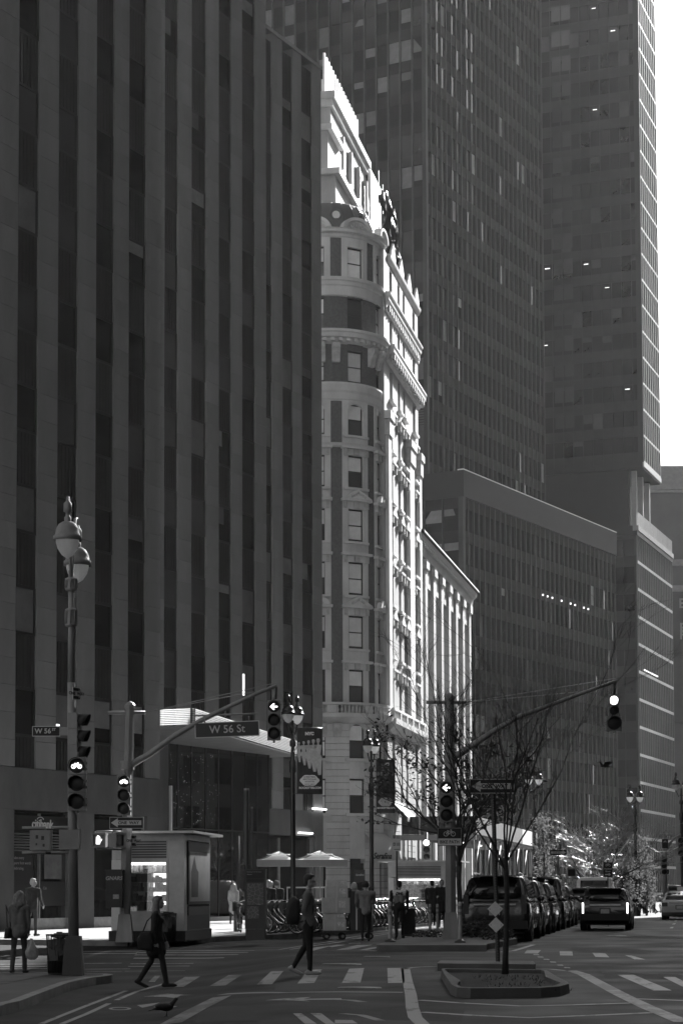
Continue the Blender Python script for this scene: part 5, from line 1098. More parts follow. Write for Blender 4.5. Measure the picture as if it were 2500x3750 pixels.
twin_lamp(1957, 108, 'far twin-lantern lamp post behind the lit street trees', 8.6, 0, rz=R(20)); twin_lamp(2327, 116, 'far twin-lantern lamp post rising from the planted plaza', 8.0, 0, rz=R(10)); twin_lamp(2497, 112, 'far twin-lantern lamp post above the mast arm by the taxi', 8.5, 0, rz=R(10))
# far mast-arm signal by the taxi
d5 = 112; p5 = empty('signal_pole', P(2433, 3360, d5)); p5.location.z = 0; tag(p5, 'far curved-arm signal pole beside the taxi', 'signal pole')
t = rel(p5, 2433, 3050, d5); MB().tube([(0, 0, 0), (t[0], 0, t[2])], [.13, .1], 8).build('pole', m_pole, p5); MB().tube([rel(p5, x, y, d5) for x, y in ((2433, 3120), (2445, 3095), (2465, 3072), (2500, 3050))], .07, 8).build('mast_arm', m_pole, p5); a = rel(p5, 2408, 3056, d5); c = rel(p5, 2460, 3056, d5); MB().tube([a, c], .04, 6).build('cross_bar', m_pole, p5)
signal('small far signal on the side of the curved-arm pole', P(2429, 3138, d5 - .3), 0, (.14, .14, .14), 9); signal('small far signal hanging over the taxi', P(2490, 3066, d5 - .3), 0, (.15, .15, .15), 9)
s_ = plate('route_sign', P(2433, 3090, d5 - .2), .37, .55, m_blk, 0, m_wht, 'small dark bicycle route sign on the curved-arm pole'); bike_symbol(.13, m_wht, 'bicycle_symbol', s_, (0, -.016, .12)); s_ = plate('route_sign', P(2436, 3193, d5 - .2), .38, .28, m_blk, 0, m_wht, 'low bicycle sign under the far signal head'); bike_symbol(.13, m_wht, 'bicycle_symbol', s_, (0, -.016, .02))
d6 = 100; p6 = empty('signal_pole', P(1560, 3330, d6)); p6.location.z = .15; tag(p6, 'slim far signal pole behind the docked bicycles', 'signal pole'); MB().tube([(0, 0, 0), (0, 0, ZP(3060, d6))], .09, 8).build('pole', m_pole, p6)
signal('far signal with its top lamp lit under the sidewalk shed', P(1560, 3073, d6 - .3), 0, (.15, .15, .15), 0); ped_box('far pedestrian signal with a white figure behind the parked cars', P(2090, 3196, 90), 0, False)
# string wires hung with foil across the plaza
for (pts, d) in (([(2050, 3065), (2070, 3078), (2090, 3078), (2102, 3060)], 100), ([(2240, 3142), (2270, 3118), (2290, 3090), (2304, 3070)], 104), ([(2368, 3098), (2405, 3120), (2450, 3118), (2482, 3102)], 110)):
    tag(MB().tube([P(x, y, d) for x, y in pts], .03, 6).build('light_string', M('silver_foil', .6, .3, .2, 8, metal=.5), None), {100: 'silver light string looped in the far bare tree', 104: 'silver light string between far tree and lamp post', 110: 'silver light string under the curved signal arm'}[d], 'light string')
# ------------------------------------------------------------------ kerbed islands and planters
m_isl = M('island_concrete', .11, .85, .25, 1.5, .4, 50); m_soil = M('planter_soil', .025, .95, .4, 5, .8, 25)
def island(name, pts, h, label, rim=None, cat='planter'):
    root = empty(name, (0, 0, 0)); tag(root, label, cat); n = len(pts)
    if rim:
        c = Vector((sum(p[0] for p in pts) / n, sum(p[1] for p in pts) / n)); inn = [(Vector(p) + (c - Vector(p)).normalized() * rim) for p in pts]; b = MB()
        o = len(b.v); vs = [(p[0], p[1], 0) for p in pts] + [(p[0] * .985 + c.x * .015, p[1] * .998 + c.y * .002, h) for p in pts] + [(p[0], p[1], h) for p in inn] + [(p[0], p[1], h - .1) for p in inn]
        b.add(vs, [(i, (i + 1) % n, n + (i + 1) % n, n + i) for i in range(n)] + [(n + i, n + (i + 1) % n, 2 * n + (i + 1) % n, 2 * n + i) for i in range(n)] + [(2 * n + i, 2 * n + (i + 1) % n, 3 * n + (i + 1) % n, 3 * n + i) for i in range(n)]); b.build('kerb', m_isl, root)
        MB().add([(p[0], p[1], h - .06) for p in inn], [tuple(range(n))]).build('soil', m_soil, root)
    else: MB().prism(pts, 0, h).build('kerb', m_isl, root)
    return root
def gg(x, y, z): g = G(x, y, z); return (g.x, g.y)
hN = .14
nearpl = [gg(1649, 3606, hN), gg(1670, 3616, hN), gg(1720, 3619, hN), gg(1980, 3617, hN), gg(2050, 3612, hN), gg(2085, 3602, hN), gg(2078, 3594, hN), gg(2040, 3575, hN), gg(2003, 3553, hN), gg(1990, 3550, hN), gg(1625, 3546, hN), gg(1613, 3548, hN), gg(1622, 3565, hN), gg(1640, 3592, hN)]
pl1 = island('kerbed_planter', nearpl, hN, 'low concrete kerbed planter holding the bare tree', .26)
b2 = [gg(1602, 3522, hN), gg(1612, 3519, hN), gg(1950, 3522, hN), gg(1960, 3527, hN)]; f2 = [gg(1959, 3531, hN), gg(1600, 3526, hN)]
isl2 = [gg(1600, 3525, hN), gg(1601, 3528, hN), gg(1957, 3531, hN), gg(1960, 3527, hN), gg(1950, 3519, hN), gg(1612, 3517, hN)]
island('traffic_island', isl2, hN, 'flat concrete island kerb behind the bare tree with the sign post', None, 'traffic island')
isl3 = [gg(1378, 3458, .16), gg(1385, 3460, .16), gg(1780, 3460, .16), gg(1782, 3456, .16), gg(1760, 3452, .16), (4.6, 62.5), (6.6, 63.0), (7.3, 80), (6.3, 80), (1.9, 57.5)]
p56 = island('planted_island', [gg(1378, 3458, .16), gg(1385, 3461, .16), gg(1780, 3461, .16), gg(1783, 3456, .16), gg(1893, 3438, .16), gg(1880, 3432, .16), gg(1720, 3422, .16), gg(1640, 3420, .16), gg(1500, 3432, .16)], .16, 'kerbed island with low shrubs under the thick signal pole', None, 'traffic island')
def shrub(px, py, r, h, label, n=260, z=.16, seed=1, v=.035):
    g = G(px, py, z); root = empty('low_shrub', (g.x, g.y, z)); tag(root, label, 'shrub', 'shrubs on the island'); b = MB(); rr = random.Random(seed); st = MB()
    for k in range(14): a = rr.random() * 6.3; st.tube([(0, 0, 0), (r * .5 * math.cos(a) * rr.random(), r * .5 * math.sin(a), h * .5), (r * .8 * math.cos(a), r * .8 * math.sin(a), h * rr.uniform(.5, .9))], .006, 4)
    st.build('stems', M('stem_bark', .03, .9), root)
    for k in range(n):
        a = rr.random() * 6.3; q = rr.random() ** .5; zz = h * rr.random() * (1 - .55 * q * q); c = Vector((r * q * math.cos(a), r * q * math.sin(a), zz)); u = Vector((rr.gauss(0, 1), rr.gauss(0, 1), rr.gauss(0, .6))).normalized() * .05; w = u.cross(Vector((rr.gauss(0, 1), rr.gauss(0, 1), 1))).normalized() * .022
        b.quad(c - u, c + w, c + u, c - w)
    o = b.build('foliage', M('shrub_leaf', v, .6, .3, 5, rv=.4), root); return root
shrub(1745, 3432, .55, .62, 'tangled dark shrub right of the thick signal pole', 520, seed=1); shrub(1570, 3432, .5, .25, 'low spreading shrub left of the thick signal pole', 300, seed=2); shrub(1820, 3440, .5, .45, 'dark shrub at the island end beside the parked cars', 380, seed=3)
gr = MB(); rr = random.Random(8); c = G(1860, 3570, hN)
for k in range(150):
    u = rr.random(); v = rr.random(); q = Vector((c.x + (u - .5) * 1.1, c.y - 4.2 + v * 5.2, hN - .06)); a = rr.random() * 6.3; hh = rr.uniform(.02, .07); d = Vector((math.cos(a), math.sin(a), 0)) * .01; gr.add([q - d, q + d, q + Vector((rr.gauss(0, .03), rr.gauss(0, .03), hh))], [(0, 1, 2)])
o = gr.build('planter_weeds', M('weed_leaf', .05, .8, .4, 8), pl1); o['kind'] = 'stuff'
# flexible delineator posts
def delineator(px, py, z, label):
    g = G(px, py, z); root = empty('delineator_post', (g.x, g.y, z)); tag(root, label, 'bollard', 'flexible delineator posts')
    MB().lathe([(.16, 0), (.15, .03), (.08, .07), (.05, .09)], 12).build('base', m_poled, root); MB().lathe([(.048, .05), (.048, 1.0), (.04, 1.05), (0, 1.06)], 12).build('tube', M('delineator_white', .32, .5, .15, 6), root)
    for zz in (.72, .87): MB().lathe([(.0495, zz), (.0495, zz + .08)], 12).build('reflective_band', M('reflector_grey', .14, .4), root)
delineator(1428, 3450, .16, 'white delineator post beside the man in the courier vest'); delineator(1684, 3452, .16, 'white delineator post right of the thick signal pole')
delineator(1574, 3424, 0, 'farther delineator post by the shrubs and docked bicycles'); delineator(1601, 3423, 0, 'delineator post just left of the signal pole base')
# ------------------------------------------------------------------ litter baskets
def basket(px, py, z, h, r0, r1, label, seed):
    g = G(px, py, z); root = empty('litter_basket', g); tag(root, label, 'litter bin'); m = M('basket_wire', .02, .5, .3, 8)
    n = 26
    for k in range(n): a = 2 * math.pi * k / n; MB().tube([(r0 * math.cos(a), r0 * math.sin(a), .02), (r1 * math.cos(a), r1 * math.sin(a), h)], .007, 4).build('wire', m, root)
    for q in (0.02, .35, .68, .98): MB().torus((0, 0, h * q), r0 + (r1 - r0) * q, .014 if q > .9 else .009, 28, 5, 'z').build('hoop', m, root)
    MB().lathe([(0, .03), (r0 * .97, .03), (r0 + (r1 - r0) * .85 - .012, h * .86), (0, h * .9)], 20).build('bin_liner', M('bin_liner', .012, .35, .4, 6, 1.0, 7), root)
    b = MB(); rr = random.Random(seed)
    for k in range(9): b.cbox((rr.uniform(-.14, .14), rr.uniform(-.14, .14), h * .9 + rr.random() * .08), (rr.uniform(.08, .2), rr.uniform(.05, .15), rr.uniform(.04, .1)))
    b.build('rubbish', M('rubbish', .06, .8, .5, 9, rv=.5), root)
    for k in range(3): a = R(250 + 25 * k); MB().box(-.09, .09, -.004, .004, h * .35 + .1 * k, h * .35 + .2 + .1 * k).build('torn_poster', M('torn_poster', .05, .8, .6, 12), root, ((r1 + .0) * math.cos(a), (r1 + .0) * math.sin(a), 0), a + math.pi / 2)
basket(222, 3568, .15, .78, .235, .275, 'black wire litter basket full of rubbish at the kerb corner', 2)
basket(617, 3449, .15, .78, .19, .22, 'litter basket standing before the newsstand window', 3)
# ------------------------------------------------------------------ newsstand and street kiosks
m_ss = M('stainless_panel', .42, .4, .2, 1.5, .05, 4, metal=.15); m_dk = M('kiosk_dark', .02, .5, .15)
def newsstand(pos, a, Wd, Ln, H, label, bright):
    root = empty('newsstand', pos, heading(a)); tag(root, label, 'newsstand', 'glazed street newsstands')
    MB().box(-.05, Ln, -.05, Wd + .05, 0, .28).build('plinth', m_dk, root); MB().box(-.02, Ln, 0, Wd, H - .16, H).build('roof_fascia', m_ss, root); MB().box(-.45, Ln + .2, -.35, Wd + .35, H + .003, H + .07).build('roof_canopy', m_ss, root)
    MB().box(0, .42, 0, .42, .281, H - .161).build('corner_column', m_ss, root); MB().box(.1, Ln, Wd - .1, Wd, .281, H - .161).build('rear_panel', m_ss, root); MB().box(Ln - .1, Ln, 0, Wd - .101, .281, H - .161).build('end_panel', m_ss, root)
    # street side: advertising panel
    MB().box(.43, Ln - .11, .0, .1, .281, .95).build('side_panel', m_dk, root); MB().box(.5, Ln - .2, -.03, -.003, .7, .94).build('vent_grille', M('grille', .06, .5, .4, 30), root)
    MB().box(.45, Ln - .15, -.04, .1, 1.0, H - .2).build('poster_case', m_dk, root); po = MB().box(.58, Ln - .3, -.05, -.041, 1.08, H - .48).build('poster', M('poster_pale', .36, .5, .25, 1.2), root)
    b = MB(); b.extr([(.8, -.051, 1.2), (1.7, -.051, 1.2), (1.8, -.051, 1.9), (1.5, -.051, H - .95), (1.2, -.051, H - .6), (.9, -.051, H - .9), (.75, -.051, 1.9)], (0, -.004, 0)); b.build('poster_figure', M('poster_figure', .05, .6, .4, 3), po)
    # front: louvre, glazed case brightened by an added lamp and panel
    y0, y1 = .5, Wd - .45
    MB().box(.03, .1, .43, Wd - .1, H - .7, H - .161).build('vent_frame', m_ss, root)
    for k in range(7): MB().box(-.0, .03, y0, y1, H - .66 + .07 * k, H - .62 + .07 * k).build('vent_slat', M('vent_metal', .09), root)
    f = MB(); f.box(0, .1, .43, .5, .281, H - .701); f.box(0, .1, y1, y1 + .07, .281, H - .701); f.box(0, .1, .501, y1 - .001, H - .78, H - .701); f.box(0, .1, .501, y1 - .001, .75, .82); f.build('case_frame', m_ss, root); MB().box(.02, .08, .501, y1 - .001, .281, .749).build('lower_panel', m_ss, root)
    MB().box(.04, .05, .501, y1 - .001, .821, H - .781).build('display_glass', clearM('display_glass', .85, .3), root)
    MB().box(.5, .55, .44, Wd - .1, .4, H - .75).build('case_back', M('case_back', .8, .6, .15, 3), root); rr = random.Random(int(Ln * 7))
    nl = 5
    for k in range(nl):
        z = .85 + (H - 1.75) * k / (nl - 1) * .86; MB().box(.08, .5, .5, y1, z - .02, z).build('shelf', M('shelf_white', .7, .4, .05), root); y = .53
        while y < y1 - .12:
            w = rr.uniform(.06, .16); h = rr.uniform(.1, .27); MB().box(.15 + rr.random() * .1, .42, y, y + w, z + .001, z + h).build('goods', M('goods_%d' % rr.randrange(4), (.15, .3, .5, .08)[rr.randrange(4)], .5, .3, 10), root); y += w + .015
    if bright: emitM('added_case_lamp', 2.4); MB().box(.49, .499, .52, .95, 1.0, H - 1.0).build('glare_panel', emitM('glare_panel', .9), root); MB().tube([(.12, .55, H - .82), (.12, y1 - .05, H - .82)], .03, 8).build('added_case_lamp', MATS['added_case_lamp'], root)  # glowing panel and tube are added to imitate glare on the glass
    MB().box(.02, .06, y1 + .1, Wd - .1, .95, H - .75).build('side_window', M('side_window', .3, .15, .6, 3, spec=.6), root); MB().box(-.02, .05, Wd - .28, Wd - .02, .3, H - .72).build('white_panel', M('panel_white', .6, .5, .1), root)
    return root
newsstand((-4.33, 54.8, .15), R(7), 2.05, 3.8, 2.95, 'steel newsstand with a bright display case of goods and a fashion poster', 2)
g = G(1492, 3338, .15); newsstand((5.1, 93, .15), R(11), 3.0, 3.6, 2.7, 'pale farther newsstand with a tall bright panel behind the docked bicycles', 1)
mk = empty('map_kiosk', P(936, 3441, 55.8), R(-6)); mk.location.z = .15; tag(mk, 'slim dark wayfinding map kiosk at the kerb', 'map kiosk')
MB().box(-.27, .27, -.1, .22, 0, .3).build('plinth', M('kiosk_grey', .05, .5, .15), mk); MB().box(-.29, .29, -.07, .19, .31, 1.98).build('panel_body', M('kiosk_grey', .05), mk); MB().box(-.25, .25, -.078, -.0705, 1.72, 1.95).build('header', m_dk, mk)
text('Broadway & W 56 Street', .04, m_wht, mk, (-.23, -.08, 1.9), .001, 0, 'LEFT'); text('Midtown', .04, m_wht, mk, (-.23, -.08, 1.83), .001, 0, 'LEFT'); MB().box(-.25, .25, -.078, -.0705, 1.62, 1.7).build('header_strip', m_dk, mk)
def mapm():
    m = bpy.data.materials.new('street_map'); m.use_nodes = True; N = m.node_tree.nodes; L = m.node_tree.links; v = N.new('ShaderNodeTexVoronoi'); v.feature = 'DISTANCE_TO_EDGE'; v.inputs['Scale'].default_value = 9; tc = N.new('ShaderNodeTexCoord'); L.new(tc.outputs['Object'], v.inputs['Vector'])
    r = N.new('ShaderNodeMapRange'); r.inputs['From Max'].default_value = .06; r.inputs['To Min'].default_value = .26; r.inputs['To Max'].default_value = .09; L.new(v.outputs['Distance'], r.inputs['Value']); cc = N.new('ShaderNodeCombineColor'); [L.new(r.outputs[0], cc.inputs[i]) for i in range(3)]; L.new(cc.outputs[0], N['Principled BSDF'].inputs['Base Color']); return m
mm = mapm(); MB().box(-.23, .23, -.078, -.0705, .98, 1.58).build('area_map', mm, mk); MB().box(-.23, .1, -.078, -.0705, .6, .94).build('city_map', mm, mk)
# tall dark poles behind the map kiosk
for (x, y0, y1, d, r, l) in ((903, 2893, 3166, 61, .078, 'stout black column pole standing behind the map kiosk'), (923, 2960, 3185, 64, .032, 'thin black pole next to the stout column pole')):
    g = P(x, 3264, d); root = empty('column_pole', (g.x, g.y, .15)); tag(root, l, 'pole'); zt = ZP(y0, d) - .15; zl = ZP(y1, d) - .15
    MB().cyl((0, 0, 0), r, zl, zt, 16).build('shaft', m_poled, root); MB().cyl((0, 0, 0), r * .35, 0, zl, 10).build('stem', m_poled, root); MB().cyl((0, 0, 0), r * 1.05, zt + .002, zt + .06, 16).build('cap', m_pole, root)
# ------------------------------------------------------------------ vendor parasols and cart
def parasol(px, py, d, w, label, two=True):
    g = P(px, py, d); root = empty('vendor_parasol', (g.x, g.y, .15)); tag(root, label, 'parasol', 'vendor parasols'); z = g.z - .15; n = 8
    MB().tube([(0, 0, 0), (0, 0, z + .38)], .025, 8).build('pole', m_pole, root)
    cl = M('parasol_cloth', .85, .7, .05); mt = translucentM('parasol_canvas', .95, .35)
    def tier(r0, z0, r1, z1, nm):
        vs = []; m = 4
        for k in range(4 * n + 1):
            a = R(45) + 2 * math.pi * k / (4 * n); sq = 1 / max(abs(math.cos(a)), abs(math.sin(a)))
            for j in range(m + 1): q = j / m; rr = (r0 + (r1 - r0) * q) * sq; vs.append((rr * math.cos(a), rr * math.sin(a), z0 + (z1 - z0) * q - .07 * math.sin(math.pi * q)))
        o = MB().add(vs, [(k * (m + 1) + j, (k + 1) * (m + 1) + j, (k + 1) * (m + 1) + j + 1, k * (m + 1) + j + 1) for k in range(4 * n) for j in range(m)], True).build(nm, mt, root); md = o.modifiers.new('t', 'SOLIDIFY'); md.thickness = .012
        return o
    tier(.3, z + .22, w / 2, z, 'canopy'); 
    if two: tier(.02, z + .38, .55, z + .26, 'vent_cap')
    vb = MB(); hw = w / 2
    for (ax, ay, bx, by) in ((-hw, -hw, hw, -hw), (hw, -hw, hw, hw), (hw, hw, -hw, hw), (-hw, hw, -hw, -hw)): vb.quad((ax, ay, z - .28), (bx, by, z - .28), (bx, by, z), (ax, ay, z))
    o = vb.build('valance', M('valance_cloth', .2, .8, .1), root); md = o.modifiers.new('t', 'SOLIDIFY'); md.thickness = .01
    for a in (45, 135, 225, 315): MB().tube([(0, 0, z + .4), (hw * 1.36 * math.cos(R(a)), hw * 1.36 * math.sin(R(a)), z - .01)], .01, 5).build('rib', m_pole, root)
parasol(1022, 3150, 90, 1.95, 'white vendor parasol beside the glass pavilion'); parasol(1172, 3150, 86, 2.35, 'broad white two-tier vendor parasol by the lamp post')
g = P(1130, 3300, 90); vc = empty('vendor_cart', (g.x, g.y, .15), heading(A_BW)); tag(vc, 'pale street vendor food cart under the parasols', 'food cart')
MB().box(-.5, .5, -.9, .9, .45, 1.0).build('cart_body', m_ss, vc); MB().box(-.5, .5, -.9, .9, 1.5, 1.56).build('cart_hood', m_ss, vc)
for x in (-.48, .48):
    for y in (-.88, .88): MB().tube([(x, y, 1), (x, y, 1.5)], .02, 6).build('hood_post', m_ss, vc); MB().torus((x, y * .8, .25), .22, .04, 20, 6, 'y').build('wheel', m_poled, vc)
# ------------------------------------------------------------------ sidewalk shed beyond the side street
sh = empty('sidewalk_shed', (4.0, 133.0, 0), heading(A_BW)); tag(sh, 'dark timber-sided sidewalk shed on steel posts along the hotel pavement', 'scaffold shed')
m_shed = M('shed_board', .05, .75, .2, 1.2); zS0, zS1 = ZP(3068, 133), ZP(2992, 133); WS = 4.9
for k in range(4): MB().box(-.1, 0, -WS + k * WS / 4 + .01, -WS + (k + 1) * WS / 4 - .01, zS0 + .2, zS1).build('parapet_board', m_shed, sh)
for k in range(17): MB().box(k * 2.44 + .01, (k + 1) * 2.44 - .01, -WS - .08, -WS, zS0 + .2, zS1).build('parapet_board', m_shed if not 12 <= k < 15 else M('shed_white', .7, .6, .1), sh)
MB().box(0, 41, -WS, 0, zS0, zS0 + .19).build('deck', m_shed, sh); MB().box(-.15, -.01, -WS - .1, .05, zS0 - .2, zS0 + .15).build('fascia_beam', M('shed_grey', .3, .6, .1), sh)
for k in range(14):
    for y in (-WS + .1, -.15): MB().tube([(k * 3.1 + .1, y, .15), (k * 3.1 + .1, y, zS0)], .05, 6).build('shed_post', m_pole, sh)
    if k % 2 == 0: MB().tube([(k * 3.1 + .1, -WS + .1, 2.2), (k * 3.1 + 3.2, -WS + .1, zS0 - .2)], .03, 6).build('brace', m_pole, sh)
    if k % 3 == 1: MB().tube([(k * 3.1, -WS / 2, zS0 - .08), (k * 3.1 + 1.1, -WS / 2, zS0 - .08)], .035, 6).build('tube_lamp', MATS['tube_lamp_glow'], sh)
# ------------------------------------------------------------------ people: one continuous body each, grown from tapered limbs
def cap_mesh(b, p0, p1, r0, r1, n=12):
    p0, p1 = Vector(p0), Vector(p1); d = p1 - p0; L = d.length
    if L < 1e-5: b.ball(p0, r0, n, 8); return
    d /= L; path = []; rad = []
    for k in range(5): a = math.pi / 2 * k / 4; path.append(p0 - d * r0 * math.cos(a)); rad.append(max(r0 * math.sin(a), 1e-4))
    for k in range(5): a = math.pi / 2 * k / 4; path.append(p1 + d * r1 * math.sin(a)); rad.append(max(r1 * math.cos(a), 1e-4))
    b.tube(path, rad, n)
def grow(name, prims, mats, parent, voxel=.014, smooth=6):
    """prims: ('c', p0, p1, r0, r1, mat) tapered limbs or ('e', centre, (rx,ry,rz), mat) ellipsoids, fused into one skin"""
    b = MB()
    for q in prims:
        if q[0] == 'c': cap_mesh(b, q[1], q[2], q[3], q[4])
        else: b.ball(q[1], 1.0, 16, 10, *q[2])
    me0 = b.mesh('tmp', mats[0]); ob = bpy.data.objects.new('tmp', me0)
    bm = bmesh.new(); bm.from_mesh(me0); bmesh.ops.remove_doubles(bm, verts=bm.verts, dist=1e-5); bmesh.ops.recalc_face_normals(bm, faces=bm.faces); bm.to_mesh(me0); bm.free()
    r = ob.modifiers.new('r', 'REMESH'); r.mode = 'VOXEL'; r.voxel_size = voxel; s = ob.modifiers.new('s', 'SMOOTH'); s.iterations = smooth; s.factor = .5
    me = baked(ob); bpy.data.meshes.remove(me0); me.name = name
    me.materials.clear(); [me.materials.append(m) for m in mats]
    n = len(me.polygons); C = np.empty(n * 3); me.polygons.foreach_get('center', C); C = C.reshape(-1, 3); best = np.full(n, 1e9); idx = np.zeros(n, np.int32)
    for q in prims:
        if q[0] == 'c':
            a, c = np.array(q[1]), np.array(q[2]); d = c - a; l2 = max(d @ d, 1e-9); t = np.clip(((C - a) @ d) / l2, 0, 1); dist = np.linalg.norm(C - a - t[:, None] * d, axis=1) - (q[3] + (q[4] - q[3]) * t)
        else: e = np.array(q[2]); k = np.linalg.norm((C - np.array(q[1])) / e, axis=1); dist = (k - 1) * e.min()
        w = dist < best; best[w] = dist[w]; idx[w] = q[-1]
    me.polygons.foreach_set('material_index', idx); me.polygons.foreach_set('use_smooth', np.ones(n, bool)); me.update()
    return obj(name, me, parent)
m_skin = M('skin', .32, .5, .12, 6); m_hair = [M('hair_dark', .02, .55, .4, 25, .6, 60), M('hair_mid', .12, .5, .4, 25, .6, 60), M('hair_pale', .34, .5, .2, 25, .6, 60)]
def cloth(v): return M('cloth_%03d' % int(v * 1000), v * 1.25 + .004, .85, .3, 3, 1.0, 11)
def sh(a): return math.sin(R(a)), math.cos(R(a))
def person(label, feet, face, H=1.75, legs=((18, 8), (-20, 12)), arms=((12, 25), (-14, 20)), lean=3, top=.05, low=.02, shoe=.03, hair=0, hairlen=0, female=False, coat=0.0, hood=None, pocket=False, head_yaw=0, voxel=.016, hat=None, skirt=0, wide=1.0, sleeve=None, skinarm=False, group=None, vest=None, look=0, boots=False, yoke=None):
    """feet: ground point; face: world heading of the figure (0 = +X); legs: (thigh forward, knee bend) right/left; arms: (shoulder forward, elbow bend)"""
    k = H / 1.75; pr = []; V = Vector; root = empty('person', feet, face); tag(root, label, 'person', group)
    sw = .195 * (0.92 if female else 1.0) * wide; hw = .09; mats = [m_skin, cloth(top), cloth(low), cloth(shoe), m_hair[hair], cloth(vest if vest is not None else top), cloth(hat if hat else top), cloth(yoke if yoke else (vest if vest is not None else top))]
    SK, TP, LW, SHO, HR, VS, HT, YK = range(8)
    ankles = []; pts = []
    for s, (a, kb) in zip((-1, 1), legs):
        hip = V((0, s * hw, 0)); q = sh(a); knee = hip + V((q[0], s * .02, -q[1])) * .43; q2 = sh(a - kb); ank = knee + V((q2[0], -s * .01, -q2[1])) * .42; pts.append((hip, knee, ank, a - kb, s)); 
    zmin = min(p[2].z - .07 for p in pts)
    for hip, knee, ank, fa, s in pts:
        fp = max(0, -fa) * .9 if ank.z - .07 > zmin + .02 else 0           # rear foot rolls onto its toe
        fd = V((math.cos(R(fp)), s * .08, -math.sin(R(fp)))); heel = ank + V((-.055, 0, -.045 + fp * .0006)); toe = heel + fd * .2
        pr += [('c', hip, knee, .085 * wide if not female else .083, .057, LW), ('c', knee, ank, .057 if not boots else .06, .042 if not boots else .05, LW if not boots else SHO), ('c', knee.lerp(ank, .12) + V((-.012, 0, 0)), knee.lerp(ank, .5) + V((-.016, 0, 0)), .052, .045, LW if not boots else SHO), ('c', ank, heel, .042, .038, SHO), ('c', heel, toe, .04, .036, SHO), ('c', toe, toe + V((.04, 0, -.004)), .034, .022, SHO)]
        ankles.append(min(heel.z, toe.z))
    ls, lc = sh(lean); up = V((ls, 0, lc)); wst = up * .16; ch = up * .38; neck = up * .53; sz = up * .475
    pr += [('e', V((-.01, 0, .02)), (.115, .155 * (1.06 if female else 1), .12), LW if not coat else TP), ('c', V((0, -.05, .0)), wst + V((0, -.04, 0)), .11, .1, TP), ('c', V((0, .05, .0)), wst + V((0, .04, 0)), .11, .1, TP),
           ('c', wst + V((0, -.05, 0)), ch + V((0, -.075 * wide, 0)), .1, .108, VS), ('c', wst + V((0, .05, 0)), ch + V((0, .075 * wide, 0)), .1, .108, VS), ('c', sz + V((-.01, -sw * .78, 0)), sz + V((-.01, sw * .78, 0)), .072, .072, YK), ('c', sz + V((-.035, -sw * .5, -.06)), sz + V((-.035, sw * .5, -.06)), .082, .082, YK), ('c', sz, neck, .075, .055, TP), ('c', neck - up * .02, neck + up * .07, .05, .047, SK)]
    if female: pr += [('e', ch + V((.075, s * .065, -.02)), (.06, .06, .06), VS) for s in (-1, 1)]
    if coat:
        q = -coat; fl = .04 * skirt; pr += [('c', ch + V((0, s * .06, -.1)), V((.01, s * .065, 0)), .11, .118, TP) for s in (-1, 1)] + [('c', V((0, s * .06, .05)), V((.01 * s, s * .06, q + .08)), .118, .122 + fl, TP) for s in (-1, 1)] + [('c', V((s * .03, 0, 0)), V((s * .05, 0, q + .05)), .12, .125 + fl, TP) for s in (-1, 1)]
    for s, (a, eb) in zip((-1, 1), arms):
        shp = sz + V((-.01, s * sw, -.005)); q = sh(a + lean); out = .10; el = shp + V((q[0], s * out, -q[1])).normalized() * .29; q2 = sh(a + lean + eb); inw = -.12 if not pocket else -.28
        wr = el + V((q2[0], s * inw, -q2[1])).normalized() * .255; am = SK if skinarm else TP
        pr += [('c', shp, el, .062 * wide, .047, TP if sleeve is None else TP), ('c', el, wr, .047, .036, am)]
        hd = (wr - el).normalized(); side = V((0, 1, 0)) if abs(hd.y) < .9 else V((1, 0, 0)); side = (side - hd * side.dot(hd)).normalized(); nrm = hd.cross(side)
        # the hand: palm, four unequal curled fingers and a thumb that leaves the side of the palm
        if not pocket:
            pal = wr + hd * .05; pr += [('c', wr, pal + nrm * .018, .03, .026, SK), ('c', wr, pal - nrm * .02, .03, .026, SK)]
            for f, (o, ln) in enumerate(((-.032, .062), (-.011, .075), (.011, .07), (.031, .055))):
                k0 = pal + hd * .03 + nrm * o; k1 = k0 + hd * ln * .55 - side * s * .008; k2 = k1 + hd * ln * .45 - side * s * .025; pr += [('c', k0, k1, .0105, .0095, SK), ('c', k1, k2, .0095, .008, SK)]
            t0 = wr + hd * .03 - nrm * .03; t1 = t0 + hd * .04 - nrm * .022 - side * s * .01; pr += [('c', t0, t1, .0125, .011, SK), ('c', t1, t1 + hd * .03, .011, .009, SK)]
        else: pr += [('c', wr, wr + hd * .03, .036, .034, TP)]
    # head, turned by head_yaw about the neck
    hc = neck + up * .165 + V((.018, 0, 0)); cy, sy = math.cos(R(head_yaw)), math.sin(R(head_yaw))
    def hp(x, y, z): return hc + V((x * cy - y * sy, x * sy + y * cy, z + look * x))
    pr += [('e', hp(-.005, 0, .03), (.093, .076, .095), SK), ('c', hp(.03, 0, -.04), hp(.055, 0, -.075), .052, .036, SK), ('c', hp(0, -.03, -.05), hp(.0, .03, -.05), .05, .05, SK), ('c', hp(.088, 0, .015), hp(.108, 0, -.022), .011, .016, SK), ('c', hp(.078, -.018, -.052), hp(.078, .018, -.052), .014, .014, SK),
           ('c', hp(.07, -.035, .02), hp(.07, .035, .02), .022, .022, SK)] + [('c', hp(.0, s * .075, .012), hp(-.008, s * .08, -.025), .017, .012, SK) for s in (-1, 1)]
    hr = [('e', hp(-.022, 0, .048), (.097, .086, .094), HR), ('e', hp(-.05, 0, .0), (.06, .078, .085), HR), ('e', hp(.02, 0, .098), (.058, .066, .03), HR)]
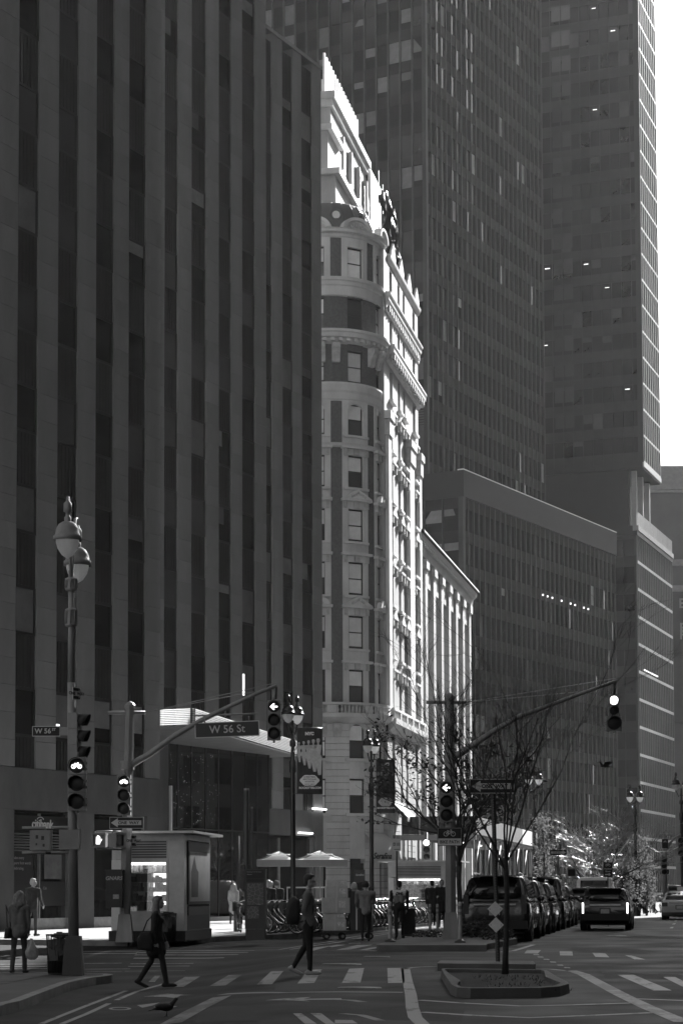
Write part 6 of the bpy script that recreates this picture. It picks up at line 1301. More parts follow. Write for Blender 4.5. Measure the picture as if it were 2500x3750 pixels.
    if hairlen:
        for s in (-1, -.4, .4, 1): hr += [('c', hp(-.04 + .01 * abs(s), s * .075, .03), hp(-.065 + (.02 if abs(s) == 1 else 0), s * .1, -.12 - hairlen * .35), .052, .066, HR), ('c', hp(-.06, s * .1, -.12 - hairlen * .35), hp(-.08 + .03 * abs(s), s * .12, -.14 - hairlen), .05, .03, HR)]
    if hat: hr = [('e', hp(-.015, 0, .055), (.105, .095, .095), HT), ('c', hp(-.01, -.03, .02), hp(-.01, .03, .02), .09, .09, HT)]
    if hood: hr += [('c', neck + V((-.07, -.06, .0)), neck + V((-.07, .06, .0)), .06, .06, TP), ('c', neck + V((-.08, 0, -.02)), neck + V((-.09, 0, -.08)), .06, .05, TP)]
    body = grow('body', pr, mats, root, voxel * k if k else voxel, 5); hairo = grow('hair' if not hat else 'hat', hr, mats, root, voxel * .9, 4)
    for s in (-1, 1):
        if voxel < .015:
            MB().ball(hp(.083, s * .031, .014), .011, 8, 6).build('eye', M('eye_white', .5, .2, 0), root); MB().ball(hp(.0915, s * .031, .014), .0052, 8, 6).build('pupil', M('pupil', .01, .2, 0), root)
    zl = min(ankles) - .038
    for c in root.children: c.scale = (k, k, k); c.location.z = -zl * k
    root['hip'] = -zl * k; root['k'] = k
    return root
def on(px, py, z=0.0): return G(px, py, z)
# 1 woman from behind with a carrier bag at the left corner
w1 = person('woman in a grey hooded jacket and tall boots seen from behind at the litter basket', on(70, 3563, .15), R(80), 1.62, ((10, 6), (-8, 6)), ((2, 10), (4, 12)), 2, .075, .02, .03, 1, .12, True, .12, True, voxel=.012, boots=True)
# 2 white-haired man at the bank
w2 = person('white-haired man in a dark coat rim-lit by the sun at the bank window', on(118, 3428, .15), R(62), 1.78, ((6, 4), (-6, 4)), ((8, 30), (6, 25)), 4, .015, .03, .02, 2, 0, False, .12, head_yaw=-35, wide=1.12)
# 3 woman striding across the bicycle lane
w3 = person('woman with long wavy hair in a black coat striding with a shoulder bag', on(572, 3620), R(0), 1.66, ((18, 8), (-14, 18)), ((-8, 14), (6, 18)), 2, .008, .006, .008, 1, .2, True, .28, skirt=.5, voxel=.011, boots=True, wide=1.06)
# 4 young man with a backpack
w4 = person('young man in a grey jacket and dark jeans with hands in pockets and pale sneakers', on(1127, 3574), R(0), 1.79, ((5, 5), (-5, 26)), ((-16, 42), (-16, 42)), 2, .1, .006, .26, 0, 0, False, .08, pocket=True, voxel=.011, head_yaw=-8, wide=1.16)
# 5.. mid-distance pedestrians
person('woman in a light knee-length coat walking in the sun by the glass pavilion', on(855, 3385, .15), R(85), 1.66, ((12, 8), (-10, 14)), ((4, 10), (-4, 12)), 2, .32, .02, .02, 2, .15, True, .42, skirt=.6)
person('person in a bobble hat and black coat beyond the docked bicycles', on(1012, 3398, .15), R(95), 1.76, top=.015, low=.015, hat=.06, coat=.3, wide=1.1); person('pale-haired companion close beside the bobble hat', on(992, 3397, .15), R(95), 1.74, top=.02, hair=2, coat=.25, wide=1.05); person('man in black half hidden behind the map kiosk', on(983, 3405, .15), R(100), 1.76, top=.02, hair=2, coat=.2, wide=1.1)
person('heavy man in a grey sweater steering the cart of boxes', on(1338, 3447), R(92), 1.8, ((6, 6), (-6, 8)), ((30, 55), (18, 40)), 4, .15, .012, .03, 0, 0, False, .1, wide=1.2, hat=.03)
w8 = person('courier in a pale-shouldered grey vest seen from behind with a hand truck', on(1462, 3439), R(88), 1.8, ((8, 6), (-8, 10)), ((0, 12), (-4, 10)), 2, .012, .012, .02, 0, 0, False, .0, wide=1.15, vest=.15, yoke=.5)
z8 = w8['hip']; text('DHL', .12, M('vest_ink', .03, .7, 0), w8, (-.135, 0, z8 + .44), .002, .006, rz=R(-90), shear=.3)
person('dark-coated pedestrian walking away under the sidewalk shed', on(1583, 3392, .15), R(95), 1.76, top=.02, low=.015, hair=0, coat=.35, wide=1.15); person('man in black coming forward with a white paper in hand', on(1617, 3396, .15), R(-88), 1.78, ((8, 6), (-8, 8)), ((10, 80), (6, 40)), 2, .012, .012, .02, 1, coat=.35)
person('hunched woman in a long coat hurrying over the sunlit crossing', on(2335, 3353), R(170), 1.72, ((28, 12), (-32, 25)), ((20, 50), (0, 40)), 10, .05, .012, .12, 1, .1, True, .35, skirt=.4); person('man in a dark jacket crossing behind the black crossover', on(2292, 3352), R(-5), 1.78, top=.012, low=.012, hair=0); person('dark figure crossing beside the far tree planting', on(2378, 3347), R(175), 1.72, ((24, 10), (-24, 15)), top=.02, low=.015, hair=0)
person('pale-haired passer-by with a light scarf behind the box cart', on(1295, 3400, .15), R(-60), 1.68, top=.3, hair=2, female=True, hairlen=.1); person('dark-haired passer-by behind the stacked boxes', on(1262, 3402, .15), R(-80), 1.75, top=.06, hair=0)
# things they carry
def loft_bag(name, pos, rz, pts, w, mat, label, cat='bag'):
    root = empty(name, pos, rz); tag(root, label, cat); b = MB(); n = len(pts)
    prof = [(-.5, .55), (-.42, .9), (-.2, 1), (.2, 1), (.42, .9), (.5, .55)]; vs = []
    cx = sum(p[0] for p in pts) / n; cz = sum(p[1] for p in pts) / n
    for y, s in prof: vs += [(cx + (x - cx) * s, y * w, cz + (z - cz) * s) for x, z in pts]
    fs = [tuple(range(n))[::-1], tuple(range((len(prof) - 1) * n, len(prof) * n))] + [(i * n + j, i * n + (j + 1) % n, (i + 1) * n + (j + 1) % n, (i + 1) * n + j) for i in range(len(prof) - 1) for j in range(n)]
    b.add(vs, fs, True); b.build('bag_body', mat, root); return root
f = w3.location; r = loft_bag('shoulder_bag', (f.x - .17, f.y - .2, f.z + .7), R(-8), [(-.14, 0), (.13, -.02), (.15, .12), (.11, .32), (-.08, .32), (-.15, .2)], .13, cloth(.008), 'black shoulder bag hanging behind the striding woman'); MB().tube([(-.06, 0, .3), (.02, .03, .52), (.12, .06, .62), (.14, .05, .5), (.09, 0, .3)], .012, 6).build('strap', cloth(.008), r)
f = w1.location; r = loft_bag('handbag', (f.x - .19, f.y - .02, f.z + .68), R(70), [(-.14, 0), (.14, 0), (.16, .15), (.06, .22), (-.1, .2)], .12, cloth(.012), 'black handbag at the hip of the woman in the hooded jacket'); MB().tube([(-.08, 0, .2), (-.05, .03, .45), (.0, .08, .66), (.05, .03, .45), (.06, 0, .2)], .01, 6).build('strap', cloth(.012), r)
r = loft_bag('carrier_bag', (f.x + .25, f.y + .02, f.z + .28), R(20), [(-.11, .02), (-.05, -.02), (.06, -.02), (.12, .03), (.13, .15), (.07, .25), (.01, .4), (-.03, .4), (-.08, .25), (-.13, .14)], .15, M('thin_plastic', .3, .35, .3, 9, .8, 12), 'crinkled white plastic carrier bag held by the woman in boots')
f = w4.location; r = loft_bag('backpack', (f.x - .26, f.y, f.z + .92), R(0), [(-.11, .0), (.1, -.02), (.13, .2), (.12, .42), (.02, .5), (-.08, .44), (-.14, .22)], .3, M('backpack_nylon', .022, .7, .3, 5, .6, 12), 'dark backpack worn by the young man')
for s in (-1, 1): MB().tube([(.1, s * .11, .44), (.2, s * .125, .52), (.32, s * .125, .44), (.36, s * .13, .25), (.3, s * .16, .08), (.12, s * .15, .04)], .017, 6).build('strap', MATS['backpack_nylon'], r)
# ------------------------------------------------------------------ docked hire bicycles
m_tyre = M('tyre_rubber', .018, .7, .2, 10); m_bfr = M('bike_paint', .02, .25, .15, 6, spec=.6, coat=.4); m_chr = M('bright_metal', .6, .2, .1, 6, metal=.9); m_gryp = M('grey_plastic', .08, .5, .1)
def make_bike():
    root = empty('hire_bicycle', (0, 0, 0)); rw = .31
    for x in (0, 1.1):
        w = MB().torus((x, 0, rw), rw - .022, .024, 28, 6, 'y').build('wheel', m_tyre, root)
        MB().torus((x, 0, rw), rw - .05, .011, 28, 5, 'y').build('rim', m_chr, w)
        b = MB(); b.cyl((x, 0, rw), .035, -.05, .05, 10, 'y')
        for k in range(9): a = math.pi * k / 9; b.tube([(x + .255 * math.cos(a), .012, rw + .255 * math.sin(a)), (x - .255 * math.cos(a), -.012, rw - .255 * math.sin(a))], .0025, 3)
        b.build('spokes', m_chr, w)
    f = MB(); f.tube([(1.02, 0, .78), (.95, 0, .62), (.62, 0, .33), (.45, 0, .3)], [.045, .05, .055, .05], 10); f.tube([(.45, 0, .3), (.3, 0, .62)], .032, 8); f.tube([(0, .05, rw), (.45, .04, .3)], .018, 6); f.tube([(0, -.05, rw), (.45, -.04, .3)], .018, 6); f.tube([(0, .05, rw), (.33, .02, .55)], .014, 6); f.tube([(0, -.05, rw), (.33, -.02, .55)], .014, 6); f.build('frame', m_bfr, root)
    MB().tube([(.98, 0, .95), (1.04, 0, .66), (1.08, .06, .5), (1.1, .06, rw)], .02, 6).build('fork', m_gryp, root)
    MB().tube([(.3, 0, .62), (.23, 0, .88)], .016, 8).build('seat_post', m_chr, root); b = MB(); b.ball((.2, 0, .92), 1, 12, 8, .14, .085, .04); b.build('saddle', m_tyre, root)
    MB().tube([(.84, -.3, 1.05), (.93, -.2, 1.06), (.98, 0, .98), (.93, .2, 1.06), (.84, .3, 1.05)], .017, 8).build('handlebar', m_chr, root)
    b = MB()
    for (y, z0, z1) in ((-.17, .7, 1.0), (.17, .7, 1.0)): b.box(1.02, 1.3, y - .008, y + .008, z0, z1)
    b.box(1.02, 1.3, -.162, .162, .69, .7); b.box(1.29, 1.3, -.161, .161, .701, 1.0); b.build('front_basket', m_gryp, root)
    for x, a0, a1 in ((0, 20, 175), (1.1, 30, 150)):
        vs = []
        for k in range(13):
            a = R(a0 + (a1 - a0) * k / 12); vs += [(x + (rw + .02) * math.cos(a), s * .035, rw + (rw + .02) * math.sin(a)) for s in (-1, 1)]
        MB().add(vs, [(2 * k, 2 * k + 1, 2 * k + 3, 2 * k + 2) for k in range(12)], True).build('mudguard', m_bfr, root)
    MB().extr([(-.28, -.03, .3), (.02, -.03, .3), (.2, -.03, .55), (-.1, -.03, .66), (-.27, -.03, .52)], (0, .06, 0)).build('skirt_guard', m_bfr, root)
    MB().box(-.35, -.31, -.05, .05, .52, .58).build('rear_lamp', m_chr, root)
    d = MB(); d.box(1.42, 1.62, -.1, .1, 0, .8); d.box(1.4, 1.64, -.12, .12, .801, .86); d.build('dock_post', m_gryp, root); return root
proto = make_bike(); R0_, R1_ = Vector((-1.42, 63.2)), Vector((4.15, 87.5)); NBK = 34
for k in range(NBK):
    o = proto if k == 0 else copy_tree(proto); p = R0_.lerp(R1_, k / (NBK - 1)); o.location = (p.x + rnd.gauss(0, .03), p.y, .0 if k < 1 else .15); o.location.z = .15; o.rotation_euler = (0, 0, heading(R(13.5)) + R(90) + rnd.gauss(0, .05)); o['label'] = 'dark hire bicycle with front basket docked in the long kerb row'; o['category'] = 'bicycle'; o['group'] = 'hire bicycles in the kerb dock'
    if k == 0: o['label'] = 'end hire bicycle of the kerb dock, next to the map kiosk'
for k in range(9):
    o = copy_tree(proto); o.location = (18.2 + k * .72, 131 + k * .3, .0); o.rotation_euler = (0, 0, R(70) + rnd.gauss(0, .06)); o['label'] = 'far hire bicycle in the dock beyond the sunlit crossing'; o['category'] = 'bicycle'; o['group'] = 'hire bicycles beyond the crossing'
# bicycle leaning behind the map kiosk
o = copy_tree(proto); g = G(880, 3416, .15); o.location = (g.x, g.y + .3, .15); o.rotation_euler = (0, 0, R(98)); o['label'] = 'single bicycle seen end-on just behind the map kiosk'; o['category'] = 'bicycle'; o['group'] = 'hire bicycles in the kerb dock'
# ------------------------------------------------------------------ vehicles
m_cg = M('car_glass', .008, .03, .1, 1, spec=.7); m_trim = M('black_trim', .012, .5, .1); m_lampr = M('tail_lamp', .05, .15, .2, 6, spec=.7); m_plate = M('number_plate', .38, .5, .2, 14); m_rimm = M('alloy_rim', .35, .3, .1, metal=.7)
def car(name, label, pos, a, paint, L=5.0, W=1.98, H=1.85, belt=1.1, clear=.24, kind='suv', rail=True, lit=False, lamp='high', cat='car', group=None, roofsign=False, plate_v=True):
    """built with the tail at x = 0 and the nose at x = L, centred on y = 0"""
    root = empty(name, pos, heading(a)); tag(root, label, cat, group); hw = W / 2; van = kind == 'van'
    hood = belt - .02 if kind != 'van' else belt + .02; nose = belt - .22
    tail_t = belt + (.0 if kind != 'sedan' else .0)
    st = [(0.0, .48, tail_t - .22, .84), (.03, .38, tail_t - .08, .93), (.10, clear + .08, tail_t - .01, .975), (.30, clear, tail_t, 1.0), (.9, clear, belt, 1.0), (L * .5, clear, belt, 1.0), (L - 1.5, clear, belt, 1.0), (L - .9, clear, hood - .03, .99), (L - .35, clear + .02, hood - .12, .95), (L - .08, .36, nose - .05, .86), (L, .42, nose - .18, .76)]
    if kind == 'sedan': st = [(0.0, .45, belt - .14, .84), (.05, .36, belt - .03, .93), (.15, clear + .06, belt + .0, .97)] + st[3:]
    vs = []; n = 9
    for x, zb_, zt_, wf in st:
        w = hw * wf; vs += [(x, 0, zt_ + .01), (x, w * .6, zt_ + .008), (x, w * .9, zt_ - .02), (x, w * .985, zt_ - .1), (x, w, zt_ - .24), (x, w * .995, (zb_ + zt_) / 2 - .05), (x, w * .975, zb_ + .1), (x, w * .92, zb_), (x, 0, zb_)]
    b = MB(); k = len(st)
    for sgn in (1, -1):
        fs = [(i * n + j, (i + 1) * n + j, (i + 1) * n + j + 1, i * n + j + 1) for i in range(k - 1) for j in range(n - 1)] + [tuple(range(n)), tuple((k - 1) * n + j for j in range(n))[::-1]]
        b.add([(x, y * sgn, z) for x, y, z in vs], [f if sgn > 0 else f[::-1] for f in fs], True)
    b.build('body', paint, root)
    if kind == 'sedan': gh = [(.55, 0), (1.25, .93), (2.1, 1), (3.0, .97), (3.75, 0)]
    elif van: gh = [(.04, 0), (.14, .95), (1.2, 1), (L - 2.0, .99), (L - 1.0, 0)]
    else: gh = [(.10, 0), (.42, .93), (1.3, 1), (L - 2.3, .97), (L - 1.45, 0)]
    wb, wt = hw * .965, hw * (.76 if kind != 'van' else .84); RH = H - belt; vs = []
    def gsec(x, q):
        w = wb + (wt - wb) * q; zr_ = belt - .02 + (RH + .02) * q; return [(x, 0, zr_), (x, w * .7, zr_ - .015 * q), (x, w * .93, zr_ - .05 * q), (x, w, zr_ - .13 * q), (x, wb, belt - .02)]
    for x, q in gh: vs += gsec(x, q)
    b = MB(); n = 5; k = len(gh)
    for sgn in (1, -1):
        fs = [(i * n + j, (i + 1) * n + j, (i + 1) * n + j + 1, i * n + j + 1) for i in range(k - 1) for j in range(n - 1)]; b.add([(x, y * sgn, z) for x, y, z in vs], [f if sgn > 0 else f[::-1] for f in fs], True)
    b.build('cabin', paint, root)
    # glass: rear screen, side windows, windscreen
    def gpt(i, q, fy, e=.012):
        (x0, q0), (x1, q1) = gh[i], gh[i + 1]; return x0 + (x1 - x0) * q, q0 + (q1 - q0) * q
    xr, xq = gh[0], gh[1]
    def screen(lo, hi, nm, off):
        P_ = []
        for q, wf in ((.10, .84), (.86, .86)):
            x = lo[0] + (hi[0] - lo[0]) * q; g = lo[1] + (hi[1] - lo[1]) * q; w = (wb + (wt - wb) * g) * wf; z = belt + RH * g; P_.append((x + off, w, z))
        (xa, wa, za), (xb_, wb2, zb2) = P_; m = MB(); nn = 6; v2 = []
        for i in range(nn + 1):
            u = -1 + 2 * i / nn; cv = .05 * u * u * (1 if off < 0 else -1); v2 += [(xa + cv, wa * u, za), (xb_ + cv, wb2 * u, zb2)]
        m.add(v2, [(2 * i, 2 * i + 2, 2 * i + 3, 2 * i + 1) for i in range(nn)], True); o = m.build(nm, m_cg, root); md = o.modifiers.new('t', 'SOLIDIFY'); md.thickness = .01; md.offset = 0
    screen(gh[0], gh[1], 'rear_window', -.035); screen((gh[-1][0], 0), gh[-2], 'windscreen', .035)
    xs = [gh[1][0] + .1, gh[1][0] + (gh[3][0] - gh[1][0]) * .36, gh[1][0] + (gh[3][0] - gh[1][0]) * .7, gh[3][0] + .25]
    if not van:
        for i in range(3):
            for sgn in (1, -1):
                xa, xb_ = xs[i] + .04, xs[i + 1] - .04; q0, q1 = .08, .8
                def wy(q): return (wb + (wt - wb) * q) + .006
                p4 = [(xa - (.12 if i == 0 else 0), wy(q0), belt + RH * q0), (xb_ + (.25 if i == 2 else 0), wy(q0), belt + RH * q0), (xb_, wy(q1), belt + RH * q1), (xa + (.1 if i == 0 else 0), wy(q1), belt + RH * q1)]
                p4 = [(x, y * sgn, z) for x, y, z in p4]; MB().add(p4, [(0, 1, 2, 3) if sgn < 0 else (3, 2, 1, 0)]).build('side_window', m_cg, root)
    for i in range(4):                                             # door seams, handles
        pass
    for sgn in (1, -1):
        for x in (xs[1], xs[2]): MB().box(x - .005, x + .005, sgn * hw * .999 - .004, sgn * hw * .999 + .004, clear + .12, belt - .1).build('door_seam', m_trim, root); MB().cbox((x + .18, sgn * (hw + .012), belt - .18), (.16, .03, .03)).build('door_handle', m_trim, root)
        mb = MB(); mb.ball((gh[-2][0] + .45, sgn * (hw + .1), belt + .06), 1, 10, 8, .06, .12, .085); mb.build('wing_mirror', paint, root)
    wr = .34 if kind != 'suv' else .385
    for x in (.95, L - .95):
        for sgn in (1, -1):
            MB().cyl((x, sgn * (hw - .115), wr), wr + .055, -.118, .118, 24, 'y').build('wheel_arch', m_trim, root)
            w = MB().lathe([(wr - .12, -.11), (wr - .02, -.115), (wr, -.08), (wr, .08), (wr - .02, .115), (wr - .12, .11)], 24, (x, sgn * (hw - .1), wr), axis='y').build('wheel', m_tyre, root)
            b = MB(); b.lathe([(0, .0), (.06, .02), (wr - .13, .02), (wr - .12, .0)], 20, (x, sgn * (hw - .015 - .0), wr), axis='y')
            for q in range(5): a_ = 2 * math.pi * q / 5; b.tube([(x, sgn * (hw + .01), wr), (x + (wr - .14) * math.cos(a_), sgn * (hw + .01), wr + (wr - .14) * math.sin(a_))], .028, 5)
            b.build('rim', m_rimm, w)
    # tail
    for sgn in (1, -1):
        y = sgn * hw * .83; ll = M('lit_tail_lamp', .5, .3, 0, emit=1.0) if lit else m_lampr
        if lamp == 'high': MB().box(-.03, .16, y - .075, y + .075, belt - .38, belt + .18).build('tail_lamp', ll, root)
        elif lamp == 'blade': MB().box(-.03, .06, sgn * hw * .87 - .03, sgn * hw * .87 + .03, belt - .42, belt - .02).build('tail_lamp', ll, root)
        else: MB().box(-.02, .1, y - .16, y + .12, belt - .3, belt - .1).build('tail_lamp', ll, root)
    MB().box(-.10, .18, -hw * .93, hw * .93, .38, .62).build('rear_bumper', m_trim if kind == 'suv' else paint, root); MB().box(-.045, -.01, -hw * .6, hw * .6, belt - .13, belt - .08).build('tail_trim', m_chr, root)
    MB().box(-.125, -.105, -.16, .16, belt - .42, belt - .26).build('number_plate', m_plate, root); MB().box(-.11, -.02, -.2, .2, belt - .45, belt - .23).build('plate_recess', m_trim, root)
    if kind == 'suv': MB().box(.18, .5, -wt * .9, wt * .9, H - .06, H - .025).build('rear_spoiler', paint, root)
    if rail:
        for sgn in (1, -1): MB().tube([(gh[1][0] + .2, sgn * wt * .86, H - .03), (gh[1][0] + .35, sgn * wt * .86, H + .045), (gh[3][0] - .3, sgn * wt * .86, H + .04), (gh[3][0] - .1, sgn * wt * .86, H - .05)], .018, 6).build('roof_rail', m_chr, root)
    for sgn in (1, -1): MB().ball((L - .12, sgn * hw * .68, belt - .3), 1, 10, 8, .08, .17, .08).build('headlamp', m_chr, root)
    if roofsign: MB().extr([(1.9, -.18, H), (2.15, -.18, H), (2.1, -.18, H + .2), (1.95, -.18, H + .2)], (0, .36, 0)).build('roof_sign', M('roof_sign', .5, .5), root)
    MB().box(.3, L - .3, -hw * .8, hw * .8, clear - .05, clear + .1).build('underbody', m_trim, root); return root
def paintM(n, v, coat=.8): return M(n, v, .25, .06, 1, spec=.6, coat=coat)
pk, pk2, pgry, pwht, ptaxi = paintM('black_car_paint', .008), paintM('charcoal_car_paint', .02), paintM('silver_car_paint', .22), paintM('white_car_paint', .6), paintM('taxi_paint', .34)
AC = R(9.6); u_ = Vector((math.sin(AC), math.cos(AC), 0)); v_ = Vector((-u_.y, u_.x, 0))
r0 = G(1947, 3446); c0_ = r0 + v_ * 1.02
def park(dist): return c0_ + u_ * (dist - .95)
car('parked_suv', 'big black sport utility vehicle parked first behind the planted island', park(0), AC, pk, 5.2, 2.06, 1.98, 1.2, .28, group='cars parked along the kerb')
car('parked_suv', 'second black sport utility vehicle in the parked row', park(6.2) + v_ * .02, AC, pk, 5.0, 1.98, 1.88, 1.15, .27, group='cars parked along the kerb')
car('parked_suv', 'charcoal sport utility vehicle third in the parked row', park(12.0), AC, pk2, 4.8, 1.95, 1.82, 1.12, .26, group='cars parked along the kerb')
car('parked_minivan', 'dark minivan with a pale roof edge fourth in the parked row', park(18.0), AC, pk2, 5.2, 2.0, 2.05, 1.15, .22, 'suv', True, group='cars parked along the kerb')
car('parked_suv', 'dark car at the head of the parked row', park(24.6), AC, pk, 4.8, 1.95, 1.75, 1.1, .24, group='cars parked along the kerb')
cp = G(2218, 3406); car('black_crossover', 'black luxury crossover with thin vertical tail lamps lit, driving away', cp - u_ * .9, AC, pk, 4.8, 1.9, 1.62, 1.06, .24, 'suv', False, True, 'blade')
cp = P(2195, 3264, 101); car('white_van', 'tall white van beyond the black crossover', (cp.x - .3, 101, 0), AC, pwht, 5.6, 2.0, 2.2, 1.15, .25, 'van', False)
cp = P(2130, 3264, 93); car('silver_suv', 'silver car half hidden between the parked row and the van', (cp.x + .1, 93, 0), AC, pgry, 4.6, 1.85, 1.65, 1.05, .24, 'suv', False)
cp = G(2480, 3368); car('taxi_cab', 'pale taxi saloon leaving along the right lane', (cp.x, cp.y - .6, 0), AC + R(2), ptaxi, 4.8, 1.84, 1.47, .98, .2, 'sedan', False, False, 'wide', 'taxi', None, True)
cp = P(2478, 3264, 140); car('far_suv', 'far pale sport utility vehicle ahead of the taxi', (cp.x, 140, 0), AC, pgry, 4.8, 1.95, 1.85, 1.1, .25)
cp = P(1700, 3264, 150); car('delivery_van', 'white delivery van under the sidewalk shed lights', (cp.x + 3.4, 150, 0), AC, pwht, 6.0, 2.1, 2.6, 1.2, .3, 'van', False)
# ------------------------------------------------------------------ carts
bc = empty('box_cart', G(1252, 3440), R(4)); tag(bc, 'flat delivery cart stacked high with taped cartons', 'cart')
MB().box(-.6, .95, -.4, .4, .22, .28).build('deck', m_poled, bc); MB().tube([(.93, -.38, .28), (.93, -.38, 1.1), (.93, .38, 1.1), (.93, .38, .28)], .018, 6).build('handle', m_pole, bc)
for x in (-.5, -.0, .85):
    for y in (-.35, .35): w = MB().torus((x, y, .105), .075, .032, 18, 6, 'y').build('wheel', m_tyre, bc); MB().cyl((x, y, .105), .05, -.02, .02, 10, 'y').build('hub', m_pole, w)
def carton(x0, x1, y0, y1, z0, z1, v, label, dark=False):
    p = bc.location; o = MB().box(x0, x1, y0, y1, 0, z1 - z0).build('carton', M('carton_%d' % int(v * 100), v * 1.7, .75, .15, 4, rv=.1), None, (p.x, p.y, p.z + z0), R(4)); tag(o, label, 'box', 'cartons on the delivery cart')
    xm = (x0 + x1) / 2; MB().box(xm - .025, xm + .025, y0 - .002, y0 - .0005, .005, z1 - z0 - .005).build('tape', M('tape', .5, .3, .1), o)
    if not dark: MB().box(xm + .08, min(x1 - .03, xm + .28), y0 - .004, y0 - .001, (z1 - z0) * .35, (z1 - z0) * .8).build('shipping_label', M('shipping_label', .55, .6, .5, 25), o)
    return o
carton(-.58, .1, -.38, .3, .285, .62, .28, 'white plastic crate at the bottom of the cart load'); carton(-.55, .05, -.36, .3, .625, .82, .24, 'flat carton above the crate on the cart'); carton(-.62, .22, -.4, .3, .825, 1.3, .22, 'wide carton with white labels in the middle of the stack'); carton(-.52, .16, -.38, .3, 1.305, 1.66, .26, 'carton with a bar-code label near the top of the stack'); carton(-.5, .14, -.36, .28, 1.665, 1.86, .3, 'topmost pale carton catching a glint on the cart')
carton(.24, .62, -.36, .3, .285, 1.5, .03, 'tall dark carton standing in the middle of the cart', True); carton(.64, .92, -.34, .28, .285, 1.62, .025, 'tallest dark carton at the handle end of the cart', True)
ht = empty('hand_truck', G(1488, 3437), R(5)); tag(ht, 'loaded upright hand truck beside the courier', 'hand truck')
MB().box(-.1, .3, -.2, .25, .08, .12).build('toe_plate', m_poled, ht); MB().box(-.08, .26, -.18, .2, .125, .95).build('load', M('canvas_load', .03, .8, .3, 4), ht)
for s in (-.12, .22): MB().tube([(s, .24, .1), (s, .24, 1.2)], .016, 6).build('rail', m_pole, ht); MB().torus((s + .06, .3, .11), .085, .03, 18, 6, 'x').build('wheel', m_tyre, ht)
# ------------------------------------------------------------------ pigeons
m_pig = M('pigeon_feather', .02, .6, .4, 14)
def pigeon(pos, rz, label, fly=False, s=1.0):
    root = empty('pigeon', pos, rz); tag(root, label, 'pigeon', None)
    pr = [('e', (0, 0, .11), (.085, .05, .052), 0), ('c', (.05, 0, .125), (.1, 0, .185), .034, .022, 0), ('e', (.108, 0, .2), (.024, .018, .019), 0), ('c', (.125, 0, .198), (.145, 0, .192), .007, .003, 1), ('c', (-.06, 0, .105), (-.15, 0, .085), .035, .012, 0)]
    if fly: pr[0] = ('e', (0, 0, .11), (.1, .045, .048), 0)
    grow('body', pr, [m_pig, m_trim], root, .007, 3)
    for q in (-1, 1):
        if fly:
            b = MB(); pts = [(.05, q * .03, .13), (.07, q * .16, .19), (.03, q * .32, .2), (-.05, q * .3, .18), (-.06, q * .14, .15), (-.05, q * .03, .12)]; b.add(pts, [tuple(range(6))], True); o = b.build('wing', m_pig, root); md = o.modifiers.new('t', 'SOLIDIFY'); md.thickness = .006
        else:
            b = MB(); b.ball((-.03, q * .045, .115), 1, 10, 8, .1, .014, .036); b.build('wing', m_pig, root); b = MB(); b.tube([(.005, q * .02, .08), (.0, q * .022, .0)], .005, 5)
            for a in (-25, 0, 25, 180): b.tube([(0, q * .022, .004), (.03 * math.cos(R(a)), q * .022 + .03 * math.sin(R(a)), .003)], .003, 4)
            b.build('leg', M('pigeon_leg', .1, .6), root)
    tl = MB().add([(-.12, -.02, .092), (-.12, .02, .092), (-.21, .035, .072), (-.21, -.035, .072)], [(0, 1, 2, 3)]).build('tail', m_pig, root); md = tl.modifiers.new('t', 'SOLIDIFY'); md.thickness = .008
    for c in root.children: c.scale = (s, s, s)
pigeon(G(610, 3722), R(8), 'dark pigeon walking on the bicycle lane asphalt', False, 1.15); o = pigeon(P(2212, 2822, 46), R(200), 'pigeon with spread wings flying right of the bare tree', True); o = pigeon(P(1935, 2798, 50), R(170), 'pigeon flying among the bare twigs', True, .9)
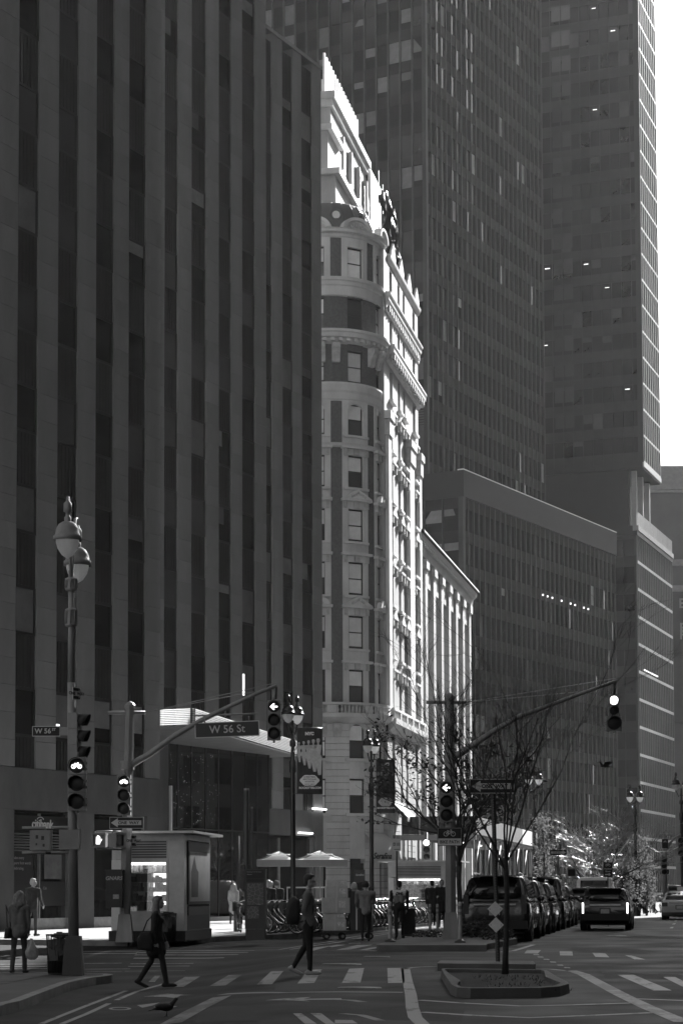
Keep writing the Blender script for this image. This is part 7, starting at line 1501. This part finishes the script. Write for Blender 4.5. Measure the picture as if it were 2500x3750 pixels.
# ------------------------------------------------------------------ trees
m_bark = M('bark', .035, .9, .35, 8, .6, 40); m_twig = M('twig_bark', .03, .85, .2); m_leafd = M('dry_leaf', .05, .7, .35, 4, rv=.4); m_leafl = translucentM('lit_leaf', .15, .5)
def tree(label, base, seed, trunk_h, r0, limbs, spread, height, levels=4, leaves=0, leafm=None, leaf=.05, wob=.12, sides=5, upright=.6, twigm=None, kids=(3, 4), minr=.0028, tips=None, lean=(0, 0), leafzone=.0, lenf=.62, lr=1.0):
    root = empty('street_tree', base); tag(root, label, 'tree', None); rr = random.Random(seed); tk = MB(); tw = MB(); lf = MB(); ends = []
    tp = [(lean[0] * q + .02 * math.sin(q * 5 + seed), lean[1] * q + .02 * math.cos(q * 4), trunk_h * q) for q in (0, .15, .4, .7, 1)]; tk.tube(tp, [r0 * 1.25, r0, r0 * .92, r0 * .88, r0 * .95], 9)
    top = Vector(tp[-1])
    def grow_b(p, d, L, r, lev):
        n = 5 if lev < 2 else 4; pts = [p.copy()]; q = p.copy(); dd = d.copy()
        for k in range(n):
            dd = (dd + Vector((rr.gauss(0, wob), rr.gauss(0, wob), rr.gauss(0, wob * .5) + .05 * upright))).normalized(); q = q + dd * (L / n); pts.append(q.copy())
        r1 = max(minr * .6, r * .55); (tk if lev < 1 else tw).tube(pts, [r + (r1 - r) * k / n for k in range(n + 1)], sides if lev < 2 else 3, cap=False)
        if lev >= levels - 2: ends.extend(pts[2:])
        if lev < levels - 1:
            for k in range(rr.randint(*kids) + (1 if lev == 0 else 0)):
                t = rr.uniform(.25, 1.0); i = min(n - 1, int(t * n)); o = pts[i].lerp(pts[i + 1], t * n - i); az = rr.random() * 6.283; ax = Vector((math.cos(az), math.sin(az), 0)); ax = (ax - dd * ax.dot(dd)).normalized(); an = rr.uniform(.3, .75)
                grow_b(o, (dd * math.cos(an) + ax * math.sin(an) + Vector((0, 0, .12 * upright))).normalized(), L * rr.uniform(lenf - .14, lenf + .08), max(minr, r * rr.uniform(.42, .6)), lev + 1)
    for k in range(limbs):
        a = 6.283 * k / limbs + rr.uniform(-.3, .3); o = rr.uniform(.25, 1.0) * spread; L = height * rr.uniform(.65, .95); d = Vector((math.cos(a) * o, math.sin(a) * o, 1)).normalized(); grow_b(top - Vector((0, 0, rr.random() * trunk_h * .12)), d, L, r0 * lr * rr.uniform(.42, .6), 0)
    tk.build('trunk', m_bark, root); c = tw.build('crown_twigs', twigm or m_twig, root)
    if leaves and ends:
        for k in range(leaves):
            p = rr.choice(ends) + Vector((rr.gauss(0, .06), rr.gauss(0, .06), rr.gauss(0, .05)))
            u = Vector((rr.gauss(0, 1), rr.gauss(0, 1), rr.gauss(0, .7))).normalized() * leaf * rr.uniform(.6, 1.2); w = u.cross(Vector((rr.gauss(0, 1), rr.gauss(0, 1), rr.gauss(0, 1)))).normalized() * leaf * .4; lf.quad(p - u, p + w, p + u, p - w)
        lf.build('crown_leaves', leafm or m_leafd, root)
    return root
g = G(1853, 3568, .1); tree('slender bare tree with many fine twigs in the near kerbed planter', (g.x, g.y, .1), 11, 1.95, .05, 8, 1.0, 3.3, 5, wob=.10, upright=.5, kids=(3, 4), minr=.0026, lenf=.6, lr=.68)
g = G(1692, 3432, .16); tree('small tree keeping its last dark leaves beside the thick signal pole', (g.x, g.y + 1.2, .16), 7, 2.2, .085, 7, .9, 3.1, 4, leaves=1500, leaf=.085, wob=.14, upright=.5, kids=(3, 5), minr=.005, lenf=.6)
# far plaza trees, backlit
m_shine = M('shiny_twig', .14, .35, .3, 9, spec=.7)
g = P(2172, 3264, 104); tree('backlit fan-shaped bare tree wound with silvery lights beyond the van', (g.x, 104, 0), 5, 1.5, .11, 10, 1.25, 3.3, 5, leaves=1600, leafm=m_leafl, leaf=.05, wob=.13, upright=.25, twigm=m_shine, kids=(3, 4), minr=.006)
def column_tree(px, d, h, r, label, seed, n=2300, z0=.6):
    g = P(px, 3264, d); root = empty('column_tree', (g.x, d, 0)); tag(root, label, 'tree'); rr = random.Random(seed); b = MB(); t = MB(); t.tube([(0, 0, 0), (.03, 0, h * .5), (0, 0, h * .95)], [.08, .06, .02], 7)
    for k in range(26): a = rr.random() * 6.3; z = rr.uniform(z0, h * .9); t.tube([(0, 0, z), (r * .5 * math.cos(a), r * .5 * math.sin(a), z + .25), (r * .85 * math.cos(a), r * .85 * math.sin(a), z + .6)], [.02, .012, .006], 4)
    t.build('trunk', m_bark, root); cl = [(rr.random() * 6.3, rr.uniform(z0, h), rr.uniform(.3, .9)) for _ in range(38)]
    for k in range(n):
        a, z, q = rr.choice(cl); rad = r * q * (1 - .35 * z / h); c = Vector((rad * math.cos(a) + rr.gauss(0, .16), rad * math.sin(a) + rr.gauss(0, .16), z + rr.gauss(0, .17))); u = Vector((rr.gauss(0, 1), rr.gauss(0, 1), rr.gauss(0, 1))).normalized() * rr.uniform(.04, .08); w = u.cross(Vector((rr.gauss(0, 1), rr.gauss(0, 1), rr.gauss(0, 1)))).normalized() * .032; b.quad(c - u, c + w, c + u, c - w)
    b.build('crown', m_leafl, root)
column_tree(1990, 106, 5.3, .75, 'sunlit columnar leafy tree by the far lamp post', 3); column_tree(2338, 118, 4.6, .85, 'sunlit columnar tree right of the crossing people', 4); column_tree(2275, 114, 3.3, 1.5, 'rounded backlit leafy tree behind the black crossover', 6, 2600, .9); column_tree(2365, 119, 3.6, .6, 'small bright tree at the edge of the sunlit plaza', 9, 1200)
column_tree(1945, 112, 1.9, .8, 'low bright shrub mass behind the parked cars', 12, 900, .3)
for s in (WORK,): bpy.data.scenes.remove(s)
# ------------------------------------------------------------------ the hazy air of the avenue
hm = bpy.data.materials.new('city_haze'); hm.use_nodes = True; hn = hm.node_tree; hn.nodes.clear()
ho = hn.nodes.new('ShaderNodeOutputMaterial'); pv = hn.nodes.new('ShaderNodeVolumePrincipled')
pv.inputs['Color'].default_value = (.92, .92, .92, 1); pv.inputs['Density'].default_value = 0.0001; pv.inputs['Anisotropy'].default_value = 0.25
hn.links.new(pv.outputs[0], ho.inputs['Volume'])
hz = MB().box(-760, 960, -200, 1560, -1.0, 156).build('haze', hm); tag(hz, 'pale autumn haze filling the avenue between the towers', kind='stuff')
